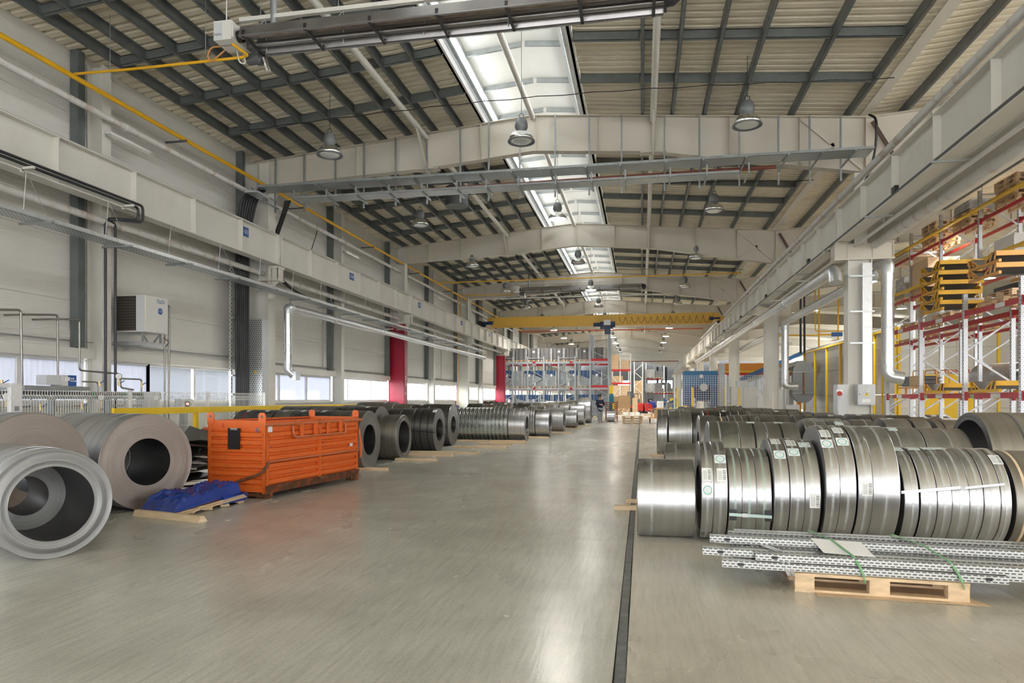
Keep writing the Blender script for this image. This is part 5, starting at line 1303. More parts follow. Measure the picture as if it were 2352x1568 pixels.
for y in (13.62, 14.2): MB().beam((-11.1, y, 3.02), (-11.1, y + .02, 2.8), .04, .03).beam((-11.12, y, 3.0), (-11.12, y - .2 if y > 14 else y + .2, 2.8), .03, .03).beam((-11.1, y, 3.2), (-11.1, y, 2.8), .03, .03).build('strut', galv, cu)
MB()._add([(-11.8, 13.85, 2.74), (-11.3, 13.85, 2.74), (-11.8, 13.85, 2.62), (-11.8, 13.87, 2.74), (-11.3, 13.87, 2.74), (-11.8, 13.87, 2.62)], [(0, 1, 2), (5, 4, 3), (0, 3, 4, 1), (1, 4, 5, 2), (2, 5, 3, 0)]).build('wall_bracket', galvL, cu)
MB().tube(bend([(-11.1, 14.3, 2.95), (-10.98, 14.35, 2.85), (-11.0, 14.25, 2.72)], .05), .012, 6).build('drain_hose', dark, cu)
# ---- stainless pipes on the wall
def sp(pts, r, label, X=-11.45, m=None, stub=False, foot=False):
    P_ = [wpt(x, y, X) for x, y in pts]
    if stub: P_ = [Vector((-11.9, P_[0].y, P_[0].z))] + P_
    if foot: P_[-1].z = 0
    return MB().tube(bend(P_, .07, 5), r, 8).build('stainless_pipe', m or ssteel, label=label, cat='pipe', group='thin wall pipes')
sp([(-60, 818), (150, 820), (160, 1420)], .022, 'leftmost thin steel pipe dropping in front of the first window', stub=True)
sp([(175, 853), (415, 856), (417, 1330)], .02, 'thin steel pipe dropping behind the blue fronted instrument', stub=True)
sp([(405, 885), (572, 890), (572, 1255), (865, 1280), (870, 1380), (960, 1395)], .02, 'thin steel pipe stepping across to the upper pressure gauge', X=-11.35, stub=True)
sp([(870, 1315), (1020, 1320), (1018, 1410)], .018, 'short hooked steel pipe right of the upper gauge', X=-11.3)
sp([(1188, 990), (1184, 1560)], .022, 'thin upright pipe right of the cooling unit, left one', X=-11.2, foot=True)
sp([(1205, 785), (1218, 792), (1216, 1560)], .024, 'thin upright pipe right of the cooling unit, right one', X=-11.2, foot=True)
sp([(590, 1335), (705, 1340), (707, 1420)], .016, 'short hooked steel pipe beside the instrument', X=-11.2)
sp([(585, -60), (592, 620), (590, 985)], .02, 'grey cable run down the wall to a small socket box', X=-11.85, m=galv)
MB().box(-11.9, -11.82, 12.45, 12.62, 2.82, 2.96).build('socket_box', offwhite, label='small white socket box on the wall below the cable', cat='box')
MB().box(-11.86, -11.82, 7, 19, 2.72, 2.745).build('cable_trunking', galv, label='thin cable bundle running along the wall above the near windows', cat='cable')
MB().box(-11.86, -11.82, 19.3, 54, 2.66, 2.685).build('cable_trunking', dark, label='thin cable bundle running along the wall above the far windows', cat='cable')
for k, y in enumerate((21.6, 24.0, 36.2, 39.5)): MB().tube([(-11.84, y, 5.2), (-11.83, y + .02, 4), (-11.84, y, 2.7)], .018, 6).build('wall_cable', galv, label='grey cable hanging down the left wall, %s beyond the first column' % ORD[k], cat='cable', group='hanging wall cables')
# ---- manifold with gauges, behind the mesh fence
mf = empty('gas_manifold', (-10.95, 12, 0), label='steel pipe manifold with pressure gauges behind the white fence', cat='manifold')
ya, yb = 8.8, 14.0
MB().cyl((-10.95, ya, 1.61), (-10.95, yb, 1.61), .035, 12).build('upper_header', ssteel, mf)
MB().box(-10.99, -10.91, ya, yb, 1.50, 1.57).build('support_channel', galv, mf)
for y in (9.6, 11.0, 12.4, 13.75): MB().box(-11.0, -10.9, y, y + .08, 0, 1.5).build('leg', galv, mf)
def gauge(p, r=.062):
    gb = MB().cyl((p[0], p[1] + .02, p[2]), (p[0] + .03, p[1] - .03, p[2]), r, 20).build('gauge', dark, mf)
    MB().cyl((p[0] + .031, p[1] - .031, p[2]), (p[0] + .034, p[1] - .036, p[2]), r * .9, 20).build('dial', paper, gb, org=mf.location)
    MB().beam((p[0] + .036, p[1] - .04, p[2] - .01), (p[0] + .05, p[1] - .02, p[2] + .035), .004, .003).build('needle', txtblack, gb, org=mf.location)
    MB().cyl((p[0], p[1], p[2] - r), (p[0], p[1], p[2] - r - .12), .014, 8).build('gauge_stem', brass, mf)
for px, py in ((15, 910), (232, 913), (357, 914), (272, 864)): gauge(at(px, py, X=-10.85))
for px, py in ((4, 880), (228, 880), (274, 880), (326, 883), (93, 935), (188, 932), (229, 942), (20, 935)):
    p = at(px, py, X=-10.9)
    v_ = MB().cyl((p.x, p.y, p.z - .06), (p.x, p.y, p.z + .06), .02, 8).build('valve', brass, mf)
    MB().beam((p.x + .02, p.y, p.z), (p.x + .04, p.y + .1, p.z + .06), .02, .012).build('valve_lever', signb, v_, org=mf.location)
for y in (9.9, 10.6, 11.9, 12.9, 13.5): MB().tube(bend([(-10.95, y, 1.61), (-10.95, y, 1.36), (-10.95, y - .35, 1.36)], .05), .014, 8).build('branch_pipe', ssteel, mf)
for y in (10.3, 12.0, 12.8, 13.4, 13.85): MB().cyl((-10.95, y, 1.61), (-10.95, y + .05, 1.61), .04, 12).build('green_mark', greenb, mf)
# ---- blue fronted instrument on a shelf
an = empty('gas_analyser', at(133, 886, X=-10.9), label='grey instrument with blue keypad front on a wall shelf', cat='instrument')
L0 = an.location.copy()
MB().box(L0.x - .18, L0.x + .05, L0.y - .30, L0.y + .05, L0.z + .02, L0.z + .2).build('case', gpanel, an)
MB().box(L0.x - .2, L0.x + .07, L0.y + .05, L0.y + .36, L0.z + .0, L0.z + .21).build('front_shell', signb, an)
MB().box(L0.x - .2, L0.x + .072, L0.y + .04, L0.y + .16, L0.z + .0, L0.z + .21).build('white_fascia', offwhite, an)
MB().box(L0.x + .072, L0.x + .078, L0.y + .1, L0.y + .2, L0.z + .1, L0.z + .17).build('screen', paper, an)
for k in range(5): MB().cyl((L0.x + .07, L0.y + .235 + .045 * (k % 3), L0.z + .1 + .045 * (k // 3)), (L0.x + .08, L0.y + .235 + .045 * (k % 3), L0.z + .1 + .045 * (k // 3)), .014, 8).build('key', paper, an)
shf = MB().box(-11.4, -10.75, L0.y - .85, L0.y + .6, L0.z - .09, L0.z - .005).build('wall_shelf', galv, label='grey metal shelf carrying the blue fronted instrument', cat='shelf')
cbm = empty('control_cabinet', at(356, 940, X=-10.8), label='plain grey control cabinet behind the fence', cat='cabinet'); q = cbm.location.copy(); cbm.location.z = .9
MB().box(-11.1, -10.85, q.y - .22, q.y + .22, .9, 1.66).build('body', gpanel, cbm); MB().box(-10.85, -10.84, q.y - .2, q.y + .2, .93, 1.63).build('door', gpanel, cbm)
cb2 = empty('control_cabinet', at(430, 940, X=-10.6), label='small grey control box with red display and buttons behind the fence', cat='cabinet'); q = cb2.location.copy(); cb2.location.z = 1.2
MB().box(-10.8, -10.6, q.y - .2, q.y + .2, 1.15, 1.5).build('body', gpanel, cb2)
MB().box(-10.6, -10.59, q.y - .08, q.y + .08, 1.3, 1.44).build('display', black, cb2); MB().box(-10.59, -10.585, q.y - .05, q.y + .05, 1.36, 1.41).build('digits', emis('red_digits', (1, .05, .03), 3), cb2)
for k, mt in enumerate((greenb, txtred)): MB().cyl((-10.6, q.y + .13, 1.38 - .08 * k), (-10.585, q.y + .13, 1.38 - .08 * k), .018, 8).build('button', mt, cb2)
MB().box(-10.78, -10.62, q.y - .05, q.y + .05, 0, 1.15).build('stand', galv, cb2)
# ---- white welded mesh fence with kinked top
fe = empty('mesh_fence', (-10.3, 8, 0), label='white welded mesh fence with bent top edge before the near windows', cat='fence')
FX = -10.3; FT = 1.66
for pi_, (y0, y1) in enumerate(((7.0, 9.6), (9.75, 12.25), (12.3, 14.8), (14.85, 17.3))):
    wm = MB(); n = int((y1 - y0) / .055)
    for k in range(n + 1):
        y = y0 + (y1 - y0) * k / n
        for a_, b_ in (((FX, FT), (FX, FT - .1)), ((FX, FT - .1), (FX + .05, FT - .14)), ((FX + .05, FT - .14), (FX, FT - .18)), ((FX, FT - .18), (FX, .1))):
            wm.beam((a_[0], y, a_[1]), (b_[0], y, b_[1]), .006, .006, up=(1, 0, 0))
    for z in (FT - .02, FT - .1, FT - .18, 1.2, .9, .6, .3, .12): wm.beam((FX, y0, z), (FX, y1, z), .007, .007)
    wm.build('mesh_panel', white, fe, kind='stuff')
for y in (9.68, 12.28, 14.82, 17.35): MB().box(FX - .03, FX + .03, y - .025, y + .025, 0, FT + .02).build('fence_post', white, fe)
MB().box(FX - .03, FX + .03, 6.9, 9.72, FT + .03, FT + .1).build('gate_top_rail', white, fe)
MB().box(FX - .04, FX + .04, 9.56, 9.76, 0, FT + .1).build('gate_post', white, fe)
MB().box(FX + .03, FX + .05, 9.62, 9.7, 1.3, 1.38).build('gate_hinge', galv, fe)
# ---- yellow guard rail
gr = empty('guard_rail', (-9.5, 15, 0), label='yellow guard rail on posts behind the orange bin', cat='guard rail')
MB().box(-9.53, -9.47, 10.9, 22, 1.2, 1.33).build('top_rail', yellowB, gr)
MB().box(-9.53, -9.47, 10.9, 22, .45, .55).build('lower_rail', yellowB, gr)
for k in range(6): MB().box(-9.6, -9.53, 11.2 + 2.1 * k, 11.3 + 2.1 * k, 0, 1.33).build('post', yellowB, gr)
# notices on the red column
for z, s in ((2.42, 'flame'), (2.15, 'extinguisher'), (1.72, 'label')):
    o = MB().box(-11.03, -11.024, 30.9, 31.06 if s != 'label' else 31.0, z, z + (.17 if s != 'label' else .08)).build('fire_notice', txtwhite, label='small white notice on the red column, %s one' % ('upper' if s == 'flame' else 'middle' if s == 'extinguisher' else 'lowest'), cat='sign')
    MB().box(-11.024, -11.022, 30.92, 31.04 if s != 'label' else 30.98, z + .02, z + (.15 if s != 'label' else .06)).build('print', txtred, o, org=o.location)
# ================================================================== RIGHT BAY
perfU = perfmat('perforated_rack_upright', (.60, .62, .66), .05, .045, rot=(PI / 2, 0, 0))
perfU.node_tree.nodes['Brick Texture'].inputs['Mortar Size'].default_value = .018
_post = {}
def post_mesh(h):
    if h not in _post:
        m = MB(); m.box(-.05, .05, -.045, -.04, 0, h).box(-.05, -.045, -.04, .045, 0, h).box(.045, .05, -.04, .045, 0, h).box(-.05, -.02, .04, .045, 0, h).box(.02, .05, .04, .045, 0, h).box(-.07, .07, -.06, .06, 0, .008)
        _post[h] = m.mesh('upright', perfU)
    return _post[h]
def rack(x0, x1, ys_, h, levels, label, group='pallet racks', beamm=None, hb=.13):
    """storage rack whose beams run along Y; x0 = front, x1 = back"""
    o = empty('pallet_rack', (x0, ys_[0], 0), label=label, cat='rack', group=group)
    P = lambda nm, m, mt: put(nm, m.mesh(nm, mt), o)
    for y in ys_:
        for x in (x0, x1): put('upright', post_mesh(h), o, (x - x0, y - ys_[0], 0))
        z = .25; k = 0; yy = y - ys_[0]; d = x1 - x0
        P('brace', MB().beam((0, yy, z), (d, yy, z), .025, .045), rackg)
        while z + .8 < h - .05:
            P('brace', MB().beam((0 if k % 2 else d, yy, z + .02), (d if k % 2 else 0, yy, z + .8), .025, .045), rackg); z += .82; k += 1
        P('brace', MB().beam((0, yy, h - .12), (d, yy, h - .12), .025, .045), rackg)
    for a, b in zip(ys_, ys_[1:]):
        for z in levels:
            for x in (x0, x1):
                P('beam', MB().box(x - x0 - .025, x - x0 + .025, a - ys_[0] + .05, b - ys_[0] - .05, z - hb, z), beamm or red)
                for yy in (a + .06, b - .06): P('beam_connector', MB().box(x - x0 - .035, x - x0 + .035, yy - ys_[0] - .03, yy - ys_[0] + .03, z - hb - .06, z + .03), beamm or red)
    return o
YA = [14.0, 16.8, 19.5, 22.35, 25.2]
rA = rack(8.2, 9.3, YA, 4.2, [1.65, 3.75], 'near grey and red pallet rack right of the columns')
YB = [17.9, 20.7, 23.5, 26.3, 29.0, 31.8]
rB = rack(10.3, 11.4, YB, 7.95, [1.65, 3.75, 5.45, 7.05], 'tall grey and red pallet rack behind the near one', hb=.1)
# labels on rack A beams
for (y, z, t) in ((24.7, 1.56, '146'), (21.9, 1.56, '147'), (19.05, 1.56, '148')):
    o = MB().box(8.165, 8.172, y - .09, y + .09, z - .055, z + .055).build('bay_number', mat('pale_green_tag', (.45, .72, .35), .5) if 'pale_green_tag' not in MT else MT['pale_green_tag'], label='green bay tag %s on the red rack beam, %s' % (t, {'146': 'farthest of three', '147': 'middle of three', '148': 'nearest of three'}[t]), cat='tag')
    put('lettering', text_mesh(t, .09, txtblack), o, (-.006, 0, .055), rot=(PI / 2, 0, -PI / 2))
for k, (y, z) in enumerate(((24.0, 1.585), (21.0, 1.585), (17.9, 1.585), (23.9, 3.69), (21.0, 3.69), (17.7, 3.69))):
    MB().box(8.168, 8.174, y - .22, y + .22, z - .06, z + .05).build('barcode_strip', lab_bar, label='white bar code strip on the red rack beam, %s of six' % ORD[k], cat='tag', group='rack bar code strips')
# yellow guide rails in front of the tall rack
for z in (7.30, 5.68):
    o = MB().box(10.12, 10.2, 18, 31.9, z, z + .09).box(10.06, 10.12, 18, 31.9, z, z + .02).build('guide_rail', yellowB, label='%s yellow guide rail along the tall rack' % ('upper' if z > 7 else 'lower'), cat='rail')
    for y in YB[:-1]: MB().box(10.15, 10.3, y + .05, y + .3, z - .02, z + .07).build('rail_bracket', yellowB, o, org=o.location)
MB().box(10.16, 10.24, 31.9, 31.98, 0, 7.3).build('guide_rail_post', yellowB, label='yellow post at the far end of the tall rack', cat='post')
# cradles
cradY = mat('cradle_yellow', (.80, .45, .03), .4, var=.1, vscale=4)
cradO = mat('cradle_orange', (.82, .43, .13), .4, var=.06)
cradT = mat('cradle_grey_sheet', (.20, .20, .19), .5, .4)
def cradle_parts(o, mt):
    P = lambda nm, m, mm: put(nm, m.mesh(nm, mm), o)
    for x in (.03, .97): P('rail', MB().box(x - .03, x + .03, -.68, .68, 0, .07).box(x - .028, x + .028, .66, .70, .005, .065), mt)
    for s in (-1, 1):
        P('saddle_sheet', MB().prism([(s * .14, .075), (s * .46, .26), (s * .46, .268), (s * .14, .083)], 'X', -.04, 1.04), cradT)
        P('saddle_top', MB().box(-.04, 1.04, min(s * .46, s * .66), max(s * .46, s * .66), .25, .262).box(-.04, 1.04, min(s * .62, s * .66), max(s * .62, s * .66), .15, .25), mt)
        for x in (-.035, 1.02):
            P('gusset', MB().beam((x, s * .15, .07), (x, s * .47, .255), .02, .03).beam((x, s * .47, .255), (x, s * .36, .07), .02, .03).beam((x, s * .62, .25), (x, s * .56, .07), .02, .035), mt)
    return o
cY = cradle_parts(empty('stacking_cradle', cat='cradle'), cradY); cO = cradle_parts(empty('stacking_cradle', cat='cradle'), cradO)
_cu = {0: False, 1: False}
def cradle(kind, loc, label, rz=0):
    src = (cY, cO)[kind]
    o = copy_tree(src) if _cu[kind] else src; _cu[kind] = True
    o.location = loc; o.rotation_euler = (0, 0, rz); return tag(o, label, 'cradle', 'stacking cradles')
cradle(0, (8.05, 20.9, 1.66), 'yellow cradle on the lower shelf of the near rack, middle bay')
cradle(0, (8.05, 18.15, 1.66), 'yellow cradle on the lower shelf of the near rack, nearest full bay')
for k in range(5): cradle(0, (7.98 - .02 * (k % 2), 21.0 + .04 * (k % 2), 3.92 + .27 * k), 'yellow cradle in the stack of five on the upper shelf, %s from the bottom' % ORD[k])
for k in range(2): cradle(1, (7.98, 18.05, 4.36 + .27 * k), 'orange cradle on the upper shelf near the right edge, %s one' % ('lower' if k == 0 else 'upper'), rz=.03)
pallet((8.7, 21.2, 3.76), PI / 2, 'pallet under the stack of five yellow cradles')
pallet((8.7, 18.4, 3.76), PI / 2, 'lower pallet under the orange cradles')
pallet((8.75, 18.2, 3.915), PI / 2 + .04, 'upper pallet under the orange cradles')
pallet((8.75, 23.8, 3.76), PI / 2, 'pallet at the far end of the near rack upper shelf')
MB().box(8.5, 9.2, 17.6, 18.7, 4.06, 4.2).build('rubber_sheet_stack', black, label='black sheet stack beneath the orange cradles', cat='sheets')
# loads on the tall rack
def wrapped(loc, sx, sy, sz, label, mt=None, rz=0, group='wrapped loads', capm=None, pal=True, seed=0):
    o = empty('wrapped_load', loc, rz, label=label, cat='load', group=group)
    rr = random.Random(seed); m = MB(); n = 6; vs = []
    zb = .145 if pal else 0
    if pal:
        pb = MB()
        for x in (-.42, 0, .42): pb.box(x * sx - .05, x * sx + .05, -sy / 2, sy / 2, 0, .1)
        pb.box(-sx / 2, sx / 2, -sy / 2, sy / 2, .1, .14)
        put('pallet_base', pb.mesh('pallet_base', wood2), o)
    for k in range(5):
        z = zb + sz * k / 4
        for (x, y) in ((-1, -1), (0, -1.02), (1, -1), (1.02, 0), (1, 1), (0, 1.02), (-1, 1), (-1.02, 0)):
            j = 1 - .02 * k * .5
            vs.append((x * sx / 2 * j + rr.uniform(-.02, .02), y * sy / 2 * j + rr.uniform(-.02, .02), z))
    fs = [(k * 8 + i, k * 8 + (i + 1) % 8, (k + 1) * 8 + (i + 1) % 8, (k + 1) * 8 + i) for k in range(4) for i in range(8)] + [tuple(range(32, 40))]
    m._add(vs, fs); put('film_wrapped_goods', m.mesh('film_wrapped_goods', mt or greyload), o)
    return o
wrapped((10.85, 28.2, 5.46), 1.1, 1.5, 1.1, 'film wrapped cardboard load on the tall rack beside the galvanised duct', card2, seed=1)
wrapped((10.85, 30.4, 5.46), 1.0, 1.0, .8, 'film wrapped grey load at the far end of the tall rack', wrap, seed=2)
for k in range(4): MB().box(10.25, 11.4, 29.2, 31.4, 7.06 + .11 * k, 7.15 + .11 * k).build('flat_bundle', white if k % 2 else wood, label='flat %s bundle on the top shelf far end, %s from the bottom' % ('white' if k % 2 else 'timber', ORD[k]), cat='bundle', group='flat bundles')
for st, y in enumerate((27.6, 25.0, 22.2, 20.0)):
    for k in range(6 if st != 1 else 4): pallet((10.8 + .03 * (k % 2), y + .05 * (k % 3), 7.06 + .15 * k), PI / 2 + .03 * (k % 2), 'empty pallet in the %s stack on the tall rack top, %s from the bottom' % (ORD[st], ORD[k]))
wrapped((10.85, 25.0, 7.66), .9, 1.1, .3, 'film wrapped flat pack on pallets atop the tall rack', wrap, pal=False, seed=4)
wrapped((10.85, 22.2, 5.46), 1.0, 1.2, .6, 'white covered load on the tall rack middle shelf near the right edge', white, seed=5)
for k, y in enumerate((30.2, 27.4, 24.6, 21.8)): pallet((10.85, y, 3.76), PI / 2, 'pallet on the tall rack shelf behind the near rack, %s from the far end' % ORD[k])
# trolley of slate strips on the lower shelf
tl = empty('hoop_trolley', (8.75, 23.7, 1.66), label='orange hoop trolley loaded with grey strips on the lower shelf', cat='trolley')
for dx in (-.35, .0, .35): put('hoop', MB().tube(bend([(dx, -1.05, .0), (dx, -1.05, .72), (dx, -.2, .72), (dx, -.2, 0)], .1), .016, 8).mesh('hoop', cradO), tl)
put('frame', MB().box(-.4, .4, -1.2, .9, .18, .23).box(-.4, -.34, .3, .36, 0, .2).box(.34, .4, .3, .36, 0, .2).mesh('frame', cradO), tl)
put('side_board', MB().box(-.42, -.39, -1.15, -.1, .24, .55).mesh('side_board', card), tl)
for k in range(12):
    MB().bc((8.7 + random.uniform(-.06, .06), 23.9 + random.uniform(-.1, .1), 1.92 + .026 * k), .6, random.uniform(1.3, 1.7), .022, Matrix.Rotation(random.uniform(-.06, .06), 3, 'Z')).build('strip_bundle', greyload, label='grey metal strip on the hoop trolley, %s from the bottom' % ORD[k], cat='strip', group='strips on trolley')
# big loose duct pieces on the tall rack
for k, (p, q, r, mt, lb) in enumerate((((10.7, 24.3, 2.15), (11.2, 22.9, 2.15), .46, galvL, 'large bright sheet metal tube lying on the tall rack lower shelf'), ((10.6, 21.9, 2.02), (11.2, 20.9, 2.02), .34, scrap, 'dark sheet metal tube lying right of the bright one'))):
    m = MB(); m.cyl(p, q, r, 32, cap=False); m.cyl(q, p, r * .97, 32, cap=False)
    m.build('duct_section', mt, label=lb, cat='duct')
# red loading beam low at the right
MB().box(9.6, 9.7, 16.5, 20, .55, .8).build('loading_beam', red, label='low red beam lying behind the near rack at the right edge', cat='beam')
for k, (x, y, r) in enumerate(((11.0, 28.6, .45), (11.0, 27.3, .4), (10.8, 24.6, .42))):
    coil(x - .4, x + .4, y, r, (steelD, steelW, steelG)[k], label='coil on the floor under the tall rack, %s from the far end' % ORD[k], group='coils under rack', rz=.3)

# ---- coating booth: side wall along X = 13, front wall facing the camera
bo = empty('coating_booth', (13, 38.4, 0), label='large stainless panelled coating booth with yellow posts', cat='booth')
for i in range(7):
    for j in range(6):
        MB().box(13.0, 13.06, 38.45 + 3 * i + .006, 41.45 + 3 * i - .006, .87 * j + .006, .87 * (j + 1) - .006).build('side_panel', oven, bo)
bpan = mat('booth_front_panel', (.58, .57, .53), .4, .2, var=.08, vscale=.6)
for i in range(4):
    for j in range(5):
        MB().box(13.06 + 2.7 * i + .006, 13.06 + 2.7 * (i + 1) - .006, 38.4, 38.46, 1.04 * j + .006, 1.04 * (j + 1) - .006).build('front_panel', bpan, bo)
MB().box(13.06, 23.8, 38.46, 59.4, 5.2, 5.3).build('roof_plate', oven, bo)
MB().cyl((13.12, 38.4, 5.3), (13.12, 59.5, 5.3), .16, 12).build('roof_edge_roll', galvL, bo)
for k in range(7): MB().box(12.9, 13.0, 38.45 + 3.4 * k, 38.55 + 3.4 * k, 0, 5.25).build('post', yellowB, bo)
MB().box(12.88, 13.0, 38.4, 59.4, 5.15, 5.25).build('top_angle', yellowB, bo)
for x in (13.0, 17.6, 21): MB().box(x, x + .12, 38.3, 38.4, 0, 5.2).build('post', yellowB, bo)
for x0, x1, z0, z1 in ((14.1, 14.9, .1, 2.75), (14.95, 15.75, .1, 2.75), (16.1, 16.6, .1, 2.4)): MB().box(x0, x1, 38.3, 38.38, z0, z1).build('yellow_door', yellowB, bo)
put('lettering', text_mesh('EUROIMPIANTI', .33, txtred, shear=.3, sx=1.0), bo, (2.8, -.01, 2.89), rot=(PI / 2, 0, 0))
put('lettering', text_mesh('ACCESSORI PER VERNICI', .17, txtgrey, sx=1.0), bo, (2.8, -.01, 2.62), rot=(PI / 2, 0, 0))
MB().box(13.05, 18, 59.4, 59.5, 0, 5.2).build('end_panel', oven, bo)
hr = empty('handrail', (11.6, 50, 0), label='low yellow handrail in front of the coating booth', cat='handrail')
MB().box(11.58, 11.64, 30, 59, .5, .56).build('top_rail', yellowB, hr)
for k in range(8): MB().box(11.58, 11.64, 30.5 + 4 * k, 30.57 + 4 * k, 0, .5).build('post', yellowB, hr)
# fan casing, frames and conveyor before the booth end
fc = empty('fan_casing', (12.0, 57, 0), label='dark grey upright fan casing at the far end of the booth', cat='fan')
m = MB(); pl = []
for k in range(10): a_ = PI * k / 9; pl.append((12.05 + .75 * math.cos(a_), 3.6 + .8 * math.sin(a_)))
for k in range(10): a_ = PI + PI * k / 9; pl.append((12.05 + .75 * math.cos(a_), 1.9 + .7 * math.sin(a_)))
m.prism(pl, 'Y', 55.0, 55.6); m.build('casing', lampg, fc)
for z in (1.9, 3.5): MB().box(11.28, 12.82, 54.97, 55.0, z, z + .06).build('flange', galv, fc)
MB().box(12.0, 12.1, 54.9, 55.0, 1.9, 3.5).build('access_strip', rustd, fc)
fr_ = empty('steel_gantry', (10.4, 56, 0), label='white steel frame left of the fan casing', cat='frame')
for x in (9.6, 10.5, 11.1): MB().box(x, x + .18, 56, 56.2, 0, 4.0).build('leg', gpanel, fr_)
MB().box(9.6, 11.4, 56, 56.2, 3.7, 4.0).build('crossbar', gpanel, fr_)
MB().box(9.2, 11.6, 56.2, 57.2, 0, 2.2).build('base_cabinet', gpanel, fr_)
MB().box(7.9, 9.1, 54.0, 55.0, 0, 1.75).build('grey_machine_cabinet', gpanel, label='light grey cabinet right of the second right column', cat='cabinet')
cv_ = empty('link_conveyor', (6.0, 50, 3), label='blue link conveyor climbing behind the mesh fence', cat='conveyor')
for k in range(26):
    t = k / 25; p0 = at(1700, 872, Y=50); p1 = at(1838, 812, Y=56)
    p = p0.lerp(p1, t); MB().bc(p, .3, .35, .28, Matrix.Rotation(-.35, 3, 'Y')).build('link', bluep, cv_)
MB().beam(at(1690, 885, Y=50), at(1838, 830, Y=56), .5, .15).build('conveyor_rail', galv, cv_)
for k in range(4):
    p = at(1705 + 32 * k, 880 - 13 * k, Y=51 + k); MB().box(p.x - .06, p.x + .06, p.y - .06, p.y + .06, 0, p.z).build('leg', galv, cv_)
# orange crane of the side bay, far
oc = empty('gantry_crane', (9, 62, 0), label='orange and red gantry crane of the side bay in the distance', cat='crane')
orng = mat('crane_orange', (.85, .33, .04), .4)
MB().box(6.4, 13.5, 62, 62.5, 3.75, 4.6).build('girder', orng, oc); [MB().box(x, x + .3, 62, 62.4, 0, 3.75).build('leg', orng, oc) for x in (6.45, 13.1)]; MB().box(6.4, 13.5, 61.9, 62, 3.5, 3.75).build('red_band', redm, oc); MB().box(6.4, 13.5, 61.9, 62.0, 3.8, 3.95).build('yellow_band', yellowB, oc)
# side bay pipes
def rp_(pts, r, m, lb, nm='gas_pipe'): return MB().tube(bend(pts, .15), r, 8).build(nm, m, label=lb, cat='pipe')
rp_([(10.76, 45, 9.42), (10.76, 45, 4.7)], .05, yellow, 'yellow gas drop pipe left of the big right column')
rp_([(10.55, 45, 9.4), (10.55, 45, 5.68), (12.8, 45, 5.68)], .035, yellow, 'thin yellow gas pipe bending above the booth roof')
rp_([(11.87, 45, 9.5), (11.87, 45, 5.15)], .05, yellow, 'yellow gas drop pipe beside the big right column')
rp_([(8.3, 45, 5.45), (12.0, 45, 5.47)], .05, yellow, 'yellow gas pipe running level above the booth')
MB().box(11.5, 12.1, 44.9, 45.1, 5.35, 5.6).build('gas_valve', signb, label='blue gas valve block on the level yellow pipe', cat='valve')
for k in range(2): rp_([(8.62 + .2 * k, 40, 9.24), (8.62 + .2 * k, 40, 4.0)], .06, black, 'black drop pipe of the pair beyond the second column, %s one' % ('left' if k == 0 else 'right'), 'drop_pipe')
rp_([(8.4, 47.0, 0.0), (8.4, 47.0, 5.0), (9.6, 47.0, 5.1)], .07, galvL, 'bent grey pipe on the booth edge', 'conduit')

# ---- galvanised ducts along the right columns
d1 = empty('ventilation_duct', (4.75, 18.5, 4.6), label='long spiral duct slung under the right crane girder', cat='duct')
MB().cyl((4.75, 18.6, 4.72), (4.75, 62, 4.75), .15, 20).build('run', ductY, d1)
MB().tube(bend([(4.75, 18.7, 4.72), (4.75, 18.35, 4.72), (4.75, 18.25, 4.4)], .25, 6), .155, 20).build('elbow', galvL, d1)
for k in range(6): MB().cyl((4.75, 24 + 6 * k, 4.735), (4.75, 24.08 + 6 * k, 4.735), .165, 20).build('joint_ring', galvL, d1)
for k in range(8): MB().box(4.4, 5.15, 21 + 4 * k, 21.04 + 4 * k, 4.9, 4.93).build('hanger_channel', creamL, d1)
d2 = empty('ventilation_duct', (5.95, 30.5, 2), label='spiral duct right of the columns dropping at the second column', cat='duct')
MB().cyl((5.95, 19.4, 4.75), (5.95, 30.2, 4.75), .15, 20).build('run', ductY, d2)
MB().tube(bend([(5.95, 30.1, 4.75), (5.95, 30.5, 4.75), (5.95, 30.5, 4.4)], .2, 6), .155, 20).build('elbow', galvL, d2)
MB().cyl((5.95, 30.5, 2.3), (5.95, 30.5, 4.45), .15, 20).build('riser', ductZ, d2)
MB().tube(bend([(5.95, 30.5, 2.35), (5.95, 30.5, 2.05), (6.45, 30.5, 2.05)], .25, 6), .155, 20).build('elbow', galvL, d2)
MB().cyl((5.95, 31.2, 4.5), (5.95, 48, 4.5), .15, 20).build('far_run', ductY, d2)
d3 = empty('ventilation_duct', (6.15, 18.85, 2), label='bright spiral duct riser right of the nearest right column', cat='duct')
MB().cyl((6.15, 18.85, 2.35), (6.15, 18.85, 4.75), .15, 20).build('riser', ductZ, d3)
MB().tube(bend([(6.15, 18.85, 4.7), (6.15, 18.85, 4.98), (6.0, 19.2, 5.0)], .2, 6), .155, 20).build('elbow', galvL, d3)
MB().tube(bend([(6.15, 18.85, 2.38), (6.15, 18.85, 2.08), (6.5, 18.8, 2.02)], .2, 6), .155, 20).build('elbow', galvL, d3)
MB().cyl((6.15, 18.85, 3.3), (6.15, 18.85, 3.34), .16, 20).build('joint_ring', galvL, d3)
ch_ = MB().box(5.5, 5.72, 18.66, 18.78, 1.85, 4.95).build('cable_duct', galvL, label='rectangular galvanised cable duct on the nearest right column', cat='cable duct')
for z in (2.9, 3.7, 4.6): MB().box(5.2, 5.78, 18.64, 18.66, z, z + .04).build('clamp_strip', perfT, ch_, org=ch_.location)
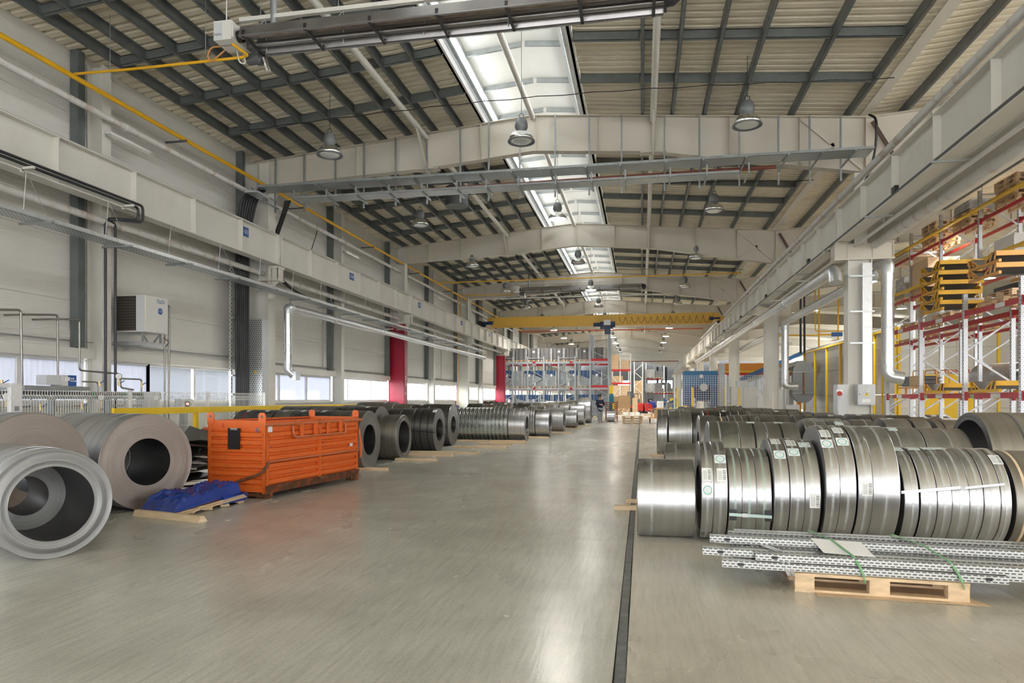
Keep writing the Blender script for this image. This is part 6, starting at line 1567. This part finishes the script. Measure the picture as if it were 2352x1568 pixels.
# electric boxes on the column
eb = empty('distribution_box', (5.55, 18.7, 1.35), label='grey distribution box with yellow warning triangle on the right column', cat='electric box')
MB().box(5.35, 5.77, 18.56, 18.78, 1.35, 1.87).build('body', gpanel, eb)
dd = MB().box(5.36, 5.76, 18.545, 18.56, 1.37, 1.85).build('door', gpanel, eb)
MB().box(5.48, 5.64, 18.54, 18.545, 1.69, 1.755).build('plate', paper, dd, org=eb.location)
put('lettering', text_mesh('ЩО-3', .058, txtblack), eb, (.01, -.163, .372), rot=(PI / 2, 0, 0))
MB()._add([(5.505, 18.543, 1.575), (5.62, 18.543, 1.575), (5.5625, 18.543, 1.675), (5.505, 18.545, 1.575), (5.62, 18.545, 1.575), (5.5625, 18.545, 1.675)], [(0, 1, 2), (5, 4, 3), (0, 3, 4, 1), (1, 4, 5, 2), (2, 5, 3, 0)]).build('warning_triangle', yellowB, dd, org=eb.location)
MB()._add([(5.565, 18.541, 1.66), (5.548, 18.541, 1.62), (5.56, 18.541, 1.62), (5.556, 18.541, 1.585), (5.578, 18.541, 1.63), (5.566, 18.541, 1.63)], [(0, 1, 2, 3, 4, 5)]).build('lightning_mark', txtblack, dd, org=eb.location)
MB().box(5.45, 5.65, 18.54, 18.545, 1.41, 1.5).build('notice', paper, dd, org=eb.location)
MB().cyl((5.39, 18.52, 1.62), (5.39, 18.55, 1.62), .012, 8).build('lock', black, dd, org=eb.location)
ec = empty('electric_cabinet', (5.05, 18.9, .0), label='tall grey electric cabinet left of the right column with a red socket', cat='electric box')
MB().box(4.92, 5.18, 18.7, 19.1, .3, 1.87).build('body', gpanel, ec); MB().box(4.94, 5.16, 18.69, 18.7, .32, 1.85).build('door', gpanel, ec)
MB().box(4.95, 5.15, 18.75, 19.05, 0, .3).build('plinth', gpanel, ec)
MB().cyl((4.98, 18.7, 1.64), (4.93, 18.58, 1.64), .06, 12).build('socket', redm, ec); MB().box(4.88, 5.02, 18.62, 18.7, 1.64, 1.74).build('socket_cover', paper, ec)

# ---- mesh fence before the press
wf = empty('mesh_fence', (1.33, 29, 0), label='grey wire mesh guard fence in front of the blue press', cat='fence')
for x0, x1 in ((1.36, 3.34), (3.40, 5.15)):
    m = MB()
    n = int((x1 - x0) / .09)
    for k in range(n + 1):
        x = x0 + (x1 - x0) * k / n; m.beam((x, 29, .1), (x, 29, 2.45), .010, .010, up=(0, 1, 0))
    for k in range(27): m.beam((x0, 29, .1 + .0904 * k), (x1, 29, .1 + .0904 * k), .010, .010)
    m.build('mesh_panel', offwhite, wf, kind='stuff')
for x in (1.33, 3.37, 5.18): MB().box(x - .03, x + .03, 28.97, 29.03, 0, 2.5).build('fence_post', offwhite, wf)
# ---- blue press behind it
bp = empty('blue_press', (2.75, 33, 0), label='tall blue mechanical press behind the mesh fence', cat='machine')
blueL = mat('press_light_blue', (.02, .17, .38), .4); blueD = mat('press_dark_blue', (.008, .05, .16), .4)
MB().box(1.95, 3.5, 33.2, 34.4, 2.1, 2.82).build('crown', blueL, bp)
MB().box(1.95, 2.3, 33.2, 34.4, 0, 2.1).build('side_frame', bluep, bp); MB().box(3.15, 3.5, 33.2, 34.4, 0, 2.1).build('side_frame', bluep, bp)
MB().box(2.3, 3.15, 33.2, 34.4, 0, .85).build('bed', blueL, bp); MB().box(2.35, 3.1, 33.4, 34.2, 1.4, 2.1).build('ram', blueD, bp)
MB().cyl((2.85, 33.2, 2.05), (2.85, 33.0, 2.05), .18, 18).build('clutch_cover', gpanel, bp)
for x, z, mt in ((2.75, 2.5, paper), (2.4, 1.4, paper), (2.5, .55, paper)): MB().box(x - .07, x + .07, 33.15, 33.2, z, z + .14).build('plate', mt, bp)
for dx in (0, .2): MB().cyl((2.42 + dx, 33.2, 1.25), (2.42 + dx, 33.17, 1.25), .07, 14).build('dial', paper, bp)
MB().box(2.75, 3.05, 33.15, 33.2, .55, .85).build('control_panel', dark, bp)
blk = mat('steel_column_blue_grey', (.45, .47, .5), .4)
MB().box(3.45, 3.7, 32.2, 32.5, 0, 3.1).build('grey_post', blk, label='grey steel post beside the blue press', cat='post')
# coil feeding equipment in yellow and white
def feeder(x, y, s, lb):
    o = empty('decoiler', (x, y, 0), label=lb, cat='machine')
    for dx in (-.32, .32): put('yellow_arm', MB().prism([(dx * s - .06, 1.1), (dx * s + .06, 1.1), (dx * s + .03, 2.0), (dx * s - .06, 2.0)], 'Y', -.05, .05).mesh('yellow_arm', yellowB), o)
    put('hoop', MB().tube([(-.55 * s * math.cos(PI * k / 10), 0, .35 + .85 * math.sin(PI * k / 10)) for k in range(11)], .03, 8).mesh('hoop', yellowB), o)
    put('drum', MB().cyl((-.35 * s, .1, .8), (.35 * s, .1, .8), .3, 16).mesh('drum', offwhite), o)
    put('base', MB().box(-.5 * s, .5 * s, -.1, .5, 0, .35).mesh('base', bluep), o)
    put('yellow_guard', MB().box(.35 * s, .6 * s, -.1, .1, .5, .85).mesh('yellow_guard', yellowB), o)
    return o
feeder(1.85, 30.5, 1.0, 'yellow armed decoiler left of the blue press')
feeder(3.9, 31.2, .9, 'yellow armed decoiler right of the blue press')
for k, (x, z) in enumerate(((3.35, .3), (3.72, .3), (4.1, .3))): MB().prism([(x - .18, z - .2), (x + .12, z - .3), (x + .2, z + .15), (x, z + .32)], 'Y', 30.9, 31.0).build('yellow_bracket', yellowB, label='yellow machine bracket behind the mesh fence, %s from the left' % ORD[k], cat='bracket', group='yellow brackets')
wc = empty('switch_cabinet', (4.6, 32, 0), label='pair of white switch cabinets behind the mesh fence', cat='cabinet')
for x0, x1 in ((3.95, 4.45), (4.47, 5.05)):
    MB().box(x0, x1, 32, 32.6, 0, 2.05).build('body', gpanel, wc); MB().box(x0 + .02, x1 - .02, 31.98, 32.0, .1, 2.0).build('door', offwhite, wc)
MB().box(4.2, 4.7, 32.05, 32.5, 2.05, 2.32).build('top_box', gpanel, wc)
MB().box(6.05, 6.6, 30.8, 31.4, 0, 1.25).build('machine_cabinet', gpanel, label='low white cabinet with a blue window right of the second column', cat='cabinet')
MB().box(6.1, 6.3, 30.78, 30.8, .5, .75).box(6.13, 6.27, 30.77, 30.78, .53, .72).build('blue_window', signb, label='small blue framed window of the low white cabinet', cat='window')
# ================================================================== FAR END OF THE HALL
# ---- light grey rack of wrapped loads, face on to the camera
rackL = mat('far_rack_pale_blue_grey', (.42, .46, .50), .4, .2)
FY = 56.5
rc = empty('pallet_rack', (-7.3, FY, 0), label='wide pale grey rack full of wrapped loads below the crane', cat='rack', group='pallet racks')
px_ = [-11.75, -10.66, -9.4, -8.04, -6.79, -5.42, -4.17, -2.67]
for k, x in enumerate(px_):
    h = 5.05 if k < 6 else 6.9
    for yy in (0, 1.1, 2.6, 4.2): MB().box(x - .06, x + .06, FY + yy - .05, FY + yy + .05, 0, h).build('upright', rackL, rc)
for k in range(0, 8, 2):
    a_, b_ = px_[k], px_[k + 1]; z = .35; j = 0; h = 4.9 if k < 6 else 6.7
    while z < h - .6:
        MB().beam((a_ if j % 2 else b_, FY - .02, z), (b_ if j % 2 else a_, FY - .02, z + .72), .03, .05).build('brace', rackL, rc); z += .74; j += 1
    for z in (.3, h): MB().beam((a_, FY - .02, z), (b_, FY - .02, z), .03, .06).build('brace', rackL, rc)
for z in (2.43, 4.62):
    for k in range(7):
        mt = red if k == 6 else rackL
        MB().box(px_[k] + .06, px_[k + 1] - .06, FY - .06, FY + .02, z - .16, z).build('beam', rackL, rc)
        if k == 6: MB().box(px_[k] + .06, px_[k + 1] - .06, FY - .06, FY + .02, z, z + .2).build('beam', red, rc)
        MB().box(px_[k] + .06, px_[k + 1] - .06, FY + 4.2, FY + 4.28, z - .16, z).build('beam', red, rc)
    for x in (-8.85, -5.75): MB().box(x - .12, x + .12, FY - .075, FY - .06, z - .13, z + .01).build('red_marker', red, rc)
    for k in range(8): MB().box(px_[k] - .04, px_[k] + .04, FY, FY + 4.2, z - .1, z - .03).build('depth_rail', rackL, rc)
bluew = mat('blue_wrapped_goods', (.02, .07, .18), .3, var=.2, vscale=5, bump=.3, bscale=8)
palew = mat('pale_wrapped_goods', (.30, .335, .36), .25, var=.15, vscale=5, bump=.4, bscale=9)
def load2(x, z, sx, sz, label, blue, k):
    o = empty('wrapped_load', (x, FY + .55, z), label=label, cat='load', group='loads on the far rack')
    pb = MB()
    for dx in (-.42, 0, .42): pb.box(dx * sx - .05, dx * sx + .05, -.5, .5, 0, .09)
    pb.box(-sx / 2, sx / 2, -.5, .5, .09, .13); put('pallet_base', pb.mesh('pallet_base', wood2), o)
    body = MB(); rr = random.Random(k); w_ = sx / 2 - .04
    body._add([(-w_, -.5, .14), (w_, -.5, .14), (w_, .5, .14), (-w_, .5, .14), (-w_ + rr.uniform(-.03, .05), -.48, sz), (w_ + rr.uniform(-.06, .02), -.48, sz), (w_, .48, sz), (-w_, .48, sz)], [(0, 3, 2, 1), (4, 5, 6, 7), (0, 1, 5, 4), (1, 2, 6, 5), (2, 3, 7, 6), (3, 0, 4, 7)])
    put('wrapped_goods', body.mesh('wrapped_goods', greyload if blue is None else palew), o)
    put('film_edge', MB().box(w_ - .12, w_ + .03, -.51, -.48, .14, sz * .97).mesh('film_edge', wrap), o)
    if blue:
        hh = rr.uniform(.25, .5) * sz
        put('blue_cover', MB()._add([(-w_ - .01, -.515, sz + .01), (w_ * .85, -.515, sz + .01), (w_ * .85, -.515, sz - hh), (0, -.515, sz - hh * .8), (-w_ - .01, -.515, sz - hh * .6), (-w_ - .01, .3, sz + .01), (w_ * .85, .3, sz + .01)], [(4, 3, 2, 1, 0), (0, 1, 6, 5)]).mesh('blue_cover', bluew), o)
    for dx in (-.22, .2): put('band', MB().box(dx * sx - .012, dx * sx + .012, -.522, -.505, .1, sz).mesh('band', MT['black_rubber'] if blue is None else galv), o)
    if k % 2 == 0: put('sheet_label', MB().box(-.1, .08, -.53, -.522, sz * .65, sz * .8).mesh('sheet_label', paper), o)
    return o
for k in range(8): load2(-11.0 + 1.06 * k + (.15 if k == 7 else 0), 4.63, .98, 1.12, 'grey film wrapped load on the top shelf of the far rack, %s from the left' % ORD[k], None, k)
for k in range(9): load2(-11.15 + .94 * k, 2.44, .86, 1.42, '%s wrapped load on the middle shelf of the far rack, %s from the left' % ('blue topped' if k % 4 != 1 else 'pale', ORD[k]), k % 4 != 1, 20 + k)
for k in range(8): load2(-11.0 + 1.05 * k, 0.0, .95, 1.85, 'blue topped wrapped load on the floor of the far rack, %s from the left' % ORD[k], True, 40 + k)
# teal machine cover and cabinet at the rack end
MB().lathe([(.0, 1.95), (.15, 1.9), (.2, 1.6), (.2, .0), (0, .0)], (-2.35, 54.5, 0), 'Z', 14).build('teal_cover', mat('teal_cloth', (.02, .16, .22), .6), label='teal covered upright beside the far rack end', cat='cover')
MB().box(-2.615, -2.3, 56.3, 56.6, 1.9, 2.6).build('yellow_box', yellowB, label='yellow control box on the far rack end', cat='box')
# ---- red rack with cartons further back
def pix(px, py, Y): return at(px, py, Y=Y)
Yd = 75.0
rd = empty('pallet_rack', (-2.2, Yd, 0), label='white posted rack with red beams and cartons far down the aisle', cat='rack', group='pallet racks')
for x, h in ((-3.3, 6.5), (-1.2, 6.4), (-2.3, 6.2)): MB().box(x - .07, x + .07, Yd - .05, Yd + .05, 0, h).build('upright', offwhite, rd)
MB().box(-3.3, -3.18, Yd + 2.4, Yd + 2.5, 0, 6.4).build('upright', offwhite, rd)
for z in (4.72, 3.28):
    MB().box(-3.3, -1.2, Yd - .08, Yd, z - .18, z).build('beam', redm, rd); MB().box(-3.3, -1.2, Yd + 1.1, Yd + 1.18, z - .18, z).build('beam', redm, rd)
for k in range(3): MB().beam((-3.25 if k % 2 else -2.3, Yd - .06, .3 + 1.3 * k), (-2.3 if k % 2 else -3.25, Yd - .06, 1.5 + 1.3 * k), .03, .06).build('brace', offwhite, rd)
def cartons(x, y, z, sx, sy, sz, n, lb, mt=None):
    o = empty('carton_stack', (x, y, z), label=lb, cat='cartons')
    for k in range(n): put('carton', MB().box(-sx / 2, sx / 2, -sy / 2, sy / 2, k * sz / n + .004, (k + 1) * sz / n - .004).mesh('carton', mt or card2), o)
    return o
cartons(-2.85, Yd + .5, 4.74, .75, .8, 1.6, 3, 'tall carton stack on the top shelf of the red beamed rack')
cartons(-1.85, Yd + .5, 4.74, .95, .8, .95, 5, 'low carton stack on the top shelf of the red beamed rack')
cartons(-2.6, Yd + .5, 3.3, 1.1, .8, .7, 2, 'brown cartons on the middle shelf of the red beamed rack', card)
cartons(-2.75, Yd + .5, 1.5, .95, .8, 1.5, 3, 'left pale carton stack under the red beamed rack')
cartons(-1.8, Yd + .5, 1.5, .9, .8, 1.5, 3, 'right pale carton stack under the red beamed rack')
brownbag = mat('brown_paper_stack', (.38, .25, .13), .7, var=.2, vscale=6)
cartons(-2.7, 70, .15, .95, .9, 1.6, 8, 'brown paper stack on a pallet, left one', brownbag)
cartons(-1.7, 69, .15, 1.15, .9, 1.7, 8, 'brown paper stack on a pallet, right one', brownbag)
pallet((-2.7, 70, 0), 0, 'pallet under the left brown paper stack'); pallet((-1.7, 69, 0), .05, 'pallet under the right brown paper stack')
for k in range(4): pallet((-1.9 + .1 * (k % 2), 66, .145 * k), .08 * k, 'empty pallet piled before the brown stacks, %s from the bottom' % ORD[k])
for k in range(5): MB().bc((-2.6 + .55 * k, 65.6 + .3 * (k % 2), .12), .35, .4, .24, Matrix.Rotation(.4 * k, 3, 'Z')).build('white_bag', paper, label='white bag heaped near the piled pallets, %s from the left' % ORD[k], cat='bag', group='white bags')
cartons(-.65, 68.5, 0, .5, .6, 1.6, 4, 'narrow carton pile right of the brown stacks')
# ---- tall frames and bundles behind the forklifts
fe_ = empty('storage_rack', (-.4, 80, 0), label='tall narrow storage frame with brown bales', cat='rack')
for x in (-.85, .1): MB().box(x - .05, x + .05, 79.9, 80, 0, 5.8).build('upright', offwhite, fe_)
for k in range(6): MB().beam((-.85 if k % 2 else .1, 79.88, .4 + .85 * k), (.1 if k % 2 else -.85, 79.88, 1.25 + .85 * k), .04, .06).build('brace', offwhite, fe_)
for k in range(3): cartons(-.4, 80.8, 1.21 * k, 1.0, .8, 1.2, 2, 'brown bale stack in the tall narrow frame, %s from the bottom' % ORD[k], card)
ff = empty('storage_rack', (1.4, 82, 0), label='dark storage frame with film wrapped bundles behind the forklift', cat='rack')
for x in (.45, 1.45, 2.9): MB().box(x - .05, x + .05, 81.9, 82, 0, 5.4 if x < 2 else 3.4).build('upright', galv, ff)
for z in (2.2, 3.9): MB().box(.45, 4.2 if z < 3 else 2.2, 81.9, 82, z - .12, z).build('beam', redcol, ff)
for z in (2.2, 3.9): MB().box(.4, 4.25 if z < 3 else 2.4, 81.9, 83.2, z - .04, z).build('shelf', galv, ff)
for k, (x, z, sx, sz, mt) in enumerate(((.95, 2.2, .95, 1.2, wrap), (.95, 3.9, .95, 1.1, wrap), (1.95, 2.2, .9, 1.2, greyload), (3.0, 2.2, .8, 1.1, dark), (3.8, 2.2, .6, .6, greyload), (2.0, 3.9, .9, .9, greyload), (3.2, .0, 1.0, 1.7, greyload), (4.2, 0, .8, 1.6, greyload))):
    wrapped((x, 82.6, z), sx, 1.0, sz - .15, 'film wrapped bundle behind the forklift, %s counted from lower left' % ORD[k], mt, seed=k + 60)
# dark ducts at the end wall
for k in range(3): MB().box(2.6 + .75 * k, 2.95 + .75 * k, 125, 125.4, 4.4, 7.2).build('end_wall_duct', blackM if k % 2 == 0 else galv, label='upright duct at the end wall, %s from the left' % ORD[k], cat='duct', group='end wall ducts')
MB().box(2.4, 4.9, 124.8, 125.5, 4.0, 4.4).build('end_wall_plenum', blackM, label='dark plenum under the end wall ducts', cat='duct')

# ---- forklifts
def forklift(loc, rz, label):
    o = empty('forklift', loc, rz, label=label, cat='forklift')
    P = lambda nm, m, mt: put(nm, m.mesh(nm, mt), o)
    P('counterweight', MB().prism([(-.55, .25), (.55, .25), (.55, .95), (.45, 1.08), (-.45, 1.08), (-.55, .95)], 'Y', -.75, -.1), redm)
    P('body', MB().box(-.5, .5, -.1, .9, .3, .75), redm); P('lower_skirt', MB().box(-.52, .52, -.72, .9, .16, .3), dark)
    for x in (-.42, .42):
        P('rear_wheel', MB().cyl((x - .11, -.45, .24), (x + .11, -.45, .24), .24, 18), black); P('front_wheel', MB().cyl((x - .12, .65, .29), (x + .12, .65, .29), .29, 18), black)
        for y in (-.2, .75): P('cab_post', MB().beam((x, y, .75), (x, y + (.1 if y < 0 else -.15), 2.05), .06, .06), dark)
        P('mast_channel', MB().box(x * .8 - .05, x * .8 + .05, .95, 1.08, .1, 2.3), dark); P('fork', MB().box(x * .6 - .05, x * .6 + .05, 1.1, 2.15, .06, .1), blackM)
    P('overhead_guard', MB().box(-.48, .48, -.12, .66, 2.03, 2.08).box(-.3, -.2, -.1, .6, 2.08, 2.1), dark)
    P('seat', MB().box(-.25, .25, -.05, .4, .95, 1.05).box(-.25, .25, -.1, 0, 1.05, 1.5), black)
    P('steering_wheel', MB().lathe([(.16, 0), (.18, .01), (.16, .02)], (0, .55, 1.2), 'Z', 14), black)
    P('backrest_carriage', MB().box(-.45, .45, 1.06, 1.1, .3, .8), blackM)
    for x in (-.4, .4): P('tail_lamp', MB().box(x - .05, x + .05, -.77, -.75, .85, .95), txtred)
    return o
forklift((.85, 72.6, 0), .1, 'red forklift seen from behind beside the worker in blue')
forklift((-.35, 74, 0), 1.2, 'second red forklift partly hidden behind the carton pile')
# drum, blue valves stand, trolley, pallets in the aisle
MB().lathe([(0, 1.3), (.3, 1.3), (.33, 1.24), (.3, .5), (.32, .4), (.3, .0), (0, .0)], (1.6, 60, 0), 'Z', 20).build('wrapped_roll', paper, label='white wrapped roll standing beside the mesh fence', cat='roll')
vs_ = empty('hydraulic_stand', (2.15, 55, 0), label='blue hydraulic valve stand left of the mesh fence', cat='machine')
rr = random.Random(5)
for k in range(14): put('valve_block', MB().bc((rr.uniform(-.4, .4), rr.uniform(-.2, .2), rr.uniform(.5, 1.5)), rr.uniform(.12, .3), .2, rr.uniform(.1, .25)).mesh('valve_block', [bluep, signb, offwhite, yellowB][k % 4 if k % 4 < 3 or k < 8 else 0]), vs_)
put('frame', MB().box(-.45, .45, -.2, .2, 0, .5).box(-.45, -.4, -.2, .2, .5, 1.6).box(.4, .45, -.2, .2, .5, 1.6).mesh('frame', navy), vs_)
MB().box(2.5, 2.8, 50, 50.4, 0, 2.1).build('control_pillar', gpanel, label='pale control pillar at the left end of the mesh fence', cat='cabinet')
ot = empty('platform_trolley', (.75, 43.6, 0), label='orange platform trolley standing behind the first right coils', cat='trolley')
put('deck', MB().box(-.35, .6, -.45, .45, .3, .36).mesh('deck', cradO), ot); put('panel', MB().box(.0, .6, -.2, -.16, .36, .95).mesh('panel', cradO), ot)
for x in (-.2, -.12): put('handle_post', MB().box(x, x + .04, -.2, -.16, .36, .85).mesh('handle_post', cradO), ot)
put('handle', MB().box(-.35, .1, -.2, -.16, .82, .88).mesh('handle', cradO), ot)
for x in (-.25, .45): put('castor', MB().cyl((x - .03, -.3, .13), (x + .03, -.3, .13), .13, 12).box(x - .04, x + .04, -.34, -.26, .15, .3).mesh('castor', blackM), ot)
for k in range(3): pallet((-.56, 42.7, .145 * k + (.02 if k == 2 else 0)), .05 * k, 'pallet stacked in the middle of the aisle, %s from the bottom' % ORD[k])
MB().box(.2, .9, 62, 62.5, 0, .15).build('timber_stack', wood, label='small timber stack on the floor before the forklift', cat='timber')
# cage and small coil by the man
cg = empty('wire_cage', (-2.05, 47.5, 0), label='brown wire cage with a yellow bottle behind the standing man', cat='cage')
for k in range(9): put('cage_slat', MB().box(-.4, .4, -.3, .3, .1 + .14 * k, .16 + .14 * k).mesh('cage_slat', brownred), cg)
for x in (-.4, .38): put('cage_post', MB().box(x, x + .04, -.32, .32, 0, 1.35).mesh('cage_post', brownred), cg)
put('bottle', MB().cyl((.15, -.36, .8), (.15, -.36, 1.2), .08, 12).mesh('bottle', yellowB), cg)
coil(-2.25, -1.75, 45.6, .35, steelA, rin=.15, label='small bright coil on the floor right of the standing man', group=GL, n=32)

# ---- people
def skinned(name, verts, edges, radii, mt, parent=None, root=0, sub=2, **kw):
    me = bpy.data.meshes.new(name); me.from_pydata([tuple(v) for v in verts], edges, []); me.materials.append(mt)
    ob = bpy.data.objects.new(name, me); col.objects.link(ob)
    md = ob.modifiers.new('skin', 'SKIN'); md.use_smooth_shade = True
    for i, v in enumerate(me.skin_vertices[0].data):
        r = radii[i]; v.radius = r if isinstance(r, tuple) else (r, r); v.use_root = (i == root)
    s_ = ob.modifiers.new('sub', 'SUBSURF'); s_.levels = s_.render_levels = sub
    if parent: ob.parent = parent
    return tag(ob, **kw)
def person(loc, rz, J, label, outfit):
    """J: joint positions (local, facing -Y)"""
    root_ = empty('person', loc, rz, label=label, cat='person')
    V, E, R = [], [], []
    def chain(names, rad, start=None):
        prev = start
        for n_, r in zip(names, rad):
            V.append(J[n_]); R.append(r); i = len(V) - 1
            if prev is not None: E.append((prev, i))
            prev = i; idx[n_] = i
        return prev
    idx = {}
    chain(['pelvis', 'waist', 'chest', 'neck', 'head_base', 'head', 'crown'], [(.15, .11), (.14, .10), (.17, .115), .055, .06, (.078, .095), (.06, .075)])
    for s in ('l', 'r'):
        chain(['sh_' + s, 'el_' + s, 'wr_' + s, 'palm_' + s], [.065, .048, .032, (.042, .022)], idx['chest'])
        chain(['hip_' + s, 'kn_' + s, 'an_' + s, 'toe_' + s], [.088, .062, .045, .04], idx['pelvis'])
        # fingers
        pd = (Vector(J['palm_' + s]) - Vector(J['wr_' + s])).normalized(); sd = pd.orthogonal().normalized()
        for f in range(4):
            b = Vector(J['palm_' + s]) + sd * (.03 - .02 * f); L = (.06, .07, .066, .05)[f]
            V.append(b + pd * L * .55 + Vector((0, 0, -.004))); R.append(.0095); E.append((idx['palm_' + s], len(V) - 1)); V.append(b + pd * L - sd.cross(pd) * .015); R.append(.008); E.append((len(V) - 2, len(V) - 1))
        b = (Vector(J['palm_' + s]) + Vector(J['wr_' + s])) / 2; V.append(b + sd * .045 + pd * .03); R.append(.011); E.append((idx['wr_' + s], len(V) - 1))
    skinned('body', V, E, R, skin, root_, root=idx['pelvis'])
    fw = (Vector(J['face']) - Vector(J['head'])).normalized(); h = Vector(J['head']); up = (Vector(J['crown']) - Vector(J['head_base'])).normalized(); rt = fw.cross(up).normalized()
    nose = MB().beam(h + fw * .09 + up * .01, h + fw * .115 - up * .03, .025, .03); ob = put('nose', nose.mesh('nose', skin), root_)
    for s in (-1, 1):
        put('eye', MB().bc(h + fw * .092 + rt * (.032 * s) + up * .02, .02, .02, .01).mesh('eye', hair), root_)
        put('ear', MB().bc(h + rt * (.085 * s) - up * .005, .02, .035, .055).mesh('ear', skin), root_)
    put('mouth', MB().bc(h + fw * .094 - up * .055, .045, .015, .01).mesh('mouth', mat('lips', (.35, .14, .12), .5) if 'lips' not in MT else MT['lips']), root_)
    hv = [h + up * .06 - fw * .02, h + up * .09 - fw * .035, h - fw * .06 + up * .0]
    skinned('hair', hv, [(0, 1), (0, 2)], [(.088, .10), (.06, .07), (.07, .06)], hair, root_)
    # clothing
    top, bot, shoe = outfit['top'], outfit['bottom'], outfit['shoe']
    tv, te, tr_ = [], [], []
    def c2(names, rad, start=None):
        prev = start
        for n_, r in zip(names, rad):
            tv.append(J[n_]); tr_.append(r); i = len(tv) - 1
            if prev is not None: te.append((prev, i))
            prev = i; ix[n_] = i
    ix = {}
    hem = outfit['hem']
    J['hem'] = tuple(Vector(J['pelvis']) + (Vector(J['hip_l']) + Vector(J['hip_r']) - 2 * Vector(J['pelvis'])) * .2 + Vector((0, 0, -hem)))
    J['collar'] = tuple(Vector(J['chest']).lerp(Vector(J['neck']), .75))
    c2(['hem', 'pelvis', 'waist', 'chest', 'collar'], [(.205, .16), (.195, .15), (.185, .14), (.21, .145), (.09, .085)])
    for s in ('l', 'r'):
        J['cuff_' + s] = tuple(Vector(J['el_' + s]).lerp(Vector(J['wr_' + s]), .92))
        c2(['sh_' + s, 'el_' + s, 'cuff_' + s], [.085, .068, .052], ix['chest'])
    skinned('jacket', tv, te, tr_, top, root_, root=ix['pelvis'])
    tv, te, tr_ = [], [], []; ix = {}
    c2(['pelvis'], [(.17, .13)])
    for s in ('l', 'r'): c2(['hip_' + s, 'kn_' + s, 'an_' + s], [.11, .082, .07], ix['pelvis'])
    skinned('trousers', tv, te, tr_, bot, root_, root=0)
    for s in ('l', 'r'):
        a_, t_ = Vector(J['an_' + s]), Vector(J['toe_' + s])
        skinned('shoe', [a_ + Vector((0, 0, -.03)), (a_ + t_) / 2 - Vector((0, 0, .012)), t_], [(0, 1), (1, 2)], [(.052, .05), (.05, .045), (.045, .03)], shoe, root_)
    if outfit.get('cap'):
        put('cap', MB().lathe([(0, .075), (.06, .068), (.098, .04), (.106, 0), (.1, 0)], tuple(h + up * .055), 'Z', 16).prism([(h.x + p[0], h.y + p[1]) for p in ((-.07, -.06), (.07, -.06), (.05, -.17), (-.05, -.17))], 'Z', h.z + .055, h.z + .065).mesh('cap', outfit['cap']), root_)
    return root_
def st(p): return p
J1 = dict(pelvis=(0, 0, .95), waist=(0, .01, 1.1), chest=(0, .015, 1.33), neck=(0, .0, 1.49), head_base=(0, -.01, 1.54), head=(0, -.03, 1.62), crown=(0, -.02, 1.70), face=(.03, -.13, 1.61),
          sh_l=(.19, .01, 1.40), el_l=(.27, -.06, 1.14), wr_l=(.06, -.2, 1.10), palm_l=(-.01, -.22, 1.12), sh_r=(-.19, .01, 1.40), el_r=(-.27, -.05, 1.14), wr_r=(-.07, -.21, 1.14), palm_r=(.0, -.235, 1.16),
          hip_l=(.09, 0, .88), kn_l=(.09, -.02, .48), an_l=(.09, .02, .09), toe_l=(.11, -.15, .035), hip_r=(-.09, 0, .88), kn_r=(-.085, -.02, .48), an_r=(-.08, .02, .09), toe_r=(-.09, -.15, .035))
person((-2.62, 43.9, 0), .45, J1, 'standing person in a long navy jacket, grey trousers and dark cap by the coils', dict(top=jacket, bottom=trous, shoe=black, hem=.22, cap=jacket))
J2 = dict(pelvis=(0, 0, .93), waist=(0, -.10, 1.06), chest=(0, -.30, 1.20), neck=(0, -.43, 1.29), head_base=(0, -.47, 1.32), head=(0, -.53, 1.38), crown=(0, -.55, 1.46), face=(0, -.63, 1.33),
          sh_l=(.19, -.33, 1.22), el_l=(.22, -.46, .98), wr_l=(.16, -.62, 1.06), palm_l=(.15, -.70, 1.09), sh_r=(-.19, -.33, 1.22), el_r=(-.22, -.46, .98), wr_r=(-.16, -.62, 1.06), palm_r=(-.15, -.70, 1.09),
          hip_l=(.09, .01, .86), kn_l=(.1, -.05, .47), an_l=(.1, .04, .09), toe_l=(.1, -.13, .035), hip_r=(-.09, .01, .86), kn_r=(-.1, .02, .47), an_r=(-.1, .1, .09), toe_r=(-.1, -.07, .035))
person((1.25, 71.1, 0), -2.3, J2, 'worker in blue overalls bending over the red forklift', dict(top=overall, bottom=overall, shoe=black, hem=.08))
